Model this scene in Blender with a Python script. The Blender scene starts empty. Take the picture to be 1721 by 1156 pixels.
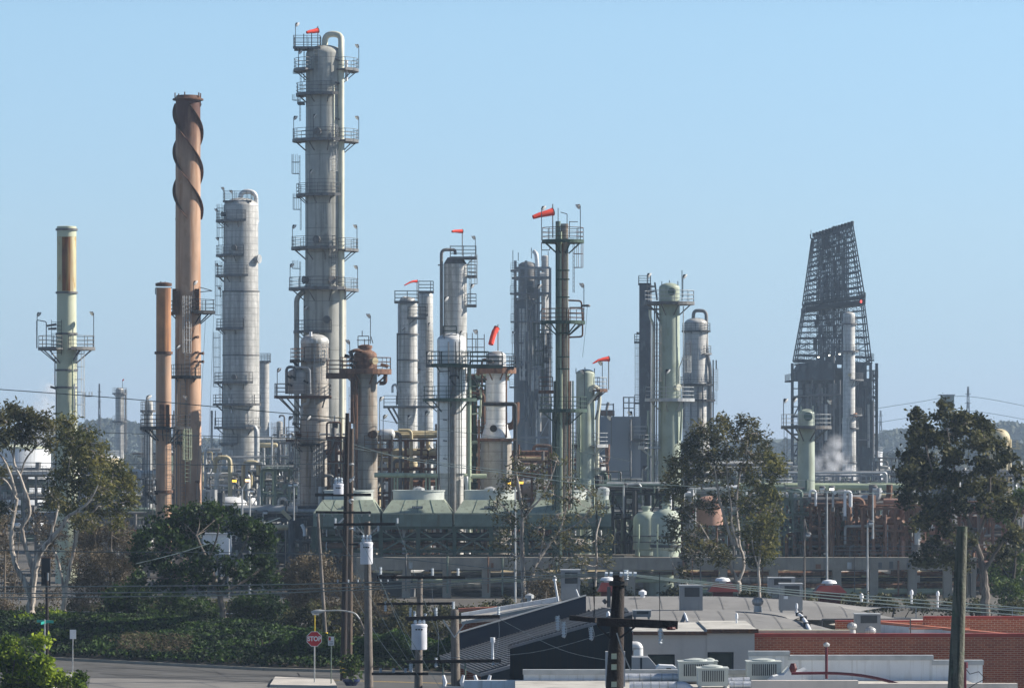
import bpy, math, random
import numpy as np
from math import radians as R, sin, cos, pi, sqrt
from mathutils import Vector as V

# ---------------------------------------------------------------- camera, sky, sun, exposure
SC = bpy.context.scene
COL = SC.collection
F = 7008.0          # focal length in photograph pixels (1721 wide): a 14 degree telephoto view
H = 13.0            # eye height above the plain, metres
HOR = 740.0         # photograph row of the horizon
cam = bpy.data.objects.new("camera", bpy.data.cameras.new("camera"))
COL.objects.link(cam)
cam.location = (0, 0, H)
cam.rotation_euler = (R(90), 0, 0)
cam.data.sensor_width = 36.0
cam.data.lens = 36.0 * F / 1721.0
cam.data.shift_y = (HOR - 578.0) / 1721.0
cam.data.clip_start = 1.0
cam.data.clip_end = 20000.0
SC.camera = cam

SUN_EL, SUN_AZ = 33.0, 10.0      # elevation; azimuth measured from +X towards +Y (right, slightly behind the plant)
W = bpy.data.worlds.new("World"); SC.world = W; W.use_nodes = True
nt = W.node_tree
bg = nt.nodes["Background"]
sky = nt.nodes.new("ShaderNodeTexSky"); sky.sky_type = 'NISHITA'; sky.sun_disc = False
sky.sun_elevation = R(SUN_EL); sky.sun_rotation = R(90 - SUN_AZ)
sky.air_density = 1.0; sky.dust_density = 0.0; sky.ozone_density = 2.0; sky.altitude = 0
tint = nt.nodes.new("ShaderNodeMix"); tint.data_type = 'RGBA'; tint.blend_type = 'MULTIPLY'
tint.inputs[0].default_value = 1.0; tint.inputs[7].default_value = (0.76, 0.95, 1.17, 1)
nt.links.new(sky.outputs[0], tint.inputs[6]); nt.links.new(tint.outputs[2], bg.inputs[0])
# the air near the horizon is hazier and bluer than the model's, the zenith deeper: a tint by elevation
tcw = nt.nodes.new("ShaderNodeTexCoord"); sxw = nt.nodes.new("ShaderNodeSeparateXYZ"); nt.links.new(tcw.outputs['Generated'], sxw.inputs[0])
rw = nt.nodes.new("ShaderNodeValToRGB"); nt.links.new(sxw.outputs[2], rw.inputs[0])
for i, (z_, c_) in enumerate(((0.0, (.54, .61, .99)), (.02, (.62, .68, .93)), (.05, (.82, .80, .91)), (.10, (1.06, .97, .93)), (.30, (.68, .62, .57)), (1.0, (.46, .43, .40)))):
    e_ = rw.color_ramp.elements[i] if i < 2 else rw.color_ramp.elements.new(z_)
    e_.position = z_; e_.color = (*c_, 1)
tint2 = nt.nodes.new("ShaderNodeMix"); tint2.data_type = 'RGBA'; tint2.blend_type = 'MULTIPLY'; tint2.inputs[0].default_value = 1.0
nt.links.new(tint.outputs[2], tint2.inputs[6]); nt.links.new(rw.outputs[0], tint2.inputs[7]); nt.links.new(tint2.outputs[2], bg.inputs[0])
bg.inputs[1].default_value = 0.081
sd = bpy.data.lights.new("sun", 'SUN'); sd.energy = 5.0; sd.angle = R(0.53); sd.color = (1.0, 0.93, 0.82)
sun = bpy.data.objects.new("sun", sd); COL.objects.link(sun)
sv = V((cos(R(SUN_AZ)) * cos(R(SUN_EL)), sin(R(SUN_AZ)) * cos(R(SUN_EL)), sin(R(SUN_EL))))
sun.rotation_euler = sv.to_track_quat('Z', 'Y').to_euler(); sun.location = sv * 200
SC.view_settings.view_transform = 'Standard'; SC.view_settings.look = 'None'
SC.view_settings.exposure = 0.75; SC.view_settings.gamma = 1.0; SC.view_settings.use_curve_mapping = False
SC.cycles.max_bounces = 6; SC.cycles.diffuse_bounces = 3; SC.cycles.glossy_bounces = 3
SC.cycles.transparent_max_bounces = 12; SC.cycles.volume_bounces = 2
SC.cycles.use_denoising = True

rnd = random.Random(7)
nrs = np.random.RandomState(7)
def X(px, D): return (px - 860.5) * D / F
def Z(py, D): return H - (py - HOR) * D / F
def P(px, py, D, dd=0.0): return (X(px, D), D + dd, Z(py, D))

# ---------------------------------------------------------------- materials
def mat(name, c, rough=.6, metal=0.0, var=.25, vs=1.2, streak=None, sw=.35, st=.55, band=None, bump=0.0, spots=None, spec=.4, fade=None):
    """base colour varied by noise; streak = colour of vertical stains; band = (period m, line width share, darkening); spots = colour of blotches"""
    m = bpy.data.materials.new(name); m.use_nodes = True
    n = m.node_tree.nodes; L = m.node_tree.links; b = n["Principled BSDF"]
    b.inputs['Roughness'].default_value = rough; b.inputs['Metallic'].default_value = metal
    b.inputs['Specular IOR Level'].default_value = spec
    tc = n.new("ShaderNodeTexCoord"); oi = n.new("ShaderNodeObjectInfo")
    ad = n.new("ShaderNodeVectorMath"); ad.operation = 'ADD'
    mu = n.new("ShaderNodeVectorMath"); mu.operation = 'SCALE'; mu.inputs[0].default_value = (37, 53, 0); L.new(oi.outputs['Random'], mu.inputs['Scale'])
    L.new(tc.outputs['Object'], ad.inputs[0]); L.new(mu.outputs[0], ad.inputs[1])
    def noise(scale, zs, det=4.0):
        mp = n.new("ShaderNodeMapping"); mp.inputs['Scale'].default_value = (scale, scale, scale * zs)
        L.new(ad.outputs[0], mp.inputs['Vector'])
        t = n.new("ShaderNodeTexNoise"); t.inputs['Scale'].default_value = 1.0; t.inputs['Detail'].default_value = det
        L.new(mp.outputs[0], t.inputs['Vector']); return t
    def ramp(src, lo, hi, a=0.0, z=1.0):
        r = n.new("ShaderNodeMapRange"); r.inputs[1].default_value = lo; r.inputs[2].default_value = hi
        r.inputs[3].default_value = a; r.inputs[4].default_value = z
        L.new(src, r.inputs[0]); return r.outputs[0]
    def mix(f, a, bcol, mode='MIX'):
        x = n.new("ShaderNodeMix"); x.data_type = 'RGBA'; x.blend_type = mode
        if isinstance(f, float): x.inputs[0].default_value = f
        else: L.new(f, x.inputs[0])
        for i, q in ((6, a), (7, bcol)):
            if isinstance(q, tuple): x.inputs[i].default_value = (*q, 1)
            else: L.new(q, x.inputs[i])
        return x.outputs[2]
    nz = noise(vs, 1.0)
    lo = tuple(max(0, q * (1 - var)) for q in c); hi = tuple(min(1, q * (1 + var)) for q in c)
    col = mix(ramp(nz.outputs[0], .3, .7), lo, hi)
    if streak:
        s = noise(1.0 / sw, .05, 3.0)
        col = mix(ramp(s.outputs[0], st, st + .16), col, streak)
    if spots:
        s = noise(vs * 2.3, .6, 6.0)
        col = mix(ramp(s.outputs[0], .56, .66), col, spots)
    if fade:   # soot or rust that thins out downward with a ragged edge: (z low, z high, colour)
        s = noise(1.6, .18, 5.0); sz = n.new("ShaderNodeSeparateXYZ"); L.new(tc.outputs['Object'], sz.inputs[0])
        q = n.new("ShaderNodeMath"); q.operation = 'MULTIPLY_ADD'; q.inputs[1].default_value = (fade[1] - fade[0]) * 1.6; L.new(s.outputs[0], q.inputs[0]); L.new(sz.outputs[2], q.inputs[2])
        col = mix(ramp(q.outputs[0], fade[0] + (fade[1] - fade[0]) * .8, fade[1] + (fade[1] - fade[0]) * .8), col, fade[2])
    hgt = None
    if band:
        sx = n.new("ShaderNodeSeparateXYZ"); L.new(tc.outputs['Object'], sx.inputs[0])
        d = n.new("ShaderNodeMath"); d.operation = 'DIVIDE'; d.inputs[1].default_value = band[0]; L.new(sx.outputs[2], d.inputs[0])
        fr = n.new("ShaderNodeMath"); fr.operation = 'FRACT'; L.new(d.outputs[0], fr.inputs[0])
        lt = n.new("ShaderNodeMath"); lt.operation = 'LESS_THAN'; lt.inputs[1].default_value = band[1]; L.new(fr.outputs[0], lt.inputs[0])
        k = n.new("ShaderNodeMath"); k.operation = 'MULTIPLY'; k.inputs[1].default_value = band[2]; L.new(lt.outputs[0], k.inputs[0])
        col = mix(k.outputs[0], col, tuple(q * .25 for q in c))
        fl = n.new("ShaderNodeMath"); fl.operation = 'FLOOR'; L.new(d.outputs[0], fl.inputs[0])
        wn = n.new("ShaderNodeTexWhiteNoise"); wn.noise_dimensions = '1D'; L.new(fl.outputs[0], wn.inputs['W'])
        col = mix(ramp(wn.outputs[0], 0, 1, 0, .22), col, tuple(q * .55 for q in c))
        hgt = fr.outputs[0]
    L.new(col, b.inputs['Base Color'])
    rr = ramp(nz.outputs[0], .3, .7, max(.05, rough - .12), min(1, rough + .12)); L.new(rr, b.inputs['Roughness'])
    if bump:
        bz = noise(vs * 6, 1.0, 5.0); bp = n.new("ShaderNodeBump"); bp.inputs['Strength'].default_value = bump; bp.inputs['Distance'].default_value = .05
        L.new(bz.outputs[0], bp.inputs['Height']); L.new(bp.outputs[0], b.inputs['Normal'])
    return m

def leafmat(name, a, bcol, ccol, trans=.3, rough=.7):
    m = bpy.data.materials.new(name); m.use_nodes = True
    n = m.node_tree.nodes; L = m.node_tree.links; b = n["Principled BSDF"]; out = n["Material Output"]
    b.inputs['Roughness'].default_value = rough; b.inputs['Specular IOR Level'].default_value = .2
    g = n.new("ShaderNodeNewGeometry")
    t = n.new("ShaderNodeTexNoise"); t.inputs['Scale'].default_value = .55; t.inputs['Detail'].default_value = 3; L.new(g.outputs['Position'], t.inputs['Vector'])
    rp = n.new("ShaderNodeValToRGB"); cr = rp.color_ramp
    cr.elements[0].position = .33; cr.elements[0].color = (*a, 1); cr.elements[1].position = .68; cr.elements[1].color = (*ccol, 1)
    e = cr.elements.new(.5); e.color = (*bcol, 1)
    wn = n.new("ShaderNodeMath"); wn.operation = 'MULTIPLY_ADD'; wn.inputs[1].default_value = .35; L.new(g.outputs['Random Per Island'], wn.inputs[0])
    sb = n.new("ShaderNodeMath"); sb.operation = 'SUBTRACT'; sb.inputs[1].default_value = .175; L.new(t.outputs[0], sb.inputs[0]); L.new(sb.outputs[0], wn.inputs[2])
    L.new(wn.outputs[0], rp.inputs[0]); L.new(rp.outputs[0], b.inputs['Base Color'])
    tr = n.new("ShaderNodeBsdfTranslucent"); L.new(rp.outputs[0], tr.inputs[0])
    mx = n.new("ShaderNodeMixShader"); mx.inputs[0].default_value = trans
    L.new(b.outputs[0], mx.inputs[1]); L.new(tr.outputs[0], mx.inputs[2]); L.new(mx.outputs[0], out.inputs[0])
    return m

def glow(name, c, s):
    m = bpy.data.materials.new(name); m.use_nodes = True; b = m.node_tree.nodes["Principled BSDF"]
    b.inputs['Base Color'].default_value = (*c, 1); b.inputs['Emission Color'].default_value = (*c, 1); b.inputs['Emission Strength'].default_value = s
    return m

RUST = (.20, .075, .03)
M = dict(
    clad=mat('grey cladding', (.48, .47, .445), .5, .08, .2, 1.5, streak=(.32, .315, .295), sw=.35, st=.48, band=(.75, .06, .75), spots=(.41, .40, .375)),
    clad_pale=mat('pale cladding', (.56, .55, .52), .5, .08, .18, 1.5, streak=(.32, .315, .29), sw=.35, st=.48, band=(.75, .06, .65), spots=(.42, .41, .38)),
    clad_warm=mat('warm grey cladding', (.37, .34, .30), .55, .08, .2, 1.5, streak=(.20, .145, .10), sw=.35, st=.5, band=(.8, .06, .7), spots=(.31, .28, .24)),
    alum=mat('bright aluminium jacket', (.74, .74, .73), .36, .15, .08, 1.5, streak=(.56, .55, .53), sw=.5, st=.56, band=(.78, .05, .7)),
    tall=mat('tall column paint', (.45, .445, .40), .6, 0, .15, .8, streak=(.25, .25, .22), sw=.45, st=.47, band=(2.45, .02, .8), spots=(.39, .385, .34)),
    tallpipe=mat('cream pipe paint', (.64, .63, .50), .55, 0, .1, 1, streak=(.38, .37, .27), sw=.3, st=.58),
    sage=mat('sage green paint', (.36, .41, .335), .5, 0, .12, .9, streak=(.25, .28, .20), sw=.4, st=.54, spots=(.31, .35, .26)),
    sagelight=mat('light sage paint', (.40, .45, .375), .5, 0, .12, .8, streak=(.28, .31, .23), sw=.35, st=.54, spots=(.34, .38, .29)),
    hoodgreen=mat('faded cooler hood green', (.27, .31, .245), .6, 0, .12, .7, streak=(.20, .22, .17), sw=.25, st=.52, spots=(.235, .265, .205)),
    cream=mat('cream green stack paint', (.53, .55, .40), .55, 0, .08, .8, streak=(.40, .44, .31), sw=.6, st=.56),
    creamrust=mat('cream stack top with rust', (.55, .50, .30), .6, 0, .12, .8, streak=(.22, .065, .02), sw=1.1, st=.44, spots=(.42, .30, .13)),
    brown=mat('brown stack paint', (.47, .30, .20), .7, 0, .15, .5, streak=(.33, .19, .12), sw=.6, st=.5, spots=(.40, .27, .19)),
    brownsoot=mat('brown stack paint with sooted head', (.47, .30, .20), .7, 0, .15, .5, streak=(.33, .17, .09), sw=.5, st=.48, spots=(.40, .25, .16), fade=(37.5, 43.0, (.10, .04, .028))),
    brownrust=mat('orange rust stack', (.42, .20, .09), .7, 0, .25, .7, streak=(.20, .085, .04), sw=.35, st=.48),
    soot=mat('sooted stack top', (.14, .065, .04), .8, 0, .35, .7, streak=(.05, .03, .025), sw=.5, st=.5),
    ruststain=mat('dark rust run', (.19, .065, .024), .8, 0, .3, .9, streak=(.34, .20, .08), sw=.2, st=.5),
    darkrust=mat('dark rust steel', (.11, .055, .035), .8, 0, .4, 2, spots=(.20, .09, .045)),
    rust=mat('rusty steel', (.19, .10, .063), .8, 0, .35, 1.5, streak=(.11, .05, .028), sw=.3, st=.5, spots=(.25, .145, .095)),
    pinkrust=mat('faded pink brown steel', (.36, .21, .16), .75, 0, .2, 1.2, spots=(.26, .13, .09)),
    steel=mat('grey painted steel', (.15, .15, .15), .6, .1, .25, 2, spots=(.16, .13, .11)),
    pale=mat('pale galvanised steel', (.42, .43, .43), .5, .3, .2, 2),
    green=mat('dark green steel', (.035, .07, .05), .6, 0, .3, 2, spots=(.05, .06, .045)),
    midgreen=mat('green grey steel', (.13, .18, .15), .6, 0, .25, 1.5, streak=(.10, .10, .07), sw=.3, st=.55),
    palegreen=mat('pale green pipe', (.42, .48, .34), .55, 0, .12, 1, streak=(.32, .34, .22), sw=.4, st=.58),
    black=mat('black steel', (.016, .017, .019), .6, .1, .4, 2),
    darkblue=mat('dark blue grey steel', (.05, .06, .07), .7, 0, .4, .6, spots=(.10, .11, .12)),
    white=mat('white paint', (.74, .75, .77), .45, 0, .06, 1.5, streak=(.62, .61, .58), sw=.3, st=.6),
    whitelid=mat('white lamp shade', (.85, .85, .84), .4, 0, .05, 2),
    tan=mat('tan vessel paint', (.52, .44, .27), .6, 0, .15, 1, streak=(.40, .30, .17), sw=.4, st=.55),
    concrete=mat('weathered concrete', (.30, .27, .225), .85, 0, .15, 1.2, streak=(.22, .205, .185), sw=.4, st=.55, bump=.3),
    wood=mat('weathered pole wood', (.12, .088, .066), .85, 0, .3, 3, streak=(.055, .04, .03), sw=.08, st=.48, bump=.5),
    woodgrey=mat('grey pole wood', (.19, .165, .145), .85, 0, .25, 3, streak=(.10, .085, .07), sw=.08, st=.5, bump=.5),
    woodmoss=mat('mossy grey pole wood', (.125, .125, .10), .9, 0, .3, 2.5, streak=(.05, .055, .045), sw=.07, st=.46, spots=(.09, .115, .08), bump=.6),
    wooddark=mat('creosoted pole wood', (.026, .018, .016), .8, 0, .35, 3, streak=(.012, .009, .008), sw=.08, st=.5, bump=.5),
    porcelain=mat('grey porcelain', (.55, .60, .64), .25, 0, .08, 4),
    canmet=mat('transformer grey paint', (.62, .63, .68), .42, 0, .06, 2, streak=(.52, .51, .52), sw=.2, st=.62),
    wire=mat('green black cable', (.035, .05, .05), .5, .2, .2, 1),
    wirepale=mat('weathered aluminium cable', (.075, .105, .108), .45, .35, .15, 1),
    red=mat('red windsock cloth', (.85, .065, .035), .8, 0, .15, 2),
    redpaint=mat('dark red paint', (.085, .014, .016), .55, 0, .15, 1.5, streak=(.06, .011, .012), sw=.3, st=.55),
    redcap=mat('red coping', (.33, .05, .035), .55, 0, .15, 1.5),
    maroon=mat('maroon pipe paint', (.10, .010, .022), .5, 0, .15, 1.5),
    terra=mat('terracotta coping', (.50, .17, .10), .65, 0, .15, 1.5),
    stucco=mat('grey stucco', (.55, .50, .455), .9, 0, .08, .7, streak=(.46, .42, .385), sw=.6, st=.56, bump=.25),
    whitewall=mat('white painted wall', (.70, .72, .74), .8, 0, .07, .8, streak=(.52, .52, .51), sw=.22, st=.55, spots=(.62, .63, .64), bump=.15),
    roofgrey=mat('grey roofing felt', (.20, .196, .192), .92, 0, .12, .6, spots=(.17, .165, .16), bump=.25),
    roofpale=mat('pale roofing', (.45, .435, .40), .9, 0, .15, .5, streak=(.34, .32, .29), sw=1.4, st=.5, spots=(.31, .295, .27), bump=.2),
    navy=mat('dark navy metal wall', (.010, .019, .038), .75, 0, .15, .5, spec=.08),
    charcoal=mat('charcoal metal siding', (.024, .034, .043), .7, 0, .12, .8, spec=.12),
    metalroof=mat('grey corrugated metal', (.22, .22, .23), .5, .3, .12, .8),
    metaldark=mat('corrugated metal with groove shade painted in', (.10, .10, .105), .6, .2, .12, .8),
    hvac=mat('grey air conditioner casing', (.27, .28, .29), .55, .1, .1, 2, streak=(.21, .21, .21), sw=.2, st=.6),
    hvacpale=mat('beige air conditioner casing', (.47, .50, .47), .55, .1, .08, 2),
    grille=mat('dark coil grille', (.06, .065, .07), .6, .3, .2, 6),
    foil=mat('foil duct wrap', (.60, .62, .66), .42, .45, .1, 5, bump=.5),
    asphalt=mat('asphalt', (.078, .077, .074), .9, 0, .16, .35, spots=(.095, .095, .098), bump=.15),
    asphaltpale=mat('pale worn asphalt', (.17, .162, .152), .9, 0, .18, .4, spots=(.15, .145, .14), bump=.15),
    tar=mat('tar crack filler', (.035, .034, .034), .7, 0, .2, 2),
    oil=mat('worn wheel path', (.060, .059, .058), .75, 0, .3, .8),
    paving=mat('pale concrete paving', (.46, .43, .39), .9, 0, .12, .8, bump=.15),
    yellowline=mat('worn yellow line', (.55, .38, .10), .85, 0, .25, 4),
    whiteline=mat('worn white line', (.68, .68, .66), .85, 0, .25, 4),
    soil=mat('dry soil', (.17, .14, .105), .95, 0, .3, .3, spots=(.11, .10, .065), bump=.4),
    earth=mat('bank soil', (.085, .07, .05), .95, 0, .35, .5, spots=(.05, .06, .03), bump=.4),
    plain=mat('refinery yard ground', (.085, .078, .068), .95, 0, .25, .06, spots=(.055, .052, .045)),
    hill=mat('hill scrub', (.07, .085, .06), .95, 0, .35, .02, spots=(.12, .11, .08)),
    stopred=mat('stop sign red', (.50, .02, .025), .4, 0, .05, 3),
    signwhite=mat('sign white', (.80, .80, .80), .4, 0, .04, 3),
    signgreen=mat('street sign teal', (.02, .30, .25), .45, 0, .06, 3),
    yellow=mat('yellow band', (.65, .45, .03), .5, 0, .1, 3),
    bluepot=mat('blue glazed pot', (.02, .03, .10), .25, 0, .15, 3),
    blue=mat('blue paint', (.02, .06, .33), .5, 0, .1, 2),
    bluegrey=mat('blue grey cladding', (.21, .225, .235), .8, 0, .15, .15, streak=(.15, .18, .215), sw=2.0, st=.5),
    orange=mat('orange safety paint', (.55, .20, .05), .6, 0, .2, 2),
    bark=mat('pale eucalyptus bark', (.47, .415, .36), .85, 0, .25, 1.5, streak=(.17, .14, .12), sw=.2, st=.47, bump=.4),  # dark streaks also put the limbs' shaded sides into the bark colour
    barkgrey=mat('grey brown bark', (.17, .145, .125), .9, 0, .25, 2, streak=(.09, .075, .065), sw=.12, st=.5, bump=.6),
    barkdark=mat('dark bark', (.07, .06, .052), .9, 0, .25, 2, streak=(.035, .03, .025), sw=.12, st=.5, bump=.6),
    twig=mat('dry twigs', (.20, .165, .13), .9, 0, .25, 1.5),
    lampyellow=glow('lit sodium lamp', (1, .6, .08), 1.1),
    lamporange=glow('lit orange lamp', (1, .5, .22), 2.6),
    lampwhite=glow('lit white lamp', (1, .95, .8), 2.0),
    lampred=glow('lit red beacon', (1, .1, .07), .7),
    leaf_euc=leafmat('eucalyptus leaves', (.044, .054, .020), (.088, .098, .032), (.20, .185, .055), .42),  # lightest tone here and in the olive leaves paints in sunlit specks
    leaf_euc2=leafmat('dull eucalyptus leaves', (.040, .045, .021), (.080, .082, .034), (.17, .155, .06), .40),
    leaf_dark=leafmat('glossy dark leaves', (.012, .026, .008), (.022, .048, .012), (.055, .098, .020), .36, .6),
    leaf_oak=leafmat('dark olive leaves', (.026, .031, .013), (.056, .060, .022), (.15, .145, .06), .38, .6),
    leaf_bright=leafmat('bright yellow green leaves', (.035, .065, .012), (.10, .17, .015), (.30, .38, .03), .35),
    leaf_mid=leafmat('mid green leaves', (.03, .055, .014), (.055, .095, .02), (.10, .14, .03), .3),
    leaf_ivy=leafmat('ivy leaves', (.006, .014, .006), (.015, .034, .009), (.052, .10, .016), .18),
    leaf_ivy2=leafmat('hedge leaves', (.012, .028, .008), (.028, .062, .012), (.06, .12, .02), .22),
    leaf_dry=leafmat('dry brown leaves', (.075, .060, .036), (.12, .095, .058), (.19, .15, .09), .2),
    leaf_far=leafmat('far tree leaves', (.034, .042, .024), (.055, .064, .036), (.085, .09, .05), .2),
)
def glassmat():
    m = bpy.data.materials.new('tinted window glass'); m.use_nodes = True; b = m.node_tree.nodes["Principled BSDF"]
    b.inputs['Base Color'].default_value = (.012, .03, .03, 1); b.inputs['Roughness'].default_value = .18; b.inputs['Specular IOR Level'].default_value = .3
    return m
M['glass'] = glassmat()
def brickmat():
    m = bpy.data.materials.new('red brick'); m.use_nodes = True; n = m.node_tree.nodes; L = m.node_tree.links; b = n["Principled BSDF"]
    tc = n.new("ShaderNodeTexCoord"); sx = n.new("ShaderNodeSeparateXYZ"); L.new(tc.outputs['Object'], sx.inputs[0])
    ad = n.new("ShaderNodeMath"); ad.operation = 'ADD'; L.new(sx.outputs[0], ad.inputs[0]); L.new(sx.outputs[1], ad.inputs[1])
    cb = n.new("ShaderNodeCombineXYZ"); L.new(ad.outputs[0], cb.inputs[0]); L.new(sx.outputs[2], cb.inputs[1])
    t = n.new("ShaderNodeTexBrick"); t.inputs['Scale'].default_value = 1; t.inputs['Brick Width'].default_value = .30; t.inputs['Row Height'].default_value = .096
    t.inputs['Mortar Size'].default_value = .011; t.inputs['Color1'].default_value = (.33, .075, .035, 1); t.inputs['Color2'].default_value = (.47, .13, .06, 1)
    t.inputs['Mortar'].default_value = (.56, .38, .27, 1); t.inputs['Bias'].default_value = 0
    L.new(cb.outputs[0], t.inputs['Vector'])
    nz = n.new("ShaderNodeTexNoise"); nz.inputs['Scale'].default_value = .8; nz.inputs['Detail'].default_value = 5; L.new(tc.outputs['Object'], nz.inputs['Vector'])
    mr = n.new("ShaderNodeMapRange"); mr.inputs[1].default_value = .3; mr.inputs[2].default_value = .7; mr.inputs[3].default_value = 0; mr.inputs[4].default_value = .45; L.new(nz.outputs[0], mr.inputs[0])
    mx = n.new("ShaderNodeMix"); mx.data_type = 'RGBA'; mx.blend_type = 'MULTIPLY'; L.new(mr.outputs[0], mx.inputs[0]); L.new(t.outputs[0], mx.inputs[6]); mx.inputs[7].default_value = (.6, .55, .55, 1)
    L.new(mx.outputs[2], b.inputs['Base Color']); b.inputs['Roughness'].default_value = .9
    bp = n.new("ShaderNodeBump"); bp.inputs['Strength'].default_value = .5; bp.inputs['Distance'].default_value = .01; bp.invert = True; L.new(t.outputs['Fac'], bp.inputs['Height']); L.new(bp.outputs[0], b.inputs['Normal'])
    return m
M['brick'] = brickmat()

# ---------------------------------------------------------------- mesh builder
class MB:
    def __init__(s, o=(0, 0, 0)): s.o = V(o); s.v = []; s.f = []; s.mi = []
    def add(s, vs, fs, mi=0):
        b = len(s.v); s.v.extend([tuple(q) for q in vs]); s.f.extend([tuple(i + b for i in f) for f in fs]); s.mi.extend([mi] * len(fs)); return s
    def box(s, x0, x1, y0, y1, z0, z1, mi=0):
        return s.add([(x0, y0, z0), (x1, y0, z0), (x1, y1, z0), (x0, y1, z0), (x0, y0, z1), (x1, y0, z1), (x1, y1, z1), (x0, y1, z1)],
                     [(3, 2, 1, 0), (4, 5, 6, 7), (0, 1, 5, 4), (1, 2, 6, 5), (2, 3, 7, 6), (3, 0, 4, 7)], mi)
    def tube(s, pts, r, n=6, mi=0, cap=True):
        pts = [V(p) for p in pts]; k = len(pts)
        rs = r if isinstance(r, (list, tuple)) else [r] * k
        vs = []; fs = []; prev = None
        for i in range(k):
            if i == 0: t = pts[1] - pts[0]
            elif i == k - 1: t = pts[-1] - pts[-2]
            else: t = (pts[i] - pts[i - 1]).normalized() + (pts[i + 1] - pts[i]).normalized()
            if t.length < 1e-9: t = V((0, 0, 1))
            t.normalize()
            if prev is None:
                a = V((0, 0, 1)) if abs(t.z) < .9 else V((1, 0, 0))
                u = t.cross(a).normalized()
            else:
                u = (prev - t * prev.dot(t))
                u = u.normalized() if u.length > 1e-6 else t.orthogonal().normalized()
            prev = u; w = t.cross(u)
            for j in range(n):
                an = 2 * pi * (j + .5) / n
                vs.append(pts[i] + (u * cos(an) + w * sin(an)) * rs[i])
        for i in range(k - 1):
            for j in range(n):
                a = i * n + j; b = i * n + (j + 1) % n
                fs.append((a, b, b + n, a + n))
        if cap: fs.append(tuple(range(n))[::-1]); fs.append(tuple((k - 1) * n + j for j in range(n)))
        return s.add(vs, fs, mi)
    def lathe(s, prof, n=32, c=(0, 0), mi=0, cap=True):
        vs = []; fs = []
        for r, z in prof:
            for j in range(n):
                a = 2 * pi * j / n; vs.append((c[0] + r * cos(a), c[1] + r * sin(a), z))
        for i in range(len(prof) - 1):
            for j in range(n):
                a = i * n + j; b = i * n + (j + 1) % n; fs.append((a, b, b + n, a + n))
        if cap: fs.append(tuple(range(n))[::-1]); fs.append(tuple((len(prof) - 1) * n + j for j in range(n)))
        return s.add(vs, fs, mi)
    def sector(s, r0, r1, z0, z1, a0, a1, n=None, c=(0, 0), mi=0):
        n = n or max(3, int(abs(a1 - a0) / 12)); vs = []; fs = []
        for i in range(n + 1):
            a = R(a0 + (a1 - a0) * i / n)
            for r, z in ((r0, z0), (r1, z0), (r1, z1), (r0, z1)): vs.append((c[0] + r * cos(a), c[1] + r * sin(a), z))
        for i in range(n):
            b = i * 4
            for j in range(4): fs.append((b + j, b + (j + 1) % 4, b + 4 + (j + 1) % 4, b + 4 + j))
        fs.append((0, 3, 2, 1)); b = n * 4; fs.append((b, b + 1, b + 2, b + 3))
        return s.add(vs, fs, mi)
    def prism(s, poly, vec, mi=0):
        k = len(poly); v = V(vec); vs = [V(p) for p in poly] + [V(p) + v for p in poly]
        fs = [tuple(range(k))[::-1], tuple(range(k, 2 * k))] + [(i, (i + 1) % k, k + (i + 1) % k, k + i) for i in range(k)]
        return s.add(vs, fs, mi)
    def build(s, name, m, parent=None, smooth=False, label=None):
        me = bpy.data.meshes.new(name)
        o = s.o
        me.from_pydata([(x - o.x, y - o.y, z - o.z) for x, y, z in s.v], [], s.f)
        for q in (m if isinstance(m, (list, tuple)) else [m]): me.materials.append(M[q])
        if isinstance(m, (list, tuple)): me.polygons.foreach_set('material_index', s.mi)
        if smooth:
            me.polygons.foreach_set('use_smooth', [True] * len(me.polygons)); me.set_sharp_from_angle(angle=R(38))
        me.update()
        ob = bpy.data.objects.new(name, me); COL.objects.link(ob)
        if parent is not None: ob.parent = parent
        else: ob.location = o
        if label: ob['label'] = label
        return ob

def tag(o, label, cat, group=None):
    o['label'] = label; o['category'] = cat; o['kind'] = 'thing'
    if group: o['group'] = group
    return o
def thing(name, label, cat, loc, group=None):
    o = bpy.data.objects.new(name, None); COL.objects.link(o); o.location = loc; o.empty_display_size = .5
    return tag(o, label, cat, group)
def struct(o, kind='structure'): o['kind'] = kind; return o
def copy_thing(o, loc, label, rot=None):
    c = o.copy(); COL.objects.link(c); c.location = loc; c['label'] = label
    if rot is not None: c.rotation_euler = (0, 0, rot)
    for ch in list(o.children):
        d = ch.copy(); COL.objects.link(d); d.parent = c
        for g in list(ch.children):
            e = g.copy(); COL.objects.link(e); e.parent = d
    return c

def rail(mb, pts, h=1.1, r=.033, closed=False, rails=(1.0, .66, .33), step=1.35):
    """handrail along a polyline at deck level"""
    pts = [V(p) for p in pts]
    if closed: pts = pts + [pts[0]]
    for q in rails: mb.tube([p + V((0, 0, h * q)) for p in pts], r, 4, cap=False)
    acc = 0.0; nxt = 0.0
    for a, b in zip(pts[:-1], pts[1:]):
        d = (b - a).length
        while nxt <= acc + d + 1e-6:
            p = a + (b - a) * ((nxt - acc) / d if d else 0); mb.tube([p, p + V((0, 0, h))], r, 4); nxt += step
        acc += d
    mb.tube([pts[-1], pts[-1] + V((0, 0, h))], r, 4)

def arc(r, z, a0, a1, c=(0, 0), step=12):
    n = max(2, int(abs(a1 - a0) / step))
    return [(c[0] + r * cos(R(a0 + (a1 - a0) * i / n)), c[1] + r * sin(R(a0 + (a1 - a0) * i / n)), z) for i in range(n + 1)]

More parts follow.
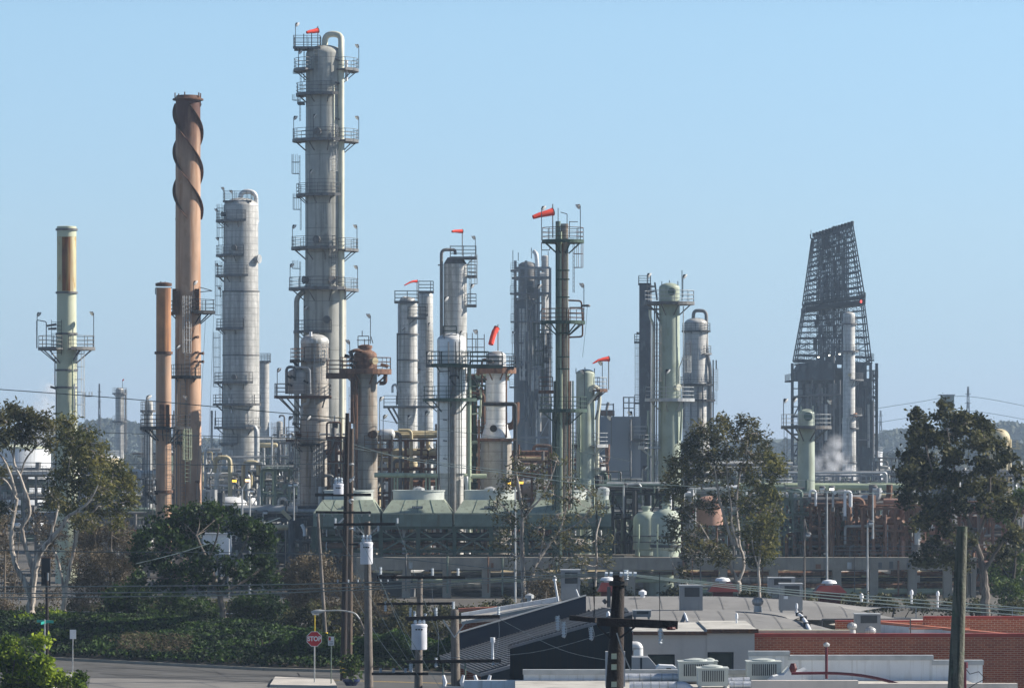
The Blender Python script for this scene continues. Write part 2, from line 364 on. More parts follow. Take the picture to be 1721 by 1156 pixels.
def fillet(pts, r, n=5):
    """round the corners of a polyline"""
    pts = [V(p) for p in pts]; out = [pts[0]]
    for a, b, c in zip(pts[:-2], pts[1:-1], pts[2:]):
        u = a - b; w = c - b; q = min(r, u.length * .49, w.length * .49)
        p0 = b + u.normalized() * q; p1 = b + w.normalized() * q
        for i in range(n + 1):
            t = i / n; out.append(p0 * (1 - t) ** 2 + b * 2 * t * (1 - t) + p1 * t * t)
    out.append(pts[-1]); return out
# ---------------------------------------------------------------- process columns
class Tower:
    """a thing on the plain at distance D whose axis stands at photograph column cx; measures given in photograph pixels"""
    def __init__(s, name, label, cat, D, cx, group=None):
        s.D = D; s.cx = cx; s.k = D / F; s.o = V((X(cx, D), D, 0)); s.e = thing(name, label, cat, s.o, group); s.r = 1.0
    def mb(s): return MB(s.o)
    def c(s): return (s.o.x, s.o.y)
    def z(s, y): return Z(y, s.D)
    def p(s, px, py, d=0.0): return V((X(px, s.D), s.D + d, Z(py, s.D)))
    def shell(s, prof, m, name='shell', n=36, c=None, dome=True, d=0.0):
        """prof: (width px, py) rows from the top down; dome: rounded head on top"""
        q = [(w * s.k / 2, s.z(y) if y is not None else 0.0) for w, y in prof]
        rows = []
        if dome:
            r, z = q[0]
            rows = [(max(.02, r * cos(R(t))), z + r * .5 * sin(R(t))) for t in (88, 72, 56, 40, 24, 10)]
        rows = rows + q
        rows = rows[::-1]
        b = s.mb(); cc = s.c() if c is None else (X(c, s.D), s.D + d); b.lathe(rows, n, cc)
        if c is None: s.r = max(w for w, y in prof) * s.k / 2
        return b.build(name, m, s.e, True)
    def rings(s, ys, w, m, h=.12, name='flange'):
        for y in ys:
            b = s.mb(); z = s.z(y); r = w * s.k / 2; b.lathe([(r, z - h), (r + .1, z - h), (r + .1, z + h), (r, z + h)], 32, s.c(), cap=False); b.build(name, m, s.e, True)
    def plat(s, y, a0, a1, out, m, rm=None, r=None, c=None, d=0.0, full_rail=True, brace=True, t=.14):
        """curved platform whose outer edge lies out px beyond the shell"""
        z = s.z(y); r0 = s.r if r is None else r; r1 = r0 + out * s.k; cc = s.c() if c is None else (X(c, s.D), s.D + d)
        b = s.mb(); b.sector(r0 * .98, r1, z - t, z, a0, a1, c=cc)
        b.sector(r1 - .02, r1 + .03, z - t - .06, z + .09, a0, a1, c=cc)
        if brace:
            k = max(2, int(abs(a1 - a0) / 50) + 1)
            for i in range(k):
                a = R(a0 + (a1 - a0) * (i + .5) / k); ca, sa = cos(a), sin(a)
                b.tube([(cc[0] + r0 * ca, cc[1] + r0 * sa, z - t - (r1 - r0) * .75), (cc[0] + (r1 - .15) * ca, cc[1] + (r1 - .15) * sa, z - t)], .06, 4)
        o = b.build('platform', m, s.e)
        b = s.mb(); rr = r1 - .04
        rail(b, arc(rr, z, a0, a1, cc))
        for a in (a0, a1):
            if abs(a1 - a0) < 350: rail(b, [(cc[0] + rr * cos(R(a)), cc[1] + rr * sin(R(a)), z), (cc[0] + (r0 + .25) * cos(R(a)), cc[1] + (r0 + .25) * sin(R(a)), z)])
        b.build('railing', rm or m, o)
        return o
    def deck(s, y, x0, x1, d0, d1, m, rm=None, sides='fblr', t=.18, struts=True):
        """rectangular platform between photograph columns x0..x1 and depths d0..d1 from the axis"""
        z = s.z(y); a, b_ = X(x0, s.D), X(x1, s.D); y0, y1 = s.D + d0, s.D + d1
        b = s.mb(); b.box(a, b_, y0, y1, z - .06, z)
        for yy in (y0, y1): b.box(a, b_, yy - .05, yy + .05, z - t - .08, z - .062)
        for i in range(3):
            xx = a + (b_ - a) * (i + .5) / 3; b.box(xx - .05, xx + .05, y0 + .06, y1 - .06, z - t, z - .063)
        o = b.build('platform', m, s.e); b = s.mb(); e = .05
        c4 = dict(f=[(a + e, y0 + e, z), (b_ - e, y0 + e, z)], b=[(a + e, y1 - e, z), (b_ - e, y1 - e, z)], l=[(a + e, y0 + e, z), (a + e, y1 - e, z)], r=[(b_ - e, y0 + e, z), (b_ - e, y1 - e, z)])
        for q in sides: rail(b, c4[q])
        b.build('railing', rm or m, o); return o
    def ladder(s, px, y0, y1, d, m, cage=True, w=.45, side=(0, -1)):
        """caged ladder; d = depth of the ladder from the axis, side = direction the cage bulges"""
        b = s.mb(); xc = X(px, s.D); yc = s.D + d; z1, z0 = s.z(y0), s.z(y1); u = V((side[1], -side[0], 0)).normalized(); f = V((side[0], side[1], 0)).normalized()
        o = V((xc, yc, 0))
        for q in (-w / 2, w / 2): b.tube([o + u * q + V((0, 0, z0)), o + u * q + V((0, 0, z1))], .03, 4)
        z = z0 + .2
        while z < z1: b.tube([o - u * w / 2 + V((0, 0, z)), o + u * w / 2 + V((0, 0, z))], .02, 3, cap=False); z += .35
        if cage:
            z = z0 + 2.1; q = .42
            hoop = [(-.8, 0), (-.9, .5), (-.55, 1.0), (0, 1.2), (.55, 1.0), (.9, .5), (.8, 0)]
            while z < z1 + .2: b.tube([o + u * h[0] * q + f * h[1] * q * 1.6 + V((0, 0, z)) for h in hoop], .028, 3); z += 1.15
            for h in hoop[1:-1]: b.tube([o + u * h[0] * q + f * h[1] * q * 1.6 + V((0, 0, z0 + 2.1)), o + u * h[0] * q + f * h[1] * q * 1.6 + V((0, 0, z1 + .1))], .022, 3)
        return b.build('ladder', m, s.e)
    def pipe(s, pts, w, m, name='pipe', n=12, fil=None, d0=None):
        q = [s.p(a, b, c) if b is not None else V((X(a, s.D), s.D + c, 0)) for a, b, c in pts]
        if fil is None: fil = w * s.k * 1.6
        b = s.mb(); b.tube(fillet(q, fil) if len(q) > 2 else q, w * s.k / 2, n); return b.build(name, m, s.e, True)
    def steel(s, segs, w, m, name='brace'):
        for a, c in segs:
            b = s.mb(); b.tube([s.p(*a), s.p(*c)], w * s.k / 2, 4); o = b.build(name, m, s.e)
        return o
    def lamp(s, px, py, pb, d=-1.5, dr=1, m='steel', h=4.6):
        """floodlight: slim post from pb up to py with a tilted bell shade"""
        b = s.mb(); b.tube([s.p(px, pb, d), s.p(px, py, d)], .045, 4); o = b.build('floodlight', m, s.e)
        top = s.p(px, py, d); b = s.mb(); ax = V((dr * .75, -.35, -.62)).normalized(); q = top + V((dr * .12, 0, .05)); L = h * s.k
        b.tube([q - ax * L * .35, q - ax * L * .1, q + ax * L * .12, q + ax * L * .5], [.1, .12, .16, .26], 10); b.build('lamp_housing', 'black', o, True)
        b = s.mb(); b.tube([q + ax * L * .51, q + ax * L * .62], [.27, .17], 10); b.build('lamp_lens', 'whitelid', o, True)
        return o
    def manway(s, px, py, w, m='steel', ang=None):
        a = math.asin(max(-.95, min(.95, (px - s.cx) * s.k / s.r))); nx, ny = sin(a), -cos(a)
        b = s.mb(); c0 = V((s.o.x, s.o.y, s.z(py))); n = V((nx, ny, 0)); b.tube([c0 + n * (s.r - .1), c0 + n * (s.r + .42)], w * s.k / 2 * .8, 14)
        b.tube([c0 + n * (s.r + .38), c0 + n * (s.r + .5)], w * s.k / 2, 14); b.build('manway', m, s.e, True)
    def drum(s, x0, x1, py, w, d, m, name='drum'):
        a, e, z, r = X(x0, s.D), X(x1, s.D), s.z(py), w * s.k / 2; b = s.mb()
        rows = [(0, .08), (.12, .55), (.3, .85), (.6, 1)]
        pts = [(a + q * r, s.D + d, z) for q, _ in rows] + [(e - q * r, s.D + d, z) for q, _ in rows[::-1]]
        b.tube(pts, [r * q for _, q in rows] + [r * q for _, q in rows[::-1]], 20); return b.build(name, m, s.e, True)

def windsock(label, D, px, ptop, pbot, pts, w0, w1, m='red', dd=0.0):
    """pole with a cloth sock; pts: photograph positions along the sock from mouth to tail"""
    o = thing('windsock', label, 'windsock', (X(px, D), D + dd, Z(pbot, D)), 'red windsocks on the columns'); b = MB(o.location)
    b.tube([P(px, pbot, D, dd), P(px, ptop, D, dd)], .05, 5); b.build('pole', 'steel', o)
    b = MB(o.location); k = len(pts); q = [V(P(x, y, D, dd - .25 * i)) for i, (x, y) in enumerate(pts)]
    b.tube(q, [(w0 + (w1 - w0) * i / (k - 1)) * D / F / 2 for i in range(k)], 12, cap=False); b.build('sock', m, o, True)
    b = MB(o.location); t = (q[1] - q[0]).normalized(); r = w0 * D / F / 2; u = t.orthogonal().normalized(); w = t.cross(u)
    b.tube([q[0] + (u * cos(R(a)) + w * sin(R(a))) * r for a in range(0, 361, 30)], .03, 4); b.build('hoop', 'steel', o)

# ---- 1 cream green stack at the far left
t = Tower('cream_green_stack', 'cream green stack with a rust stained yellow top, standing behind the pale barked trees', 'stack', 380, 112)
t.shell([(32.5, 398), (32.5, 490)], 'creamrust', 'stack_top', dome=False); t.shell([(31, 380.5), (33, 381), (33, 398)], 'cream', 'stack_cap', dome=False)
t.shell([(32.5, 490), (33, 560), (36, 700), (38, None)], 'cream', dome=False); t.r = 16.5 * t.k
b = t.mb(); rr_ = 16.25 * t.k; b.sector(rr_ - .02, rr_ + .012, t.z(489.5), t.z(399), -112, -62, 12, t.c()); b.build('rust_stain', 'ruststain', t.e, True)
t.rings([386, 492, 561, 622, 651], 33.5, 'steel', .09)
t.plat(585, 95, 255, 31, 'steel'); t.plat(585, -75, 85, 31, 'steel')
t.lamp(63, 528, 585, -.3, 1); t.lamp(158, 527, 585, -.3, -1)
t.pipe([(63, 585, -.6), (63, 538, -.6), (79, 541, -.6), (79, 585, -.6)], 1.6, 'steel'); t.steel([((80, 548, -.6), (96, 545, -.5)), ((82, 553, -.6), (96, 552, -.5))], 5, 'steel', 'instrument_box')
t.ladder(97, 538, 597, -1.0, 'black', False, .9); t.ladder(130, 585, 740, -1.15, 'pale', True, .45, (1, -.3)); t.ladder(142, 660, 705, -.5, 'steel', True, .45, (1, -.3))
t.pipe([(94, 600, -.8), (94, 648, -.8), (96, 655, -.8), (96, 860, -.8)], 2, 'steel'); t.pipe([(124, 600, -1), (124, 860, -1)], 3, 'palegreen'); t.pipe([(127, 645, -1), (127, 860, -1)], 2, 'white')
t.steel([((86, 650, -.6), (96, 653, -.6))], 5, 'black', 'valve')
# ---- 2 small brown stack
t = Tower('short_brown_stack', 'short orange brown stack close in front of the tall brown stack', 'stack', 370, 275)
t.shell([(25, 484), (25, 591)], 'brownrust', 'stack_top', dome=False); t.shell([(25.5, 592), (26, 700), (27.5, None)], 'brown', dome=False); t.r = 13 * t.k
b = t.mb(); b.lathe([(.2, t.z(481)), (.72, t.z(481)), (.74, t.z(476)), (.35, t.z(474.5))], 20, t.c()); b.build('stack_cap', 'darkrust', t.e, True)
t.steel([((262, 484, 0), (289, 484, 0)), ((262, 484, -.4), (262, 495, -.4)), ((271, 478, -.5), (271, 473, -.5)), ((278, 478, -.3), (278, 473.5, -.3))], 2, 'black', 'lifting_lug')
t.rings([593], 27, 'darkrust'); t.rings([826], 28, 'darkrust')
t.plat(718, 140, 290, 26, 'black'); t.plat(718, -62, 40, 32, 'black'); t.lamp(248, 668, 718, -1.2, 1); t.lamp(316, 668, 718, -1.2, -1)
t.ladder(285, 718, 860, -.9, 'steel', True, .45, (.6, -1)); t.ladder(317, 722, 812, -1.1, 'palegreen', True)
for x in (244, 249, 253, 258): t.pipe([(x, 720, -.9), (x, 900, -.9)], 1.6, 'steel')
t.plat(828, 130, 230, 22, 'black'); t.steel([((274, 680, -.8), (274, 716, -.8))], 12, 'rust', 'patch_plate'); t.steel([((283, 680, -.9), (283, 726, -.9))], 9, 'darkrust', 'bracket')
# ---- 3 tall brown stack with helical strakes
t = Tower('tall_brown_stack', 'tall brown stack with a dark spiral fin winding round its sooty top', 'stack', 385, 316)
t.shell([(41.5, 166), (42, 235), (42, 310), (42.5, 480), (44, 620), (46, None)], 'brownsoot', dome=False); t.r = 21 * t.k
b = t.mb(); b.lathe([(21 * t.k, t.z(170)), (26 * t.k, t.z(169)), (26 * t.k, t.z(166.5)), (21 * t.k, t.z(165)), (19.5 * t.k, t.z(161)), (15 * t.k, t.z(160.5))], 28, t.c())
for a in (20, 140, 190, 260, 330): b.tube([(t.o.x + 1.2 * cos(R(a)), t.o.y + 1.2 * sin(R(a)), t.z(165)), (t.o.x + 1.2 * cos(R(a)), t.o.y + 1.2 * sin(R(a)), t.z(156.5))], .06, 5)
b.tube([t.p(337.5, 168, -.3), t.p(337.5, 180, -.3)], .05, 4); b.build('stack_cap', 'darkrust', t.e, True)
for ph in (0, 120, 240):   # three-start helix of fins winding down to the right across the side one sees
    b = t.mb(); n = 110; vs = []; fs = []
    for i in range(n + 1):
        y = 174 + (368 - 174) * i / n; a = R(180 + 360 * (y - 188) / 196 + ph); r0 = 20.6 * t.k; r1 = 26.2 * t.k; z = t.z(y)
        for r, dz in ((r0, -.04), (r1, -.04), (r1, .04), (r0, .04)): vs.append((t.o.x + r * cos(a), t.o.y + r * sin(a), z + dz))
    for i in range(n):
        for j in range(4): fs.append((i * 4 + j, i * 4 + (j + 1) % 4, i * 4 + 4 + (j + 1) % 4, i * 4 + 4 + j))
    b.add(vs, fs); b.build('spiral_fin', 'darkrust', t.e)
t.plat(526, 150, 215, 10, 'black'); t.plat(524, -75, 62, 24, 'black'); t.steel([((294.5, 486, -1), (294.5, 530, -1)), ((333, 486, -.9), (333, 530, -.9)), ((298, 490, -1.2), (298, 530, -1.2))], 9, 'darkrust', 'stiffener')
t.pipe([(336, 483, -.5), (358, 489, -.5), (337, 491, -.5)], 1.5, 'steel'); t.ladder(317, 500, 632, -1.55, 'pale', True); t.lamp(327, 476, 500, -1.3, 1); t.lamp(298, 584, 632, -1.3, 1)
t.plat(633, 205, 320, 9, 'black'); t.plat(743, 190, 260, 9, 'black'); t.ladder(310, 640, 860, -1.6, 'steel', False)
for x, y in ((329, 567), (329, 593), (335, 594), (328, 608), (335, 608), (330, 809)): t.manway(x, y, 5, 'darkrust')
t.pipe([(299, 640, -1.4), (299, 880, -1.4)], 2, 'steel'); t.pipe([(294, 690, -1.2), (294, 880, -1.2)], 2, 'darkrust')
t.steel([((347, 525, -.8), (331, 860, -2)), ((360, 525, -.6), (352, 860, -4))], .7, 'steel', 'guy_wire')
# ---- 4 grey column with looped vapour pipe
t = Tower('grey_distillation_column', 'grey clad column with a looped white vapour pipe on its domed head', 'column', 490, 405)
t.shell([(58, 347), (58.5, 490), (62, 492), (62, 705), (64, 790), (64, None)], 'clad'); t.r = 29 * t.k
t.pipe([(404, 345, 0), (404, 322, 0), (430, 322, 0), (430, 347, .4), (430, 372, 1.6)], 8, 'alum', 'vapour_pipe', 14)
t.plat(338, 120, 330, -6, 'steel') if False else None
t.deck(338, 376, 424, -1.6, 1.2, 'steel'); t.rings([490, 597], 60, 'steel', .09)
for y, a0, a1, o_ in ((371, 130, 285, 13), (429, 140, 280, 13), (463, 140, 290, 13), (552, 150, 280, 13), (642, 140, 300, 16), (679, 135, 318, 18), (718, 140, 320, 16), (745, 150, 265, 8)): t.plat(y, a0, a1, o_, 'steel')
for x, y, pb in ((378, 318, 338), (392, 323, 338), (367, 354, 371), (369, 402, 429), (368, 446, 463), (372, 485, 500)): t.lamp(x, y, pb, -1.2, -1, h=4)
t.manway(380, 361, 9); t.manway(397, 418, 10); t.manway(431, 436, 15, 'pale'); t.manway(397, 634, 9); t.manway(404, 795, 9)
t.ladder(373, 440, 560, -.6, 'steel', True, .45, (-1, -.4)); t.ladder(376, 345, 430, -.5, 'steel', True, .45, (-1, -.4)); t.ladder(370, 560, 680, -.6, 'steel', True, .45, (-1, -.4))
for x in (387, 394, 419): t.pipe([(x, 679, -2.1), (x, 718, -2.1)], 2.4, 'pale')
t.pipe([(415, 715, -2.4), (430, 717, -2.4), (433, 724, -2.4), (433, 830, -2.4)], 8, 'pale', 'downcomer', 12); t.pipe([(358, 690, -2), (357, 850, -2)], 4, 'clad'); t.pipe([(361, 748, -2.5), (366, 748, -2.5), (366, 790, -2.5)], 5, 'pale')
t.steel([((432, 690, -1), (420, 725, -1)), ((428, 735, -1), (415, 762, -1)), ((363, 690, -1), (363, 715, -1)), ((376, 640, -2.2), (376, 718, -2.2))], 2.2, 'steel')
for x, y in ((387, 668), (391, 680), (392, 672)): t.steel([((x, y, -2.2), (x, y + 14, -2.2))], 3, 'white', 'gauge_glass')
# ---- 5 tallest grey column
t = Tower('tallest_grey_column', 'tallest grey column with a cream overhead pipe running down its right side', 'column', 420, 546)
t.shell([(64, 92), (64, 235), (66, 238), (66, 480), (72, 482), (72, None)], 'tall', n=44); t.r = 32.5 * t.k
t.pipe([(546, 84, 0), (546, 58, 0), (574, 58, -.3), (574, 85, -1.2), (574, None, -1.2)], 10.5, 'tallpipe', 'overhead_pipe', 16)
t.pipe([(562, 145, -1.6), (562, None, -1.6)], 3.5, 'tallpipe', 'downcomer'); t.pipe([(557, 225, -1.8), (557, 560, -1.8)], 2, 'pale')
t.deck(81, 494, 540, -1.8, .6, 'steel'); t.steel([((512, 60, -1.8), (512, 81, -1.8)), ((512, 81, -1.2), (512, 140, -1.2)), ((525, 58, -1.6), (525, 81, -1.6))], 2, 'steel', 'post')
for y, a0, a1, o_ in ((118, 140, 235, 20), (159, 140, 300, 16), (236, 140, 300, 22), (328, 150, 305, 16), (417, 140, 292, 24), (485, 140, 305, 28), (557, 150, 285, 20)): t.plat(y, a0, a1, o_, 'steel')
for y in (118, 237, 420, 487): t.plat(y, -50, 40, 24, 'steel')
t.deck(172, 500, 512, -.8, .6, 'steel', sides='l')
for x, y, pb, dr in ((498, 44, 81, 1), (503, 90, 118, 1), (604, 80, 118, -1), (495, 200, 236, 1), (528, 197, 236, 1), (604, 200, 237, -1), (493, 382, 417, 1), (531, 379, 417, 1), (601, 382, 420, -1), (489, 447, 485, 1), (546, 447, 485, 1), (602, 450, 487, -1), (522, 290, 328, 1), (512, 518, 557, 1)): t.lamp(x, y, pb, -1.6, dr)
t.ladder(506, 122, 160, -.7, 'steel', True, .45, (-1, -.3)); t.ladder(505, 162, 205, -.7, 'steel', True, .45, (-1, -.3)); t.ladder(506, 328, 388, -.7, 'steel', True, .45, (-1, -.3)); t.ladder(505, 440, 487, -.7, 'steel', True, .45, (-1, -.3)); t.ladder(504, 262, 328, -.7, 'steel', True, .45, (-1, -.3))
t.ladder(563, 215, 325, -1.9, 'pale', True); t.ladder(562, 415, 470, -1.9, 'steel', True); t.ladder(541, 95, 150, -2.0, 'pale', False); t.ladder(533, 85, 120, -2.0, 'pale', False)
t.pipe([(583, 103, -1), (583, 138, -1)], 5, 'white'); t.pipe([(512, 490, -1), (499, 500, -.5), (499, None, -.5)], 9, 'tall')
for x, y in ((537, 224), (536, 404), (518, 471), (557, 472), (550, 538)): t.manway(x, y, 13)
t.steel([((560, 100, -1.5), (572, 105, -1.5)), ((561, 140, -1.5), (572, 143, -1.5)), ((561, 200, -1.5), (572, 203, -1.5))], 4, 'steel', 'pipe_bracket')
t.pipe([(545, 330, -1.9), (545, 600, -1.9)], 1.6, 'palegreen')
# ---- 6 small grey column before the tallest
t = Tower('domed_grey_column', 'grey banded column with a pale dome, in front of the tallest column', 'column', 385, 529)
t.shell([(47, 574), (47, 700), (50, 705), (50, None)], 'clad_warm'); t.r = 23.5 * t.k
b = t.mb(); b.lathe([(24 * t.k, t.z(577)), (24 * t.k, t.z(574))] + [(24 * t.k * cos(R(a)), t.z(574) + 13 * t.k * sin(R(a))) for a in (10, 25, 40, 55, 70, 88)], 32, t.c()); b.build('dome', 'clad_pale', t.e, True)
t.pipe([(523, 566, -1), (523, 558, -1)], 5, 'white', 'nozzle')
t.plat(606, 140, 235, 18, 'black', 'darkrust'); t.plat(604, 235, 330, 6, 'steel'); t.deck(665, 463, 556, -2.2, 1.5, 'darkrust', 'steel')
t.steel([((472, 667, -1.5), (505, 703, -1)), ((482, 667, -1.7), (507, 697, -1)), ((495, 667, -1.9), (511, 693, -1.3)), ((548, 668, -1.8), (543, 685, -1.3)), ((466, 667, 1), (500, 700, .4))], 2.6, 'steel')
t.shell([(34, 628), (34, 662)], 'clad', 'exchanger', c=500, d=-.5); t.pipe([(483, 662, -1.5), (483, 617, -1.5), (497, 617, -1.5), (497, 640, -1.5)], 5, 'steel'); t.pipe([(500, 617, -1.8), (522, 619, -1.8), (523, 662, -1.8)], 4, 'pale'); t.pipe([(519, 670, -1.5), (519, 678, -1.5), (508, 680, -1.4), (508, 700, -1.3)], 5, 'pale')
for x, y in ((485, 645), (490, 632), (484, 632), (512, 640)): t.steel([((x, y, -1.9), (x + 8, y + 4, -1.9))], 5, 'black', 'valve')
t.lamp(468, 622, 665, -2, 1); t.lamp(487, 702, 742, -1.6, 1); t.lamp(517, 702, 745, -1.7, 1)
t.plat(746, 145, 285, 16, 'black', 'darkrust'); t.plat(711, 150, 200, 14, 'steel'); t.ladder(536, 750, 840, -1.6, 'pale', True); t.ladder(546, 580, 640, -1.5, 'pale', True); t.ladder(502, 740, 850, -1.5, 'steel', True); t.ladder(534, 595, 680, -1.7, 'pale', False)
t.manway(504, 732, 12, 'darkrust'); t.manway(545, 820, 8, 'pale'); t.rings([705, 737], 50, 'steel', .07); t.deck(755, 543, 570, -1, .8, 'steel')
t.deck(860, 482, 512, -2, 0, 'pale'); t.deck(738, 482, 505, -1.8, -.2, 'darkrust')
# ---- 7 rusty topped brown grey column
t = Tower('rusty_topped_column', 'stout brown grey column crowned by a rusty platform and valves', 'column', 365, 614)
t.shell([(39, 625), (41, 700), (41, None)], 'clad_warm', dome=False); t.shell([(39, 597), (40, 626)], 'rust', 'column_head'); t.r = 20.5 * t.k
b = t.mb(); b.lathe([(.55, t.z(592)), (.55, t.z(585)), (.62, t.z(585)), (.62, t.z(581)), (.3, t.z(579))], 16, t.c()); b.build('top_nozzle', 'rust', t.e, True)
t.plat(622, 0, 360, 23, 'rust', 'darkrust', t=.3); t.deck(627, 549, 600, -1.6, 1.2, 'darkrust', 'darkrust', t=.4)
t.pipe([(587, 594, -1), (599, 588, -1), (612, 592, -.5)], 6, 'darkrust'); t.pipe([(594, 630, -.9), (594, 640, -1.1), (594, 712, -1.2)], 9, 'darkrust', 'downcomer'); t.pipe([(600, 640, -1.2), (600, 860, -1.2)], 5, 'rust')
t.pipe([(648, 628, -.5), (648, 644, -.5), (638, 644, -.5)], 7, 'darkrust'); t.pipe([(640, 613, -.8), (653, 616, -.8)], 6, 'rust'); t.manway(626, 607, 12, 'tan'); t.manway(624, 730, 14, 'darkrust')
t.steel([((602, 565, -.4), (602, 588, -.4)), ((620, 565, -.4), (620, 588, -.4)), ((602, 565, -.4), (620, 565, -.4)), ((600, 572, -.4), (624, 572, -.4)), ((609, 556, -.4), (609, 565, -.4)), ((624, 566, -.4), (627, 577, -.4)), ((613, 570, -.5), (613, 582, -.5))], 1.8, 'darkrust', 'davit')
t.lamp(623, 531, 578, -.6, -1); t.lamp(589, 575, 620, -1.6, -1); t.steel([((590, 590, -1.3), (594, 604, -1.3)), ((588, 604, -1.4), (600, 612, -1.4)), ((580, 598, -1.4), (588, 600, -1.4)), ((590, 612, -1.6), (597, 620, -1.6))], 8, 'black', 'valve')
t.deck(753, 613, 660, -2.2, -.6, 'rust', 'rust'); t.ladder(595, 652, 860, -1.2, 'darkrust', True); t.lamp(639, 670, 753, -1.6, 1); t.lamp(645, 700, 753, -1.7, 1); t.steel([((588, 625, -1), (603, 640, -1)), ((648, 622, -.4), (635, 632, -.4))], 4, 'rust')
# ---- 8 white clad column
t = Tower('white_clad_column', 'white metal clad column with horizontal seams and dark green platforms', 'column', 360, 759)
t.shell([(49, 572), (49, 795)], 'alum'); t.shell([(40, 795), (40, None)], 'blue' if False else 'clad', 'skirt', dome=False); t.r = 24.5 * t.k
t.plat(613, 200, 320, 12, 'green'); t.plat(671, 165, 330, 24, 'green'); t.deck(613, 741, 822, -2.4, -.8, 'green'); t.deck(614, 790, 845, -2.1, 0, 'green')
b = t.mb(); b.tube([t.p(762, 615, -1.6), t.p(762, 860, -1.6)], .28, 10); b.build('downcomer', 'steel', t.e, True)
for x in (754, 766, 772): t.pipe([(x, 575, -1.55), (x, 860, -1.55)], 1.8, 'steel')
t.pipe([(738, 640, -1.5), (738, 625, -1.5), (760, 624, -1.5)], 2, 'steel'); t.pipe([(738, 640, -1.4), (738, 860, -1.4)], 2.2, 'steel')
t.pipe([(789, 618, -1.3), (789, 800, -1.3)], 7, 'palegreen', 'cream_pipe'); t.pipe([(789, 800, -1.3), (789, 900, -1.3)], 4, 'palegreen')
t.steel([((757, 632, -1.9), (770, 632, -1.9)), ((759, 640, -1.9), (765, 648, -1.9)), ((757, 632, -1.9), (757, 637, -1.9)), ((770, 632, -1.9), (770, 637, -1.9))], 3.5, 'black', 'valve')
t.deck(570, 744, 768, -.9, .6, 'green'); t.lamp(747, 503, 570, -1.2, 1); t.lamp(773, 560, 598, -1.3, 1); t.lamp(720, 608, 671, -1.2, 1); t.lamp(715, 694, 740, -1.3, 1, h=6); t.ladder(783, 590, 680, -1.5, 'black', True); t.steel([((789, 628, -1.3), (803, 646, -1.3)), ((795, 628, -1), (808, 648, -1))], 2, 'steel')
t.deck(612, 716, 740, -.8, .6, 'steel'); t.pipe([(776, 615, -1.5), (776, 800, -1.5)], 1.3, 'green')
for y in (705, 740, 770): t.steel([((745, y, -1.7), (752, y + 1, -1.7))], 3, 'steel', 'bracket')
t.pipe([(783, 800, -.8), (787, 820, -.8), (787, 930, -.8)], 9, 'white', 'white_leg')
# ---- 9 grey cylindrical column with left overhead pipe
t = Tower('smooth_grey_column', 'smooth grey column with a pipe hooked over its left shoulder and railed top platform', 'column', 430, 765)
t.shell([(39.5, 444), (39.5, 560), (40, None)], 'clad_pale', dome=False); t.shell([(26, 433), (39.5, 444)], 'steel', 'shoulder', dome=False); t.r = 19.8 * t.k
t.pipe([(765, 428, 0), (765, 420, 0), (742, 420, -.5), (742, 450, -.6), (742, 640, -.6)], 5.5, 'steel', 'overhead_pipe'); t.deck(432, 756, 801, -1.2, .8, 'steel'); t.steel([((796, 434, 0), (784, 446, 0))], 2, 'steel')
for y in (463, 512): t.deck(y, 785, 801, -.7, .7, 'steel')
t.ladder(790, 430, 512, -.4, 'steel', True, .45, (1, -.4)); t.lamp(799, 400, 432, -.8, -1); t.lamp(791, 481, 510, -.8, 1, h=5); t.steel([((736, 446, -.6), (745, 446, -.6))], 3, 'steel', 'bracket')
# ---- 10 twin grey columns behind
t = Tower('braced_grey_column', 'medium grey column with an arched pipe and sloping braces, near of a close pair', 'column', 455, 685)
t.shell([(33, 512), (33, 700), (36, None)], 'clad_pale', dome=False); t.shell([(26, 505), (33, 512)], 'clad', 'shoulder'); t.r = 16.5 * t.k
t.pipe([(671, 560, -.6), (671, 508, -.6), (680, 498, -.4), (690, 508, 0)], 4.5, 'pale', 'arched_pipe'); t.deck(506, 663, 704, -1.1, .7, 'steel'); t.deck(533, 685, 717, -1.2, .4, 'steel'); t.steel([((700, 535, -1), (676, 556, -1))], 2, 'steel'); t.rings([562, 605, 642], 34, 'steel', .08)
t.deck(682, 645, 735, -1.8, -.5, 'steel'); t.steel([((652, 684, -1.2), (668, 712, -1)), ((660, 684, -1.2), (672, 706, -1))], 4, 'steel'); t.pipe([(660, 660, -1), (660, 648, -1), (666, 646, -1), (671, 660, -1)], 4, 'pale'); t.lamp(686, 700, 760, -1.8, 1, h=5)
t.pipe([(668, 560, -.7), (668, 680, -.7)], 2.5, 'steel')
t = Tower('plain_grey_column', 'plain pale grey column with bare shell, far of a close pair', 'column', 475, 715)
t.shell([(25.5, 497), (26, 600), (26, None)], 'clad_pale'); t.r = 12.8 * t.k; t.deck(489, 703, 729, -.7, .7, 'steel'); t.deck(528, 704, 720, -1.2, -.3, 'steel'); t.lamp(720, 545, 590, -1, 1, h=4); t.lamp(717, 594, 640, -1, 1, h=4); t.plat(620, 150, 230, 8, 'steel'); t.ladder(723, 560, 690, -.8, 'steel', True)
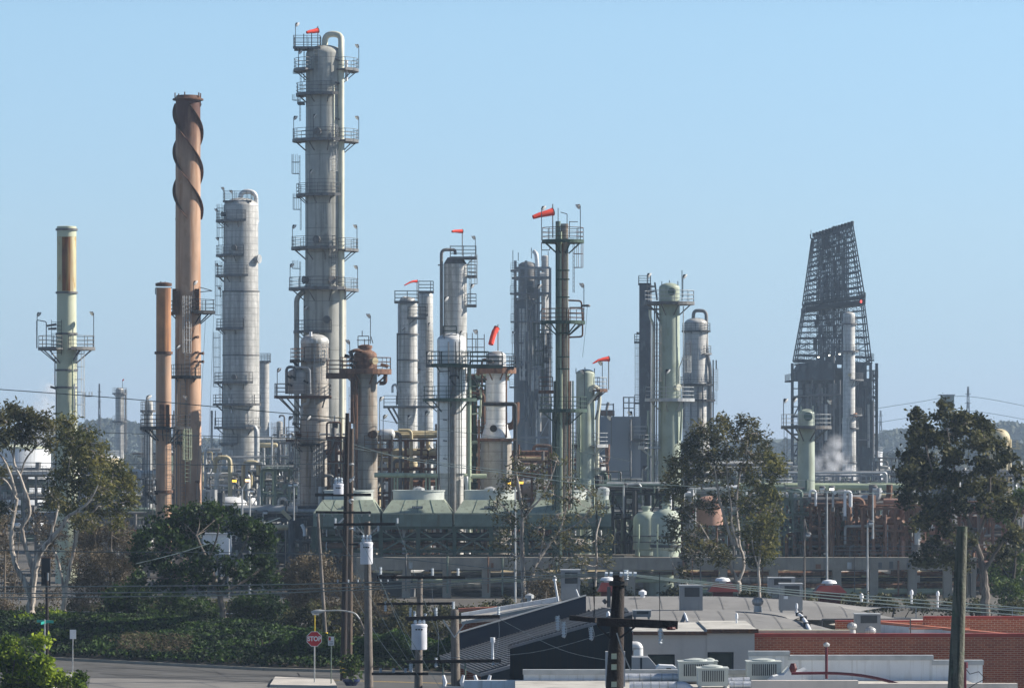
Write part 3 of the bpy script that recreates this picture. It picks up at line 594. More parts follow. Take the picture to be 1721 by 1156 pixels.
# ---- 11 silver topped column with the large sock
t = Tower('silver_topped_column', 'silver jacketed column on a fat warm grey base, with a rusty top platform', 'column', 365, 834)
t.shell([(33, 598), (34, 625)], 'alum', 'head'); t.shell([(35, 626), (35, 714)], 'alum', dome=False); t.shell([(36, 712), (50, 735), (50, 738)], 'alum', 'cone', dome=False); t.shell([(52, 740), (54, None)], 'clad_warm', 'base_shell', dome=False); t.r = 17 * t.k
t.plat(620, 0, 360, 16, 'rust', 'black', t=.35); t.deck(616, 818, 864, -1.4, -1.0, 'black', sides='f'); t.manway(828, 608, 8, 'steel'); t.rings([680, 715], 35.5, 'alum', .1); t.rings([739], 60, 'darkrust', .14, 'base_flange')
t.pipe([(812, 679, -1.4), (866, 679, -1), (866, 690, -1), (866, 770, -1)], 7, 'black', 'black_pipe'); t.pipe([(851, 625, -1), (851, 735, -1)], 3, 'rust'); t.pipe([(808, 700, -1.2), (808, 650, -1.2), (804, 640, -1.2)], 3.2, 'palegreen'); t.pipe([(794, 696, -1.2), (807, 694, -1.2), (809, 660, -1.2)], 3, 'palegreen')
t.manway(831, 720, 12, 'black'); t.steel([((802, 738, -1.4), (868, 738, -1.4))], 5, 'rust', 'beam'); t.steel([((805, 705, -1.2), (805, 860, -1.2)), ((866, 742, -1), (866, 860, -1))], 6, 'rust', 'post')
for x, y in ((802, 640), (806, 652), (799, 656), (804, 668), (800, 628)): t.steel([((x, y, -1.5), (x + 6, y + 3, -1.5))], 5, rnd.choice(['darkrust', 'black', 'green']), 'valve')
t.lamp(803, 558, 612, -1.6, -1, h=6); t.steel([((785, 560, -1), (785, 600, -1)), ((794, 560, -1), (794, 600, -1)), ((814, 562, -1), (814, 600, -1)), ((785, 570, -1), (814, 570, -1)), ((785, 584, -1), (814, 584, -1)), ((800, 570, -1), (800, 592, -1))], 1.8, 'darkrust', 'davit')
# ---- 12 dark green tower of bundled pipes
t = Tower('dark_green_tower', 'slim dark green tower of bundled pipes with railed platforms and hoop pipe', 'tower', 350, 946)
for x, w, d, m, yt in ((938, 9, 0, 'midgreen', 372), (949, 13, .2, 'clad_warm', 376), (942.5, 3.5, -.45, 'palegreen', 390), (945.5, 3, -.5, 'rust', 410), (956, 2.6, -.2, 'rust', 520), (935, 3, -.2, 'green', 380), (953, 2.4, -.5, 'midgreen', 420)): t.pipe([(x, yt, d), (x, None, d)], w, m, 'riser', 12)
for x, w, d, m, yt in ((932, 4, .1, 'midgreen', 640), (959, 4, .1, 'clad_warm', 640), (929, 3, -.2, 'green', 690), (943.5, 3.5, -.7, 'palegreen', 622), (963, 3, -.1, 'midgreen', 640)): t.pipe([(x, yt, d), (x, None, d)], w, m, 'riser', 8)
t.r = 11 * t.k
for y in (405,): t.plat(y, 0, 360, 24, 'green', 'darkrust')
t.plat(541, 140, 290, 26, 'green', 'darkrust'); t.plat(541, -70, 50, 26, 'green', 'darkrust'); t.plat(689, 0, 360, 29, 'green', 'green'); t.deck(656, 905, 930, -1, .6, 'darkrust')
t.ladder(964, 408, 492, -.3, 'darkrust', True, .6, (1, -.2)); t.ladder(912, 545, 655, -.4, 'green', True, .5, (-1, -.2)); t.ladder(923, 560, 650, -.5, 'black', True, .5, (-.4, -1)); t.ladder(963, 690, 800, -.4, 'black', False)
t.pipe([(955, 505, -.4), (977, 506, -.4), (979, 540, -.4), (979, 566, -.4), (956, 567, -.4)], 3, 'darkrust', 'hoop_pipe'); t.pipe([(957, 517, -.4), (979, 517, -.4)], 2, 'darkrust'); t.pipe([(957, 527, -.4), (979, 527, -.4)], 2, 'darkrust')
t.steel([((978, 514, -.4), (984, 514, -.4))], 5, 'darkrust', 'valve'); b = t.mb(); b.lathe([(.18, t.z(516)), (.22, t.z(514)), (.18, t.z(512))], 12, (X(988, 350), 349.6)); b.build('handwheel', 'steel', t.e)
t.lamp(910, 351, 405, -1, 1); t.lamp(975, 348, 405, -1, -1, h=6); t.lamp(903, 482, 541, -1, 1, h=5); t.lamp(981, 480, 541, -1, -1, h=5); t.steel([((938, 350, 0), (938, 378, 0)), ((942, 357, -.2), (953, 360, -.2)), ((953, 360, -.2), (953, 385, -.2)), ((957, 372, -.2), (957, 400, -.2)), ((957, 373, -.2), (971, 373, -.2))], 1.6, 'darkrust', 'davit')
for y in (455, 470, 500, 560, 600, 620): t.steel([((934, y, -.7), (957, y, -.7))], 3, 'green', 'pipe_clamp')
t.pipe([(910, 408, -.6), (910, 421, -.6), (924, 421, -.6), (924, 414, -.6)], 1.4, 'darkrust')
t.pipe([(987, 515, -.3), (985, 545, -.3), (979, 600, -.3)], .6, 'black', 'loose_cable')
# ---- 13 sage vessel behind dark green tower
t = Tower('sage_vessel_column', 'short sage green column with a swept elbow pipe, right of the dark green tower', 'column', 375, 984)
t.shell([(31.5, 628), (31.5, None)], 'sagelight'); t.r = 15.8 * t.k
for x in (968, 999): t.steel([((x, 628, -.2), (x, 619, -.2))], 2, 'steel', 'lifting_lug')
t.steel([((983, 617, -.2), (983, 621, -.2))], 2, 'steel', 'vent'); t.pipe([(992, 658, -.7), (995, 648, -.8), (1006, 652, -.5), (1008, 672, -.4), (1004, 700, -.4), (1003, None, -.4)], 6.5, 'tallpipe', 'elbow_pipe'); t.pipe([(989, 678, -.9), (998, 668, -.9), (1004, 660, -.8)], 4, 'tallpipe')
t.plat(655, -50, 55, 21, 'darkrust', 'pale'); t.plat(748, -60, 50, 22, 'pale', 'pale'); t.plat(748, 160, 235, 8, 'steel'); t.plat(786, -40, 30, 18, 'pale', 'pale'); t.lamp(1012, 610, 655, -.8, -1, h=6); t.lamp(982, 625, 690, -1, -1, h=5); t.lamp(1027, 702, 748, -.8, -1)
t.pipe([(975, 690, -1), (975, None, -1)], 2.4, 'palegreen'); t.pipe([(971, 690, -1), (971, None, -1)], 2, 'palegreen'); t.steel([((1003, 672, -1), (1012, 660, -1)), ((1004, 690, -1), (1000, 705, -1))], 4, 'steel', 'bracket')
# ---- 14 sage green tall column
t = Tower('sage_green_column', 'tall sage green column with a round manway near its top, right of centre', 'column', 378, 1125)
t.shell([(35, 484), (35, 560), (37.5, 700), (38, None)], 'sage'); t.r = 17.8 * t.k
t.manway(1127, 491, 13, 'midgreen'); t.plat(509, 0, 360, 24, 'steel', 'pale'); t.plat(671, 190, 372, 24, 'pale', 'pale'); t.lamp(1087, 463, 509, -1, 1, h=5); t.lamp(1147, 465, 500, -1, 1, h=5); t.steel([((1145.5, 455, -.9), (1145.5, 506, -.9)), ((1125, 471, 0), (1125, 476, 0)), ((1112, 480, -.4), (1112, 473, -.4)), ((1139, 482, -.4), (1139, 473, -.4))], 1.8, 'steel', 'lifting_lug')
t.pipe([(1092, 520, -.5), (1092, 534, -.5), (1098, 545, -.5), (1097, 700, -.5), (1096, None, -.5)], 4.5, 'tallpipe'); t.pipe([(1103, 512, -.6), (1103, None, -.6)], 2.8, 'pale'); t.pipe([(1099.5, 512, -.8), (1099.5, None, -.8)], 2.2, 'steel'); t.pipe([(1089, 690, -.6), (1089, None, -.6)], 4, 'sage')
t.steel([((1088, 482, -.7), (1100, 482, -.7)), ((1088, 492, -.7), (1100, 490, -.7)), ((1100, 475, -.6), (1104, 505, -.6)), ((1090, 520, -.6), (1108, 520, -.6)), ((1102, 525, -.6), (1108, 540, -.6))], 4, 'steel', 'bracket')
t.ladder(1104, 545, 680, -1, 'steel', True); t.ladder(1147, 600, 665, -.7, 'pale', True, .45, (1, -.4)); t.pipe([(1148, 515, -.6), (1148, 600, -.6), (1141, 618, -.7), (1141, 700, -.7)], 1.8, 'pale'); t.pipe([(1145, 672, -.7), (1145, 700, -.7), (1143, 740, -.7)], 4, 'sage')
t.lamp(1118, 624, 668, -1.2, 1, h=6); t.manway(1135, 651, 11, 'tallpipe'); t.ladder(1156, 575, 640, -.5, 'steel', False)
t.plat(751, 155, 215, 34, 'pale', 'pale'); t.lamp(1062, 694, 735, -.7, -1, h=6); t.deck(737, 1063, 1088, -.8, .7, 'steel', 'pale'); t.lamp(1081, 786, 840, -1, 1, h=6); t.pipe([(1080, 788, -.6), (1080, None, -.6)], 3, 'pale')
# ---- 15 sage column at right
t = Tower('sage_green_stub_column', 'sage green column with twin lugs and railed platform, in front of the dark derrick', 'column', 372, 1355)
t.shell([(27, 694), (28, 718), (29, 800), (31, None)], 'sagelight'); t.r = 14 * t.k
t.manway(1356, 700, 15, 'midgreen'); t.plat(717, 0, 360, 28, 'steel', 'pale'); t.steel([((1346, 692, -.4), (1346, 682, -.4)), ((1366, 692, -.4), (1366, 682, -.4))], 3, 'sagelight', 'lifting_lug')
t.lamp(1316, 673, 717, -.7, 1, h=6); t.lamp(1331, 672, 717, -1, 1, h=6); t.lamp(1397, 675, 717, -.7, -1, h=6)
for x in (1318, 1323): t.steel([((x, 718, .2), (x, 830, .2))], 1.2, 'steel', 'post')
# ---- windsocks
windsock('small red windsock on the top platform of the tallest column', 420, 535, 46, 81, [(535, 53), (529, 55), (523, 56), (517, 58)], 9, 5, dd=-1.0)
windsock('thin red windsock flying over the braced grey column', 455, 701, 470, 504, [(701, 473), (695, 473), (689, 475), (680, 480)], 5, 2)
windsock('small red windsock above the smooth grey column', 430, 777, 385, 430, [(777, 389), (770, 389), (765, 389), (760, 390)], 7, 4)
windsock('large red windsock drooping steeply over the silver topped column', 365, 837, 545, 600, [(835, 551), (831, 558), (828, 567), (825, 579)], 10, 9)
windsock('large bright red windsock at the head of the dark green tower', 350, 929, 343, 400, [(929, 356), (919, 359), (907, 362), (896, 366)], 13, 7)
windsock('torn red windsock beside the short sage green column', 375, 1023, 598, 655, [(1023, 603), (1014, 604), (1005, 606), (996, 611)], 9, 2)
# ---------------------------------------------------------------- ground, road, bank, hills
def sheet(name, pts, m, z=None):
    b = MB(); b.add([(p[0], p[1], p[2] if len(p) > 2 else z) for p in pts], [tuple(range(len(pts)))]); return struct(b.build(name, m))
sheet('ground', [(-900, 60, 0), (900, 60, 0), (900, 2600, 0), (-900, 2600, 0)], 'plain')
# road: far kerb line runs from far left to near right
def GD(py): return F * H / (py - HOR)
KERB = [(-60, 262), (X(100, 247), 247), (X(440, 236), 236), (X(760, 231), 231), (60, 222)]
def kd(x):
    for (a, b), (c, d) in zip(KERB[:-1], KERB[1:]):
        if a <= x <= c: return b + (d - b) * (x - a) / (c - a)
    return KERB[0][1] if x < 0 else KERB[-1][1]
sheet('road', [(x, y, .004) for x, y in KERB] + [(60, 196, .004), (-60, 196, .004)], 'asphalt')
def strip(name, off0, off1, m, x0, x1, z):
    xs = [x0 + (x1 - x0) * i / 12 for i in range(13)]
    return sheet(name, [(x, kd(x) - off0, z) for x in xs] + [(x, kd(x) - off1, z) for x in xs[::-1]], m)
strip('road_marking', 7.4, 7.55, 'yellowline', X(560, 226), X(760, 226), .010); strip('road_marking', 7.8, 7.95, 'yellowline', X(540, 226), X(760, 226), .010)
strip('road_marking', 13.0, 13.2, 'whiteline', X(96, 233), X(132, 233), .010)
sheet('worn_asphalt', [(X(150, 228), 228.6, .008), (X(330, 226), 226.5, .008), (X(450, 224), 224, .008), (X(450, 200), 200, .008), (X(140, 200), 200, .008)], 'asphaltpale')
def crack(x0, off0, x1, off1, w, m, seed):
    q = random.Random(seed); n = 14; up = []; dn = []
    for i in range(n + 1):
        f = i / n; x = x0 + (x1 - x0) * f + q.uniform(-.05, .05); y = kd(x) - (off0 + (off1 - off0) * f) + q.uniform(-.12, .12); ww = w * q.uniform(.5, 1.2); up.append((x, y + ww, .014)); dn.append((x, y - ww, .014))
    return sheet('road_crack' if w < .2 else 'oil_stain', up + dn[::-1], m)
for i, a in enumerate(((-25, 3, -13, 4.2, .05), (-20, 6, -9, 5.4, .05), (-17, 2, -15.5, 9, .07), (-12, 1.5, -11.4, 8, .05), (-8, 4, -2, 4.6, .05), (-26, 9.5, -12, 9.2, .08), (-22, 12, -10, 12.6, .07))): crack(*a, 'tar', i)
for i, a in enumerate(((-24, 4.6, -9, 4.9, .35), (-23, 10.8, -8, 11, .4), (-18.5, 1.4, -16, 5.5, .22))): crack(*a, 'oil', 20 + i)
b = MB()
for (a, c), (d, e) in zip(KERB[:-1], KERB[1:]): b.prism([(a, c, 0), (d, e, 0), (d, e + .35, 0), (a, c + .35, 0)], (0, 0, .16))
struct(b.build('kerb', 'concrete'))
def pave(name, pts, h=.14):
    b = MB(); b.prism([(x, y, 0) for x, y in pts], (0, 0, h)); return struct(b.build(name, 'paving'))
pave('pavement_corner', [(X(92, 228), 228), (X(128, 229), 229.5), (X(140, 224), 223), (X(138, 205), 205), (X(80, 205), 205)])
pave('pavement_island', [(X(460, 226), 227.5), (X(560, 225), 225), (X(565, 218), 219), (X(450, 218), 220)])
# planted bank rising from the kerb, then falling to the yard behind it
BX0, BX1 = -46.0, 26.0
def bank_z(x, t):
    """height at t metres behind the kerb"""
    top = 1.9 if x < -16 else max(.7, 1.9 - (x + 16) * .14)
    if t < 1: return .15 + .25 * t
    if t < 15: return .40 + (top - .40) * (1 - (1 - (t - 1) / 14) ** 2)
    return max(-.2, top * (1 - (t - 15) / 16))
b = MB(); nx, ny = 60, 26; vs = []; fs = []
for i in range(nx + 1):
    x = BX0 + (BX1 - BX0) * i / nx
    for j in range(ny + 1):
        tt = 32.0 * j / ny; vs.append((x, kd(x) + .36 + tt, bank_z(x, tt) + (.10 * (rnd.random() - .5) if 0 < j < ny else 0)))
for i in range(nx):
    for j in range(ny):
        a = i * (ny + 1) + j; fs.append((a, a + ny + 1, a + ny + 2, a + 1))
b.add(vs, fs); struct(b.build('bank', 'earth', smooth=True))
def hills(name, D, prof, m, depth=150):
    """rounded ridge; prof: (px, py of the crest)"""
    b = MB(); vs = []; fs = []; n = 160; rows = 8
    for i in range(n + 1):
        px = -260 + 2240 * i / n
        y = np.interp(px, [q[0] for q in prof], [q[1] for q in prof]); z = max(1.0, Z(y, D)) + rnd.uniform(-.5, .5)
        for j in range(rows + 1):
            t = j / rows; vs.append((X(px, D), D - depth + 2 * depth * t, -.4 + (z + .4) * sin(pi * t) ** .8 if 0 < j < rows else -.4))
    for i in range(n):
        for j in range(rows):
            a = i * (rows + 1) + j; fs.append((a, a + rows + 1, a + rows + 2, a + 1))
    b.add(vs, fs); return struct(b.build(name, m, smooth=True))
hills('hills', 2420, [(-300, 730), (0, 722), (140, 716), (300, 735), (520, 742), (900, 745), (1290, 738), (1450, 734), (1560, 722), (1721, 716), (2000, 720)], 'hill')
# ---------------------------------------------------------------- far columns and the derrick
def simple_col(name, label, D, cx, w, top, m, dome=True, extras=(), ladder_px=None, n=24):
    t = Tower(name, label, 'column', D, cx); t.shell([(w, top), (w, None)], m, n=n, dome=dome); t.r = w * t.k / 2
    for y, a0, a1, o_ in extras: t.plat(y, a0, a1, o_, 'steel')
    if ladder_px: t.ladder(ladder_px, top, top + 120, -.4, 'steel', True)
    return t
t = simple_col('distant_column', 'small distant column with a tiny red sock, seen between the left trees and brown stacks', 820, 201, 14, 655, 'clad', True, ((661, 0, 360, 5), (708, 0, 360, 5)), 211)
t.pipe([(211, 654, 0), (211, 760, 0)], 2.5, 'steel'); t.steel([((206, 640, 0), (206, 655, 0))], 1, 'steel', 'pole'); t.steel([((206, 640, 0), (208, 637, 0))], 3, 'red', 'sock')
t = simple_col('distant_column', 'slim capped column half hidden behind the short brown stack', 520, 250, 14, 676, 'clad_pale', True, ((690, 100, 330, 7), (720, 100, 330, 8)), 243); t.lamp(250, 666, 676, -.5, 1, h=5)
t = simple_col('distant_column', 'plain flat topped column just right of the looped pipe grey column', 640, 443, 19, 608, 'clad', False, ((608, 0, 360, 1),)); t.deck(606, 434, 455, -.8, .8, 'steel')
t = simple_col('distant_column', 'short dome topped column with a hooked pipe low between two grey columns', 640, 470, 11, 710, 'clad', True, ((730, 0, 360, 6),), 460); t.pipe([(470, 702, 0), (470, 698, 0), (478, 698, 0), (478, 800, 0)], 3, 'steel')
t = Tower('hazy_dark_stack', 'hazy blue black rectangular stack left of the sage green column', 'stack', 620, 1084)
b = t.mb(); b.prism([(X(1074, 620), 619, 0), (X(1093, 620), 619, 0), (X(1096, 620), 621.5, 0), (X(1077, 620), 621.5, 0)], (0, 0, Z(478, 620))); b.build('shell', 'darkblue', t.e); t.deck(574, 1066, 1076, -1, 1, 'black'); t.deck(676, 1066, 1076, -1, 1, 'black'); t.ladder(1071, 570, 700, -.3, 'steel', True); t.deck(476, 1073, 1094, -1.1, 1.6, 'black'); t.lamp(1070, 560, 574, 0, 1)
t = Tower('hazy_grey_column', 'hazy dark grey column with a looped dark pipe, right behind the sage green column', 'column', 610, 1170)
t.shell([(40, 544), (42, 640), (46, 644), (46, None)], 'clad'); t.r = 20 * t.k
t.pipe([(1165, 536, 0), (1166, 522, 0), (1187, 522, 0), (1187, 545, -.5), (1186, 580, -.8), (1193, 620, -1), (1193, 720, -1)], 6, 'steel', 'overhead_pipe'); t.plat(556, 0, 360, 4, 'black'); t.plat(594, -60, 40, 6, 'steel'); t.plat(646, 0, 360, 10, 'black'); t.plat(672, 0, 360, 12, 'black')
t.steel([((1148, 595, -1), (1148, 720, -1)), ((1198, 605, -1), (1198, 720, -1)), ((1204, 605, .5), (1204, 620, .5))], 3, 'steel', 'post'); t.ladder(1202, 620, 680, -.5, 'steel', True); t.ladder(1156, 575, 650, -1.9, 'steel', True)
for x in (1160, 1172, 1180): t.pipe([(x, 650, -2.2), (x, 760, -2.2)], 3, 'steel')

def lattice(b, quad_b, quad_t, levels, r, x=True):
    """four legged tapering lattice between two quads (lists of 4 points)"""
    prev = None
    for i in range(levels + 1):
        q = [V(a) + (V(c) - V(a)) * (i / levels) for a, c in zip(quad_b, quad_t)]
        for j in range(4): b.tube([q[j], q[(j + 1) % 4]], r * .7, 4, cap=False)
        if prev:
            for j in range(4):
                b.tube([prev[j], q[j]], r, 4, cap=False)
                if x: b.tube([prev[j], q[(j + 1) % 4]], r * .55, 3, cap=False); b.tube([prev[(j + 1) % 4], q[j]], r * .55, 3, cap=False)
        prev = q
    return b

M['coker'] = mat('sooty blue grey steel', (.045, .055, .066), .8, 0, .5, .35, streak=(.025, .03, .036), sw=1.5, st=.48, spots=(.085, .095, .105))
# coker unit with its row of drilling derricks
D = 760
t = Tower('drilling_derrick', 'dark lattice derrick tapering upward over a black coking unit at the far right', 'derrick', D, 1395); pt = t.p
def lerp(a, c, f): return a + (c - a) * f
b = t.mb()
top_l, top_r = (1366, 402), (1431, 380); mid_l, mid_r = (1352, 512), (1449, 500); low_l, low_r = (1336, 606), (1461, 612)
CORE = (1376, 1378.5, 1385, 1387.5, 1394, 1396.5, 1403, 1405.5, 1412, 1414.5, 1420, 1422.5)
def top_y(x): return 402 - 22 * (x - 1366) / 65
for (tl, tr, bl, br, lv) in ((top_l, top_r, mid_l, mid_r, 14), (mid_l, mid_r, low_l, low_r, 10)):
    TX = [tl[0], tl[0] + (5 if tl is top_l else 11)] + list(CORE) + [tr[0] - (4 if tl is top_l else 13), tr[0]]; BX = [bl[0], bl[0] + (11 if bl is mid_l else 19)] + list(CORE) + [br[0] - (13 if bl is mid_l else 20), br[0]]; nF = len(TX)
    for d in (-5.5, 0, 5.5):
        grid = []
        for i in range(nF):
            ft = (TX[i] - tl[0]) / (tr[0] - tl[0]); fb = (BX[i] - bl[0]) / (br[0] - bl[0])
            a = pt(TX[i], lerp(tl[1], tr[1], ft), d * .6); c = pt(BX[i], lerp(bl[1], br[1], fb), d); grid.append([a + (c - a) * (k / lv) for k in range(lv + 1)])
            b.tube([a, c], .15 if i in (0, nF - 1) else (.13 if 2 <= i < nF - 2 else .06), 4)
        for k in range(lv + 1):
            for i in range(nF - 1): b.tube([grid[i][k], grid[i + 1][k]], .3 if k in (0, lv) else (.15 if k % 3 == 0 else .07), 4, cap=False)
        for i in range(nF - 1):
            edge = i < 2 or i > nF - 4
            for k in range(lv):
                if rnd.random() < (.6 if edge else .35): b.tube([grid[i][k], grid[i + 1][k + 1]], .05, 3, cap=False)
                if rnd.random() < .35: b.tube([grid[i + 1][k], grid[i][k + 1]], .05, 3, cap=False)
        if d < 0: front = grid
        elif d > 0:
            for i in (0, 3, 7, 11, nF - 1):
                for k in range(0, lv + 1): b.tube([front[i][k], grid[i][k]], .06, 4)
    q = random.Random(9)
    for k in range(26):   # pulleys, blocks and cable trays hung in the middle bays
        f = q.uniform(.25, .72); g_ = q.uniform(0, 1); a = pt(lerp(lerp(tl[0], bl[0], g_), lerp(tr[0], br[0], g_), f), lerp(lerp(tl[1], bl[1], g_), lerp(tr[1], br[1], g_), f), q.uniform(-4, 4)); b.box(a.x - .25, a.x + q.uniform(.2, .5), a.y - .3, a.y + .3, a.z, a.z + q.uniform(.4, 2.4))
b.build('lattice', 'coker', t.e)
b = t.mb()
for i in range(13):
    f = i / 12; a = pt(lerp(1366, 1430, f), lerp(400, 380, f), -3); b.tube([a, a + V((0, 0, .75))], .3, 6)
b.build('crown_cap', 'black', t.e)
b = t.mb(); b.tube([pt(1364, 402, -3), pt(1360, 402, -3), pt(1360, 395, -3)], .12, 4); b.tube([pt(1361, 388, -3), pt(1361, 404, -3)], .06, 4); b.tube([pt(1388, 388, -3), pt(1388, 396, -3)], .06, 4); b.tube([pt(1404, 380, -3), pt(1404, 390, -3)], .06, 4); b.build('crown_rail', 'black', t.e)
b = t.mb(); b.prism([pt(1350, 517, -6), pt(1450, 505, -6), pt(1450, 505, 6), pt(1350, 517, 6)], (0, 0, -.9)); o = b.build('platform', 'black', t.e)
b = t.mb(); rail(b, [pt(1350, 517, -6), pt(1450, 505, -6)], 1.2, .06); rail(b, [pt(1450, 505, -6), pt(1450, 505, 6)], 1.2, .06); b.build('railing', 'black', o)
b = t.mb(); b.lathe([(.16, 0), (.2, .2), (.16, .4), (.05, .5)], 10, (X(1442, D), D - 6.6)); b.v = [(x, y, z + Z(511, D)) for x, y, z in b.v]; b.build('beacon', 'lampred', t.e)
for x, y in ((1369, 602), (1387, 599), (1404, 597)):
    b = t.mb(); q = pt(x, y, -9.6); b.tube([q + V((0, 0, -.12)), q + V((0, 0, .12))], .15, 8); b.build('floodlight', 'lampwhite', t.e)
# drum structure beneath
for x0, x1, d0, d1, yt in ((1346, 1409, -5, 8, 639), (1420, 1452, -6, 8, 612), (1338, 1400, -8, -2, 742), (1400, 1421, 0, 6, 618), (1452, 1464, -2, 7, 636)):
    b = t.mb(); b.box(X(x0, D), X(x1, D), D + d0, D + d1, 0, Z(yt, D)); b.build('enclosure', 'coker', t.e)
b = t.mb()
for x in (1326, 1345, 1362, 1380, 1398, 1412, 1440, 1456, 1466): b.tube([pt(x, 612, -9), pt(x, 812, -9)], .35, 4)
for y in (624, 640, 654, 668, 684, 700, 715, 730, 748, 765, 782): b.tube([pt(1326, y, -9), pt(1466, y, -9)], .3 if y in (640, 668, 700, 730, 765) else .14, 4)
for i, x in enumerate((1328, 1345, 1364, 1382)): b.tube([pt(x, 700, -9), pt(x + 17, 668, -9)], .15, 4); b.tube([pt(x, 765, -9), pt(x + 17, 730, -9)], .15, 4)
b.build('frame', 'coker', t.e)
for x, w in ((1352, 12), (1371, 13), (1390, 13)): t.pipe([(x, 646, -8.6), (x, 700, -8.6)], w, 'clad' if False else 'steel', 'coke_drum', 16)
b = t.mb(); b.prism([pt(1331, 640, -11), pt(1395, 640, -11), pt(1395, 612, -11), pt(1366, 606, -11), pt(1340, 614, -11), pt(1330, 628, -11)], (0, 14, 0)); b.build('machinery_deck', 'coker', t.e)
rq = random.Random(5)
for i in range(26):
    x = rq.uniform(1338, 1462); y0 = rq.uniform(615, 720); t.pipe([(x, y0, -9.8 + rq.random()), (x, min(810, y0 + rq.uniform(30, 110)), -9.8)], rq.choice((1.5, 2, 3, 4)), rq.choice(('steel', 'coker', 'clad', 'black', 'steel')), 'riser')
for i in range(9):
    x = rq.uniform(1330, 1440); y = rq.uniform(640, 790); t.deck(y, x, x + rq.uniform(8, 26), -10.6, -9.4, 'steel', sides='f')
t.deck(640, 1320, 1334, -11, 2, 'black', sides='fl'); t.deck(612, 1336, 1345, -10, 2, 'black', sides='fl'); t.deck(606, 1455, 1462, -9, 0, 'black'); t.deck(633, 1464, 1469, -9, 2, 'black')
b = t.mb()
for k in range(7):
    y = 632 + k * 9; b.tube([pt(1460, y, -9.3), pt(1467, y, -9.3)], .12, 4); b.tube([pt(1460, y, -9.3), pt(1467, y + 9, -9.3)], .1, 4)
b.tube([pt(1467, 625, -9.3), pt(1467, 812, -9.3)], .16, 4); b.tube([pt(1460, 625, -9.3), pt(1460, 812, -9.3)], .16, 4); b.build('stair_tower', 'black', t.e)
for x0, x1, y in ((1332, 1392, 666), (1352, 1406, 664)): t.pipe([(x0, y, -10.5), (x1, y, -10.5)], 2, 'steel')
t.pipe([(1394, 600, -10.4), (1394, 812, -10.4)], 3, 'steel', 'riser'); t.pipe([(1404, 640, -10.4), (1404, 812, -10.4)], 3, 'steel', 'riser'); t.pipe([(1381, 680, -10.4), (1381, 740, -10.4)], 5, 'clad', 'riser')
t = Tower('pale_fractionator_column', 'pale sunlit column standing against the black derrick', 'column', 735, 1427)
t.shell([(20, 529), (20.5, 700), (23, 705), (23, None)], 'clad_pale'); t.r = 10 * t.k
for y, a0, a1, o_ in ((544, 0, 360, 3), (590, 150, 400, 6), (638, -90, 60, 14), (697, -90, 60, 12), (719, -90, 60, 6), (777, 0, 360, 3)): t.plat(y, a0, a1, o_, 'steel')
t.ladder(1436, 720, 800, -1.1, 'steel', False); t.manway(1427, 630, 6, 'tan'); t.manway(1435, 697, 7, 'orange')

# tall hazy framed structure behind the dark green tower
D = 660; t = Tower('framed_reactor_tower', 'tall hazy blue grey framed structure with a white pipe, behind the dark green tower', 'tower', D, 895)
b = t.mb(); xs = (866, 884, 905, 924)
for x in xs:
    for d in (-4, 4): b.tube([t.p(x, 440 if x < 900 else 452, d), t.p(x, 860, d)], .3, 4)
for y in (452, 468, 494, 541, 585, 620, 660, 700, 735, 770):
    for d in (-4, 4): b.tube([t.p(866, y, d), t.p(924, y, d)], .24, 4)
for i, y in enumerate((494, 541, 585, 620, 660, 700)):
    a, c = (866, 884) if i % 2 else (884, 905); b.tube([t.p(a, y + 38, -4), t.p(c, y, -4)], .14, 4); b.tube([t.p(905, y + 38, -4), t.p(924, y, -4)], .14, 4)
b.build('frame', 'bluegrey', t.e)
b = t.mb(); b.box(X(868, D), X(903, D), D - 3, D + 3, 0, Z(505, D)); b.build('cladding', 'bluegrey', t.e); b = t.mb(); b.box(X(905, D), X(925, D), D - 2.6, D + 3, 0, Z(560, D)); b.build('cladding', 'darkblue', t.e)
t.shell([(30, 447), (30, 505)], 'steel', 'vessel', c=886); t.shell([(12, 432), (13, 560)], 'clad', 'vessel', c=916, dome=True)
t.pipe([(897, 424, -3), (901, 428, -3.4), (903, 450, -3.4), (904, 860, -3.4)], 7, 'alum', 'white_pipe', 12); t.pipe([(904, 463, -3.4), (915, 463, -3.4)], 8, 'alum'); t.manway(880, 530, 8)
for y, x0, x1 in ((456, 858, 872), (468, 860, 925), (494, 857, 925), (541, 858, 925), (612, 858, 880), (650, 856, 872)): t.deck(y, x0, x1, -5.2, -3.8, 'steel', sides='fl')
for x, y, pb in ((862, 422, 456), (871, 426, 440), (893, 418, 436), (910, 420, 440), (921, 424, 450)): t.steel([((x, y, -3), (x, pb, -3))], 1.6, 'steel', 'vent')
for x, w, m in ((874, 4, 'clad'), (880, 6, 'clad_pale'), (892, 4, 'steel')): t.pipe([(x, 520, -4.6), (x, 640, -4.6)], w, m, 'riser')
rq = random.Random(6)
for i in range(30):
    x = rq.uniform(866, 925); y0 = rq.uniform(480, 680); t.pipe([(x, y0, -4.9 + rq.random()), (x, min(770, y0 + rq.uniform(25, 90)), -4.9)], rq.choice((1.5, 2, 3, 5)), rq.choice(('steel', 'clad', 'bluegrey', 'clad_pale', 'darkblue')), 'riser')
for i in range(14):
    x = rq.uniform(864, 905); y = rq.uniform(480, 740); t.deck(y, x, x + rq.uniform(8, 24), -5.3, -4.2, 'steel', sides='f')
for i in range(12):
    x = rq.uniform(868, 915); y = rq.uniform(490, 720); b = t.mb(); a = t.p(x, y, -4.3); b.box(a.x, a.x + rq.uniform(.5, 1.6), a.y - .5, a.y + .6, a.z, a.z + rq.uniform(.8, 2.6)); b.build('equipment_box', rq.choice(('darkblue', 'clad', 'steel')), t.e)
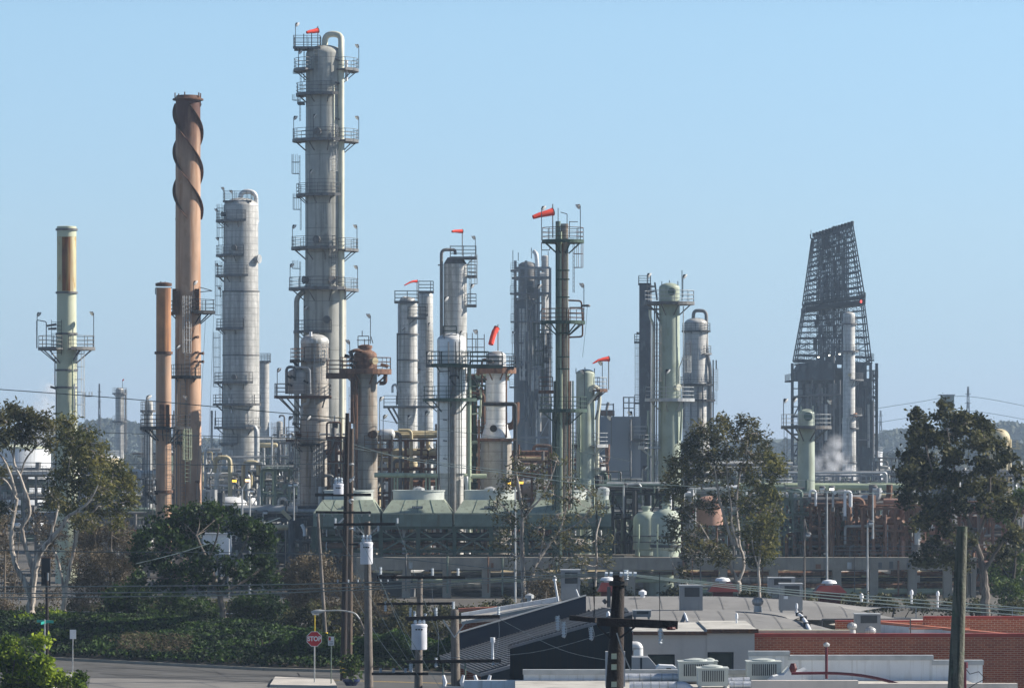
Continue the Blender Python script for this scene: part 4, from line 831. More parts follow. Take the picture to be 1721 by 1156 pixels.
t.ladder(863, 456, 600, -4.3, 'steel', True); t.lamp(861, 560, 612, -5, 1)

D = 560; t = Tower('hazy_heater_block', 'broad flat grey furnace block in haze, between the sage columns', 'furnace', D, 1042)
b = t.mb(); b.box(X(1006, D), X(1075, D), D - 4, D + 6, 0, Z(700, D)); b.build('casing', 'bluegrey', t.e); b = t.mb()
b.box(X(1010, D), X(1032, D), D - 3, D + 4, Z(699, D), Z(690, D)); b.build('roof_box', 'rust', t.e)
b = t.mb()
for x in (1008, 1019, 1030, 1047, 1056, 1065): b.tube([t.p(x, 668 if x > 1040 else 678, -3), t.p(x, 700, -3)], .12, 4)
for y in (668, 677, 686): b.tube([t.p(1046, y, -3), t.p(1066, y, -3)], .1, 4)
for y in (680, 690): b.tube([t.p(1008, y, -3), t.p(1031, y, -3)], .1, 4)
b.build('roof_frame', 'steel', t.e); t.pipe([(1022, 676, -2), (1016, 700, -2)], 5, 'clad'); t.deck(740, 1055, 1085, -5, -4, 'steel'); t.pipe([(1058, 705, -4.5), (1058, 800, -4.5)], 4, 'steel', 'riser')

# ---------------------------------------------------------------- storage tanks, drums, far pylons
def tank(label, D, cx, w, ytop, m, roof='white', dome=10, stripe=None):
    t = Tower('storage_tank', label, 'tank', D, cx); r = w * t.k / 2; z = Z(ytop, D)
    b = t.mb(); b.lathe([(r, 0), (r, z)], 48, t.c()); b.build('shell', m, t.e, True)
    b = t.mb(); b.lathe([(r + .1, z - .15), (r + .1, z + .1), (r * .7, z + dome * t.k * .55), (r * .35, z + dome * t.k * .9), (.02, z + dome * t.k)], 48, t.c()); b.build('roof', roof, t.e, True)
    b = t.mb(); rail(b, arc(r, z + .1, 180, 360, t.c(), 6), 1.0, .05, step=2.5); b.build('railing', 'pale', t.e); return t
tank('big white storage tank at the left edge behind the pale trees', 640, 25, 120, 752, 'whitewall', 'cream', 6)
tank('pale storage tank with a low cone roof, far left behind the brown stacks', 720, 165, 70, 768, 'tan', 'whitewall', 5)
tank('low cream storage tank in haze left of the looped pipe column', 700, 330, 66, 772, 'tan', 'white', 8)
tank('small far white tank beside the foot of the derrick', 900, 1470, 26, 760, 'white', 'white', 3)
tank('wide sage green tank with a white domed roof behind the green vessels', 420, 1022, 68, 828, 'sage', 'white', 17)
tank('grey green tank partly behind the right middle trees', 430, 1296, 70, 822, 'midgreen', 'pale', 9)
t = Tower('pink_drum', 'pinkish brown round drum on dark legs among the branches of the right middle trees', 'drum', 385, 1192); t.shell([(44, 844), (46, 882)], 'pinkrust')
for x in (1174, 1188, 1204): t.pipe([(x, 880, -.6), (x, None, -.6)], 4, 'darkrust', 'leg', 6)
t = Tower('dome_vessel', 'silver dome topped vessel above the dark green tree', 'vessel', 400, 388); t.shell([(56, 848), (56, None)], 'alum'); t.rings([850], 56, 'steel', .1); b = t.mb(); rail(b, arc(28 * t.k, Z(862, 400), 190, 350, t.c()), 1.0, .04); b.build('railing', 'steel', t.e)
def hdrum(label, D, x0, x1, py, w, m, legs=2):
    t = Tower('horizontal_drum', label, 'drum', D, (x0 + x1) / 2); t.drum(x0, x1, py, w, 0, m, 'shell')
    for i in range(legs): t.pipe([(lerp(x0, x1, .2 + .6 * i / max(1, legs - 1)), py + w * .4, 0), (lerp(x0, x1, .2 + .6 * i / max(1, legs - 1)), None, 0)], w * .22, 'concrete', 'pedestal', 4)
    return t
hdrum('cream horizontal drum high in the air, right of the looped pipe column', 500, 434, 467, 748, 8, 'tan')
hdrum('silver humped drum on the rusty deck between the grey columns', 372, 636, 664, 730, 18, 'alum')
hdrum('tan vessel with sloped ends among rusty beams', 385, 650, 702, 780, 24, 'tan'); hdrum('pale drum behind rusty beams below the tan vessel', 386, 655, 705, 808, 12, 'tan')
hdrum('pink brown exchanger shell among rusty pipes at right', 365, 1478, 1500, 892, 24, 'pinkrust')
hdrum('orange tan horizontal drum left of the cooling hoods', 362, 448, 488, 886, 9, 'tan')
t = Tower('spherical_vessel', 'cream ball shaped vessel behind the big dark right tree', 'vessel', 640, 1680)
b = t.mb(); r = 18 * t.k; zc = Z(738, 640); b.lathe([(max(.02, r * cos(R(a))), zc + r * sin(R(a))) for a in range(-90, 91, 15)], 28, t.c(), cap=False); b.build('shell', 'tan', t.e, True)
for a in range(0, 360, 60): b = t.mb(); q = V((t.o.x + r * .95 * cos(R(a)), t.o.y + r * .95 * sin(R(a)), 0)); b.tube([q, q + V((0, 0, zc))], .3, 8); b.build('leg', 'tan', t.e)
t.deck(752, 1694, 1712, -1, 1, 'tan')
t = Tower('concrete_tower_block', 'plain grey green far tower block rising over the right tree', 'building', 1100, 1592); b = t.mb(); b.box(X(1583, 1100), X(1601, 1100), 1096, 1104, 0, Z(665, 1100)); b.build('wall', 'midgreen', t.e); b = t.mb(); b.box(X(1582, 1100), X(1602, 1100), 1095.6, 1104.4, Z(665, 1100), Z(663, 1100)); b.build('roof', 'bluegrey', t.e)
for nm, px, yt, DD, w in (('lattice pylon far off over the right tree', 1627, 650, 1500, 5), ('thin far mast beyond the second pale tree at left', 167, 645, 1300, 3), ('faint lattice pylon standing in haze right of the derrick', 1480, 690, 1700, 4)):
    t = Tower('power_pylon', nm, 'pylon', DD, px); b = t.mb(); q = 1.0 * w * t.k; x0 = t.o.x; zt = Z(yt, DD)
    lattice(b, [(x0 - q, DD - q, 0), (x0 + q, DD - q, 0), (x0 + q, DD + q, 0), (x0 - q, DD + q, 0)], [(x0 - q * .2, DD - q * .2, zt), (x0 + q * .2, DD - q * .2, zt), (x0 + q * .2, DD + q * .2, zt), (x0 - q * .2, DD + q * .2, zt)], 7, .18); b.build('lattice', 'steel', t.e)
    b = t.mb()
    for f in (.82, .92): b.tube([(x0 - w * t.k, DD, zt * f), (x0 + w * t.k, DD, zt * f)], .15, 4)
    b.build('crossarm', 'steel', t.e)

# ---------------------------------------------------------------- process frames: steel, decks, pipes, vessels
def frame(label, D, x0, x1, ytop, seed, m='steel', pm=('steel', 'pale', 'clad', 'palegreen', 'midgreen'), depth=8, levels=3, bays=4, npipe=12, nvert=8, drums=1, dense=0.0, rail_m=None, name='pipe_rack', z0=0.0, braces=True):
    r = random.Random(seed); t = Tower(name, label, 'pipe rack', D, (x0 + x1) / 2); a, e = X(x0, D), X(x1, D); zt = Z(ytop, D); o = t.o
    b = t.mb(); px = [a + (e - a) * i / bays for i in range(bays + 1)]; zs = [z0 + (zt - z0) * (i + 1) / levels for i in range(levels)]
    for x in px:
        for y in (D, D + depth): b.tube([(x, y, z0), (x, y, zt)], .17, 4)
    for z in zs:
        for y in (D, D + depth): b.tube([(a, y, z), (e, y, z)], .14, 4)
        for x in px: b.tube([(x, D, z), (x, D + depth, z)], .12, 4)
    if braces:
        for i in range(bays):
            for k in range(levels):
                if r.random() < .4:
                    zb = z0 if k == 0 else zs[k - 1]; p, q = (px[i], D, zb), (px[i + 1], D, zs[k])
                    if r.random() < .5: p, q = (px[i], D, zs[k]), (px[i + 1], D, zb)
                    b.tube([p, q], .08, 4)
    b.build('frame', m, t.e)
    for z in zs:
        if r.random() < .75:
            i0 = r.randint(0, bays - 1); i1 = r.randint(i0 + 1, bays); b = t.mb(); b.box(px[i0] + .05, px[i1] - .05, D - .9, D + depth * r.uniform(.3, .9), z + .15, z + .21); w = b.build('deck', m, t.e)
            b = t.mb(); rail(b, [(px[i0], D - .85, z + .21), (px[i1], D - .85, z + .21)], 1.05, .035); b.build('railing', rail_m or m, w)
    for i in range(int(npipe * 1.5)):
        z = r.choice(zs) + r.uniform(.2, .9) - (0 if r.random() < .7 else 1.6); y = D + r.uniform(.2, depth); w = r.choice((.1, .12, .16, .2, .28, .36)); u0 = a - r.uniform(0, 1.5) if r.random() < .6 else r.uniform(a, e); u1 = e + r.uniform(0, 1.5) if r.random() < .6 else r.uniform(a, e)
        if abs(u1 - u0) < 2: u1 = u0 + 3
        pts = [(u0, y, z), (u1, y, z)]
        if r.random() < .5: pts = pts + [(u1, y, z + r.choice((-1, 1)) * r.uniform(.8, 2.2))]
        if r.random() < .3: pts = [(u0, y, z + r.choice((-1, 1)) * r.uniform(.6, 2.0))] + pts
        b = t.mb(); b.tube(fillet(pts, w * 2.2) if len(pts) > 2 else pts, w, 8); b.build('pipe', r.choice(pm), t.e, True)
    for i in range(int(nvert * 1.6)):
        x = r.uniform(a, e); y = D + r.uniform(-.6, depth * .6); w = r.choice((.06, .08, .1, .16, .24)); zb = z0 + r.uniform(0, .3) * (zt - z0); zu = z0 + (zt - z0) * r.uniform(.6, 1.15); pts = [(x, y, zb), (x, y, zu)]
        if r.random() < .6: pts += [(x + r.choice((-1, 1)) * r.uniform(.6, 1.8), y, zu)]
        if len(pts) > 2 and r.random() < .6: pts += [(pts[-1][0], y, zu - r.uniform(.6, 2))]
        b = t.mb(); b.tube(fillet(pts, w * 2.5) if len(pts) > 2 else pts, w, 8); b.build('riser', r.choice(pm), t.e, True)
        if r.random() < .6:
            b = t.mb(); zz = r.uniform(zb, zu); b.lathe([(w + .04, zz - .25), (w + .16, zz - .22), (w + .16, zz + .22), (w + .04, zz + .25)], 8, (x, y)); b.tube([(x, y - w, zz), (x, y - w - .35, zz)], .06, 5); b.build('valve', r.choice(('black', 'steel', 'redpaint', 'pale', m)), t.e)
    for i in range(drums):
        z = r.choice([0] + zs[:-1]) + z0 * 0; rr = r.uniform(.6, 1.0); L = r.uniform(2.5, 4.5); u = r.uniform(a, max(a + .1, e - L)); y = D + r.uniform(1, depth * .7); b = t.mb()
        rows = [(0, .1), (.15, .6), (.35, .88), (.6, 1)]; pts = [(u + q * rr, y, z + rr + .3) for q, _ in rows] + [(u + L - q * rr, y, z + rr + .3) for q, _ in rows[::-1]]
        b.tube(pts, [rr * q for _, q in rows] + [rr * q for _, q in rows[::-1]], 16); b.build('drum', r.choice(pm), t.e, True)
    if dense:
        for k in range(int(dense)):
            x = r.uniform(a, e - 1.2); z = r.choice([z0] + zs[:-1]); y = D + depth * r.uniform(.4, .9); b = t.mb(); b.box(x, x + r.uniform(1.0, 3.5), y, y + 1.5, z + .2, z + r.uniform(1.0, 2.6)); b.build('equipment_box', r.choice((m, 'darkblue', 'midgreen')), t.e)
    return t
GREY = ('steel', 'pale', 'clad', 'clad_pale', 'midgreen'); GRN = ('midgreen', 'palegreen', 'pale', 'steel', 'green'); RST = ('rust', 'darkrust', 'pinkrust', 'steel', 'rust', 'pale')
frame('hazy pipe rack behind the trunks of the pale left trees', 520, -20, 100, 800, 1, pm=GREY, npipe=20, nvert=10, bays=6, depth=14, levels=3, dense=4)
frame('dark pipe rack with low roofs behind the second left tree', 480, 100, 245, 805, 2, 'darkblue', GREY, npipe=22, nvert=12, bays=7, depth=14, levels=3, dense=8)
frame('long low dark pipe rack behind the brown twiggy bushes', 400, 60, 250, 872, 3, 'steel', GREY, npipe=18, nvert=10, bays=8, depth=8, levels=2, dense=6)
frame('hazy rack between the brown stacks and the looped pipe column', 560, 240, 380, 772, 4, 'steel', GREY, npipe=20, nvert=14, bays=6, depth=12, levels=4, dense=4)
frame('grey rack at the foot of the looped pipe column', 470, 335, 440, 800, 5, 'steel', GREY, npipe=18, nvert=18, bays=5, depth=10, levels=4, drums=2, dense=6)
frame('dark blue grey rack with pale drums, right of the looped pipe column', 440, 425, 512, 800, 6, 'darkblue', ('darkblue', 'steel', 'pale', 'clad', 'steel'), npipe=20, nvert=16, bays=5, depth=10, levels=5, drums=2, dense=14)
frame('tall slender rack in haze between the looped pipe and tallest columns', 560, 432, 505, 745, 7, 'steel', GREY, npipe=14, nvert=14, bays=4, depth=8, levels=6, dense=4)
frame('low dark rack behind the dark green tree', 365, 330, 530, 872, 8, 'darkblue', ('darkblue', 'steel', 'pale', 'midgreen'), npipe=22, nvert=14, bays=8, depth=10, levels=3, drums=2, dense=14)
frame('narrow rusty rack between the domed grey column and the rusty topped column', 378, 552, 592, 735, 9, 'darkrust', ('rust', 'darkrust', 'steel', 'tan', 'pale'), npipe=14, nvert=12, bays=3, depth=6, levels=6, drums=0, dense=3)
frame('rusty braced deck structure between the rusty topped and white clad columns', 374, 628, 735, 740, 10, 'darkrust', ('rust', 'darkrust', 'tan', 'steel'), npipe=18, nvert=8, bays=4, depth=8, levels=5, drums=0, dense=3, rail_m='rust')
frame('green posted rack hidden between the white clad and silver topped columns', 368, 778, 818, 640, 11, 'green', ('rust', 'palegreen', 'steel', 'green', 'darkrust'), npipe=14, nvert=12, bays=2, depth=4, levels=8, drums=0)
frame('rusty rack right of the silver topped column', 385, 858, 930, 775, 12, 'rust', ('rust', 'tan', 'steel', 'pale'), npipe=12, nvert=10, bays=4, depth=7, levels=3, drums=1, dense=3)
frame('grey rack at the foot of the dark green tower', 380, 955, 1060, 815, 13, 'midgreen', GRN, npipe=14, nvert=10, bays=5, depth=8, levels=3, drums=1, dense=3)
frame('dark rack with black vent pipes above the green vessels', 362, 1030, 1130, 830, 14, 'black', ('black', 'pale', 'midgreen', 'steel'), npipe=12, nvert=12, bays=5, depth=6, levels=4, drums=1, dense=6)
frame('hazy rack behind the crowns of the right middle trees', 520, 1135, 1320, 790, 15, 'steel', GREY, npipe=20, nvert=12, bays=8, depth=12, levels=3, drums=2, dense=10)
frame('green posted scaffold frame right of the right middle trees', 352, 1290, 1362, 838, 16, 'midgreen', ('steel', 'midgreen', 'pale', 'rust'), npipe=22, nvert=14, bays=5, depth=7, levels=6, drums=0, rail_m='steel')
frame('black framed rack carrying white hooked vent pipes at right', 350, 1362, 1455, 850, 17, 'darkrust', ('black', 'rust', 'steel', 'darkrust'), npipe=20, nvert=12, bays=6, depth=7, levels=4, drums=1, dense=6, rail_m='rust')
frame('rusty brown rack full of pipes beside the big dark right tree', 348, 1450, 1560, 855, 18, 'rust', RST, npipe=26, nvert=16, bays=6, depth=8, levels=4, drums=2, dense=4, rail_m='rust')
frame('rusty rack running behind the big dark right tree', 352, 1555, 1725, 862, 19, 'rust', RST, npipe=22, nvert=14, bays=9, depth=8, levels=3, drums=2, dense=6, rail_m='rust')
frame('hazy rack with standpipes right of the derrick foot', 700, 1478, 1560, 770, 20, 'steel', GREY, npipe=12, nvert=12, bays=4, depth=10, levels=4, drums=1, dense=3)
frame('hazy low rack far behind the big dark right tree', 600, 1540, 1730, 800, 21, 'steel', GREY, npipe=16, nvert=12, bays=8, depth=10, levels=2, drums=1, dense=8)
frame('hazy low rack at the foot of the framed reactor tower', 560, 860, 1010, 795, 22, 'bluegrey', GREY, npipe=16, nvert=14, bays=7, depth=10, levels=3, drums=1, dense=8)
frame('long hazy rack beneath the twin grey columns', 450, 640, 740, 770, 23, 'steel', GREY, npipe=12, nvert=10, bays=5, depth=8, levels=4, drums=1, dense=4)
frame('far low rack behind the stub column at right', 600, 1290, 1480, 800, 24, 'bluegrey', GREY, npipe=16, nvert=14, bays=8, depth=10, levels=2, drums=1, dense=8)

frame('small grey rack with pale pipes right behind the silver dome vessel', 430, 338, 440, 780, 31, 'pale', ('pale', 'clad_pale', 'white', 'steel', 'tan'), npipe=12, nvert=14, bays=4, depth=5, levels=4, drums=1, dense=2)
frame('small rack with pale risers between the dome vessel and domed grey column', 415, 440, 508, 790, 32, 'midgreen', ('pale', 'clad_pale', 'steel', 'palegreen'), npipe=10, nvert=14, bays=3, depth=5, levels=4, drums=1, dense=2)
frame('hazy rack of pale pipes behind the middle tree and dark green tower', 440, 865, 1000, 790, 33, 'steel', ('pale', 'white', 'clad_pale', 'rust', 'steel'), npipe=14, nvert=14, bays=5, depth=6, levels=4, drums=2, dense=3)
frame('low rack of white and pale pipes behind the right middle trees', 400, 1140, 1300, 835, 34, 'midgreen', ('pale', 'white', 'palegreen', 'rust', 'steel'), npipe=16, nvert=14, bays=6, depth=6, levels=3, drums=2, dense=3)
# ---------------------------------------------------------------- concrete pipe rack with air coolers on top
D = 345
t = Tower('concrete_pipe_rack', 'long concrete frame rack carrying pipes, running behind the roofs', 'pipe rack', D, 1110)
zt, zb = Z(936, D), Z(957, D)
b = t.mb(); b.box(X(600, D), X(1640, D), D - .6, D + .5, zb, zt); b.box(X(600, D), X(1640, D), D + 7.5, D + 8.6, zb, zt); b.build('beam', 'concrete', t.e)
for x in (606, 683, 751, 817, 905, 980, 1060, 1140, 1215, 1300, 1406, 1468, 1533, 1592, 1632):
    for dd in (0, 8):
        b = t.mb(); b.box(X(x, D) - .36, X(x, D) + .36, D + dd - .5, D + dd + .45, 0, zb); b.build('post', 'concrete', t.e)
    b = t.mb(); b.box(X(x, D) - .35, X(x, D) + .35, D + .48, D + 7.48, zb + .02, zt - .1); b.build('cross_beam', 'concrete', t.e)
b = t.mb(); b.box(X(751, D), X(905, D), D - .35, D + .3, Z(1014, D), Z(1003, D)); b.box(X(1406, D), X(1640, D), D + 3, D + 3.5, Z(983, D), Z(976, D)); b.build('low_beam', 'concrete', t.e)
rr = random.Random(44)
for i in range(34):
    z = rr.choice((Z(963, D), Z(975, D), Z(985, D), Z(993, D))) + rr.uniform(-.05, .05); y = D + .8 + rr.random() * 6.4; a = X(rr.uniform(600, 1200), D); e = a + rr.uniform(12, 36); e = min(e, X(1640, D)); b = t.mb(); w = rr.choice((.08, .12, .18, .25)); b.tube([(a, y, z), (e, y, z)], w, 8); b.build('pipe', rr.choice(('steel', 'tan', 'clad', 'pale', 'black', 'rust', 'palegreen', 'midgreen')), t.e, True)
b = t.mb(); rail(b, [(X(1400, D), D - .5, zt), (X(1632, D), D - .5, zt)], .9, .035); b.build('railing', 'steel', t.e)
b = t.mb()
for i in range(70):
    x = rr.uniform(X(604, D), X(1628, D)); b.box(x, x + rr.uniform(.5, 2.4), D + 3 + rr.random() * 2, D + 6.5 + rr.random(), .002 * i, rr.uniform(.8, 3.0))
o = b.build('dark_backing_block', 'darkblue', t.e); o['kind'] = 'stuff'  # dark blocks added between the posts, standing in for shade under the rack
t.lamp(1390, 824, 935, 2, -1, h=9); t.steel([((1398, 820, 2), (1408, 830, 2))], 6, 'white', 'lamp_panel')
for i in range(15):
    x = rr.uniform(615, 1630); b = t.mb(); b.tube([(X(x, D), D - .75, rr.uniform(0, .8)), (X(x, D), D - .75, zt + rr.uniform(-.3, .3))], rr.choice((.04, .06, .08)), 6); b.build('conduit', rr.choice(('steel', 'midgreen', 'rust', 'black')), t.e, True)
for i in range(22):
    x = rr.uniform(610, 1560); z = rr.choice((.9, 1.3, 1.8, 2.1)); b = t.mb(); b.tube([(X(x, D), D + rr.uniform(.6, 3), z), (X(x + rr.uniform(30, 80), D), D + rr.uniform(.6, 3), z)], rr.choice((.06, .1, .16)), 8); b.build('pipe', rr.choice(('tan', 'white', 'pale', 'palegreen', 'cream', 'rust')), t.e, True)
for i in range(14):
    x = rr.uniform(615, 1620); b = t.mb(); b.box(X(x, D), X(x + rr.uniform(4, 9), D), D - .68, D - .605, zb + .1, zt - rr.uniform(.2, .6)); b.build('bracket_plate', rr.choice(('steel', 'rust', 'pale')), t.e)
# air coolers
D = 350; zf0 = Z(936, 345); zh0, zh1, zs1 = Z(884, D), Z(862, D), Z(826, D); zt = Z(840, D)
t = Tower('cooler_support_frame', 'dark green braced steel frame carrying the row of pale green cooling hoods', 'steel frame', D, 775); b = t.mb(); xs = [527, 580, 640, 703, 764, 825, 885, 945, 1003, 1026]
for x in xs:
    for d in (-.3, 7.2): b.box(X(x, D) - .17, X(x, D) + .17, D + d - .17, D + d + .17, zf0, zh0)
for z in (zh0 - .15, Z(905, D), zf0 + .35):
    for d in (-.3, 7.2): b.tube([(X(527, D), D + d, z), (X(1026, D), D + d, z)], .14, 4)
b.build('frame', 'green', t.e)
for a, c in zip(xs[1:-1], xs[2:]):
    for d in (-.3, 7.2):
        b = t.mb(); b.tube([(X(a, D), D + d, zf0 + .3), (X(c, D), D + d, zh0 - .3)], .08, 4); b.tube([(X(a, D), D + d, zh0 - .3), (X(c, D), D + d, zf0 + .3)], .08, 4); b.build('cross_brace', 'midgreen', t.e)
for i in range(24):
    b = t.mb(); x = rr.uniform(X(530, D), X(1020, D)); y = D + 2 + rr.random() * 4; b.tube([(x, y, zf0 + .1), (x, y, zh0 - .2)], rr.choice((.06, .1, .16)), 6); b.build('riser', rr.choice(('steel', 'green', 'white', 'rust')), t.e)
for i in range(12):
    b = t.mb(); z = rr.uniform(zf0 + .5, zh0 - .5); a = X(rr.uniform(527, 800), D); b.tube([(a, D + 1 + rr.random() * 5, z), (a + rr.uniform(6, 12), D + 1 + rr.random() * 5, z)], rr.choice((.1, .16, .25)), 8); b.build('pipe', rr.choice(('tan', 'pale', 'black', 'green', 'rust', 'palegreen')), t.e, True)
def cooler(x0, x1, lab, tw=(.13, .88)):
    a, e = X(x0, D), X(x1, D); w = e - a; t = Tower('cooling_hood', lab, 'air cooler', D, (x0 + x1) / 2); t.e['group'] = 'cooling hoods on the steel frame'
    b = t.mb(); b.box(a, e, D - .6, D + 7.4, zh0, zh1); b.build('coil_box', 'midgreen', t.e)
    b = t.mb(); b.box(a - .02, e + .02, D - .66, D - .6, zh1 - .12, zh1 + .02); b.build('lip', 'hoodgreen', t.e)
    f0, f1 = a + w * tw[0], a + w * tw[1]; y0, y1 = D + .9, D + 5.9; B = [(a, D - .58, zh1 + .002), (e, D - .58, zh1 + .002), (e, D + 7.4, zh1 + .002), (a, D + 7.4, zh1 + .002)]; T = [(f0, y0, zt), (f1, y0, zt), (f1, y1, zt), (f0, y1, zt)]
    b = t.mb(); b.add(B + T, [(0, 1, 5, 4), (1, 2, 6, 5), (2, 3, 7, 6), (3, 0, 4, 7), (4, 5, 6, 7)]); b.build('hood', 'hoodgreen', t.e)
    b = t.mb()
    for q_ in (.26, .5, .74):
        x_ = a + w * q_; xt_ = f0 + (f1 - f0) * q_; b.tube([(x_, D - .60, zh1 + .01), (xt_, y0 - .02, zt)], .03, 4)
    b.build('rib', 'midgreen', t.e)
    cx, cy, r = (f0 + f1) / 2, (y0 + y1) / 2, (f1 - f0) / 2 * .99; b = t.mb(); b.lathe([(r, zt - .3), (r, zs1), (r + .08, zs1), (r + .08, zs1 + .1), (r - .06, zs1 + .1), (r - .06, zt)], 40, (cx, cy), cap=False); b.build('fan_ring', 'hvacpale', t.e, True)
    b = t.mb()
    for k in range(8): an = k * pi / 4 + .2; b.tube([(cx, cy, zs1 - .1), (cx + r * .97 * cos(an), cy + r * .97 * sin(an), zs1 - .1)], .07, 4)
    b.lathe([(.5, zs1 - .3), (.5, zs1 + .25), (.1, zs1 + .4)], 12, (cx, cy)); b.build('fan_guard', 'pale', t.e)
    b = t.mb(); qx = a + w * .5; yy = D - .58 + 1.48 * .38 - .02; zq = zh1 + (zt - zh1) * .45
    b.box(qx - .45, qx + .45, yy - .06, yy + .06, zq - .10, zq + .10); o = b.build('nameplate', 'steel', t.e)
    b = t.mb()
    for k in range(5): b.box(qx - .36 + k * .15, qx - .27 + k * .15, yy - .075, yy - .06, zq - .06, zq + .06)
    b.build('plate_marks', 'pale', o)
    return t
cooler(527, 639, 'first pale green cooling hood, behind the dark paired utility poles'); cooler(643, 760, 'pale green cooling hood with its nameplate in clear view'); cooler(764, 882, 'pale green cooling hood half veiled by the left boughs of the middle tree'); cooler(886, 1001, 'pale green cooling hood behind the trunk of the middle tree')
cooler(1004, 1027, 'narrow last cooling hood next to the dark vent pipes', (.1, .9))
# ---------------------------------------------------------------- big headers and green vessels
t = Tower('header_pipe', 'long pale green header pipe on posts above the cooling hoods', 'pipe', 363, 725); t.pipe([(629, 798, 0), (818, 800, 0)], 8, 'palegreen', 'run', 14)
for x in (663, 668, 716, 722, 733, 760, 774): t.pipe([(x, 800, .1), (x, 850, .1)], 3, 'palegreen', 'post', 6)
t.pipe([(668, 788, .1), (668, 800, .1)], 2, 'palegreen', 'vent')
t = Tower('header_pipe', 'long pale green horizontal header pipe left of the big dark right tree', 'pipe', 374, 1420); t.pipe([(1240, 817, 0), (1525, 818, 0)], 12, 'palegreen', 'run', 16)
for x in (1300, 1345, 1395, 1437, 1480, 1510): t.pipe([(x, 818, .5), (x, 900, .5)], 3, 'midgreen', 'post', 6)
t = Tower('header_pipe', 'tan horizontal pipe under the long pale green header at right', 'pipe', 366, 1470); t.pipe([(1405, 832, 0), (1530, 833, 0)], 7, 'tan', 'run', 14)
for x in (1412, 1450, 1500): t.pipe([(x, 832, .3), (x, 900, .3)], 3, 'steel', 'post', 6)
t = Tower('elbow_duct', 'thick faded pink duct bending down beside the big dark right tree', 'pipe', 355, 1498); t.pipe([(1532, 850, 2), (1518, 848, 0), (1501, 858, 0), (1501, 905, 0)], 16, 'pinkrust', 'duct', 16); t.pipe([(1501, 900, -.2), (1501, 940, -.2)], 6, 'pinkrust', 'leg'); t.pipe([(1474, 905, 0), (1474, 850, 0), (1500, 850, 0)], 8, 'pale', 'duct')
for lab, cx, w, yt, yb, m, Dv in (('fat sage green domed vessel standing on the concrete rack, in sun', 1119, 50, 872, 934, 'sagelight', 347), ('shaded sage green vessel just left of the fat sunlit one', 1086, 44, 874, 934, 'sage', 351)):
    t = Tower('green_vessel', lab, 'vessel', Dv, cx); z0 = Z(936, 345); b = t.mb(); r = w * t.k / 2; zt = Z(yt, Dv)
    b.lathe([(r * .86, z0), (r * .86, Z(924, Dv)), (r, Z(922, Dv)), (r, zt)] + [(max(.02, r * cos(R(a))), zt + r * .72 * sin(R(a))) for a in (15, 30, 45, 60, 75, 88)], 32, t.c()); b.build('shell', m, t.e, True)
    b = t.mb(); b.lathe([(.3, zt + r * .7), (.3, zt + r * .72 + .25), (.42, zt + r * .72 + .25), (.42, zt + r * .72 + .4)], 12, t.c()); b.build('nozzle', m, t.e, True)
    t.rings([900, 910], w, 'steel', .04); t.pipe([(cx - w * .3, 880, -r / 1 - .1), (cx - w * .3, 934, -r - .1)], 3, 'palegreen', 'level_bridle')
    if cx > 1100:
        for y in (917,): t.rings([y], w, 'darkblue', .12)
t = Tower('sage_settling_drum', 'pale sage vessel skirt standing under the concrete rack beam, behind the vaulted roof', 'vessel', 347.6, 1112); t.shell([(66, 958.5), (66, None)], 'sagelight', 'shell', dome=False)
for i, (lab, pts, w, m, DD) in enumerate((
    ('white hooked vent pipe, leftmost over the right rusty rack', [(1361, 838), (1361, 824), (1371, 824), (1371, 850)], 4, 'white', 349),
    ('dark hooked vent pipe with white tip in the middle of the right rusty rack', [(1400, 855), (1400, 826), (1428, 826), (1428, 850)], 4, 'pale', 349), ('white vent stub between the hooked vents at right', [(1420, 870), (1420, 826), (1430, 826), (1430, 852)], 5, 'white', 348),
    ('black vent pipe with white cap right of the middle tree', [(1066, 870), (1066, 824)], 7, 'black', 360), ('slim vent pipe between the cooling hoods and the green vessels', [(1048, 866), (1048, 815)], 3, 'pale', 360), ('white capped vent above the fat green vessel', [(1127, 860), (1127, 822)], 4, 'white', 361), ('horizontal white tipped vent arm above the green vessels', [(1052, 815), (1074, 813), (1077, 818)], 4, 'pale', 361))):
    o = thing('vent_pipe', lab, 'vent pipe', P(pts[0][0], pts[0][1], DD)); b = MB(o.location); q = [P(x, y, DD) for x, y in pts]; b.tube(fillet(q, .4) if len(q) > 2 else q, w * DD / F / 2, 10); b.build('pipe', m, o, True)
    x, y = pts[0]; b = MB(o.location); c0 = V(P(x, y, DD)); b.tube([c0 - V((0, 0, .2)), c0 + V((0, 0, .15))], w * DD / F * .8, 10); b.build('flange', 'steel', o, True)
# lamp posts on the yard
def yard_lamp(label, D, px, yt, yb, heads, m='pale'):
    o = thing('lamp_post', label, 'lamp post', (X(px, D), D, Z(yb, D) if yb else 0)); b = MB(o.location); b.tube([(X(px, D), D, Z(yb, D) if yb else 0), P(px, yt, D)], [.1, .06], 7); b.build('pole', m, o, True)
    for hx, hy, mm in heads:
        b = MB(o.location); b.tube([P(px, yt, D), P(hx, hy, D)], .045, 5); b.build('bracket', m, o)
        b = MB(o.location); q = V(P(hx, hy, D)); b.tube([q + V((-.2, 0, .08)), q + V((-.12, 0, .14)), q + V((.12, 0, .14)), q + V((.2, 0, .08))], [.11, .15, .15, .11], 10); h = b.build('lamp_housing', 'steel', o, True)
        b = MB(o.location); b.tube([q + V((-.17, -.06, .02)), q + V((.17, -.06, .02))], .11, 10); b.build('lamp_lens', mm, h, True)
yard_lamp('twin headed lamp post with lit yellow and orange lamps over the dark green tree', 330, 407, 822, 890, [(394, 808, 'lampyellow'), (416, 807, 'lamporange')])
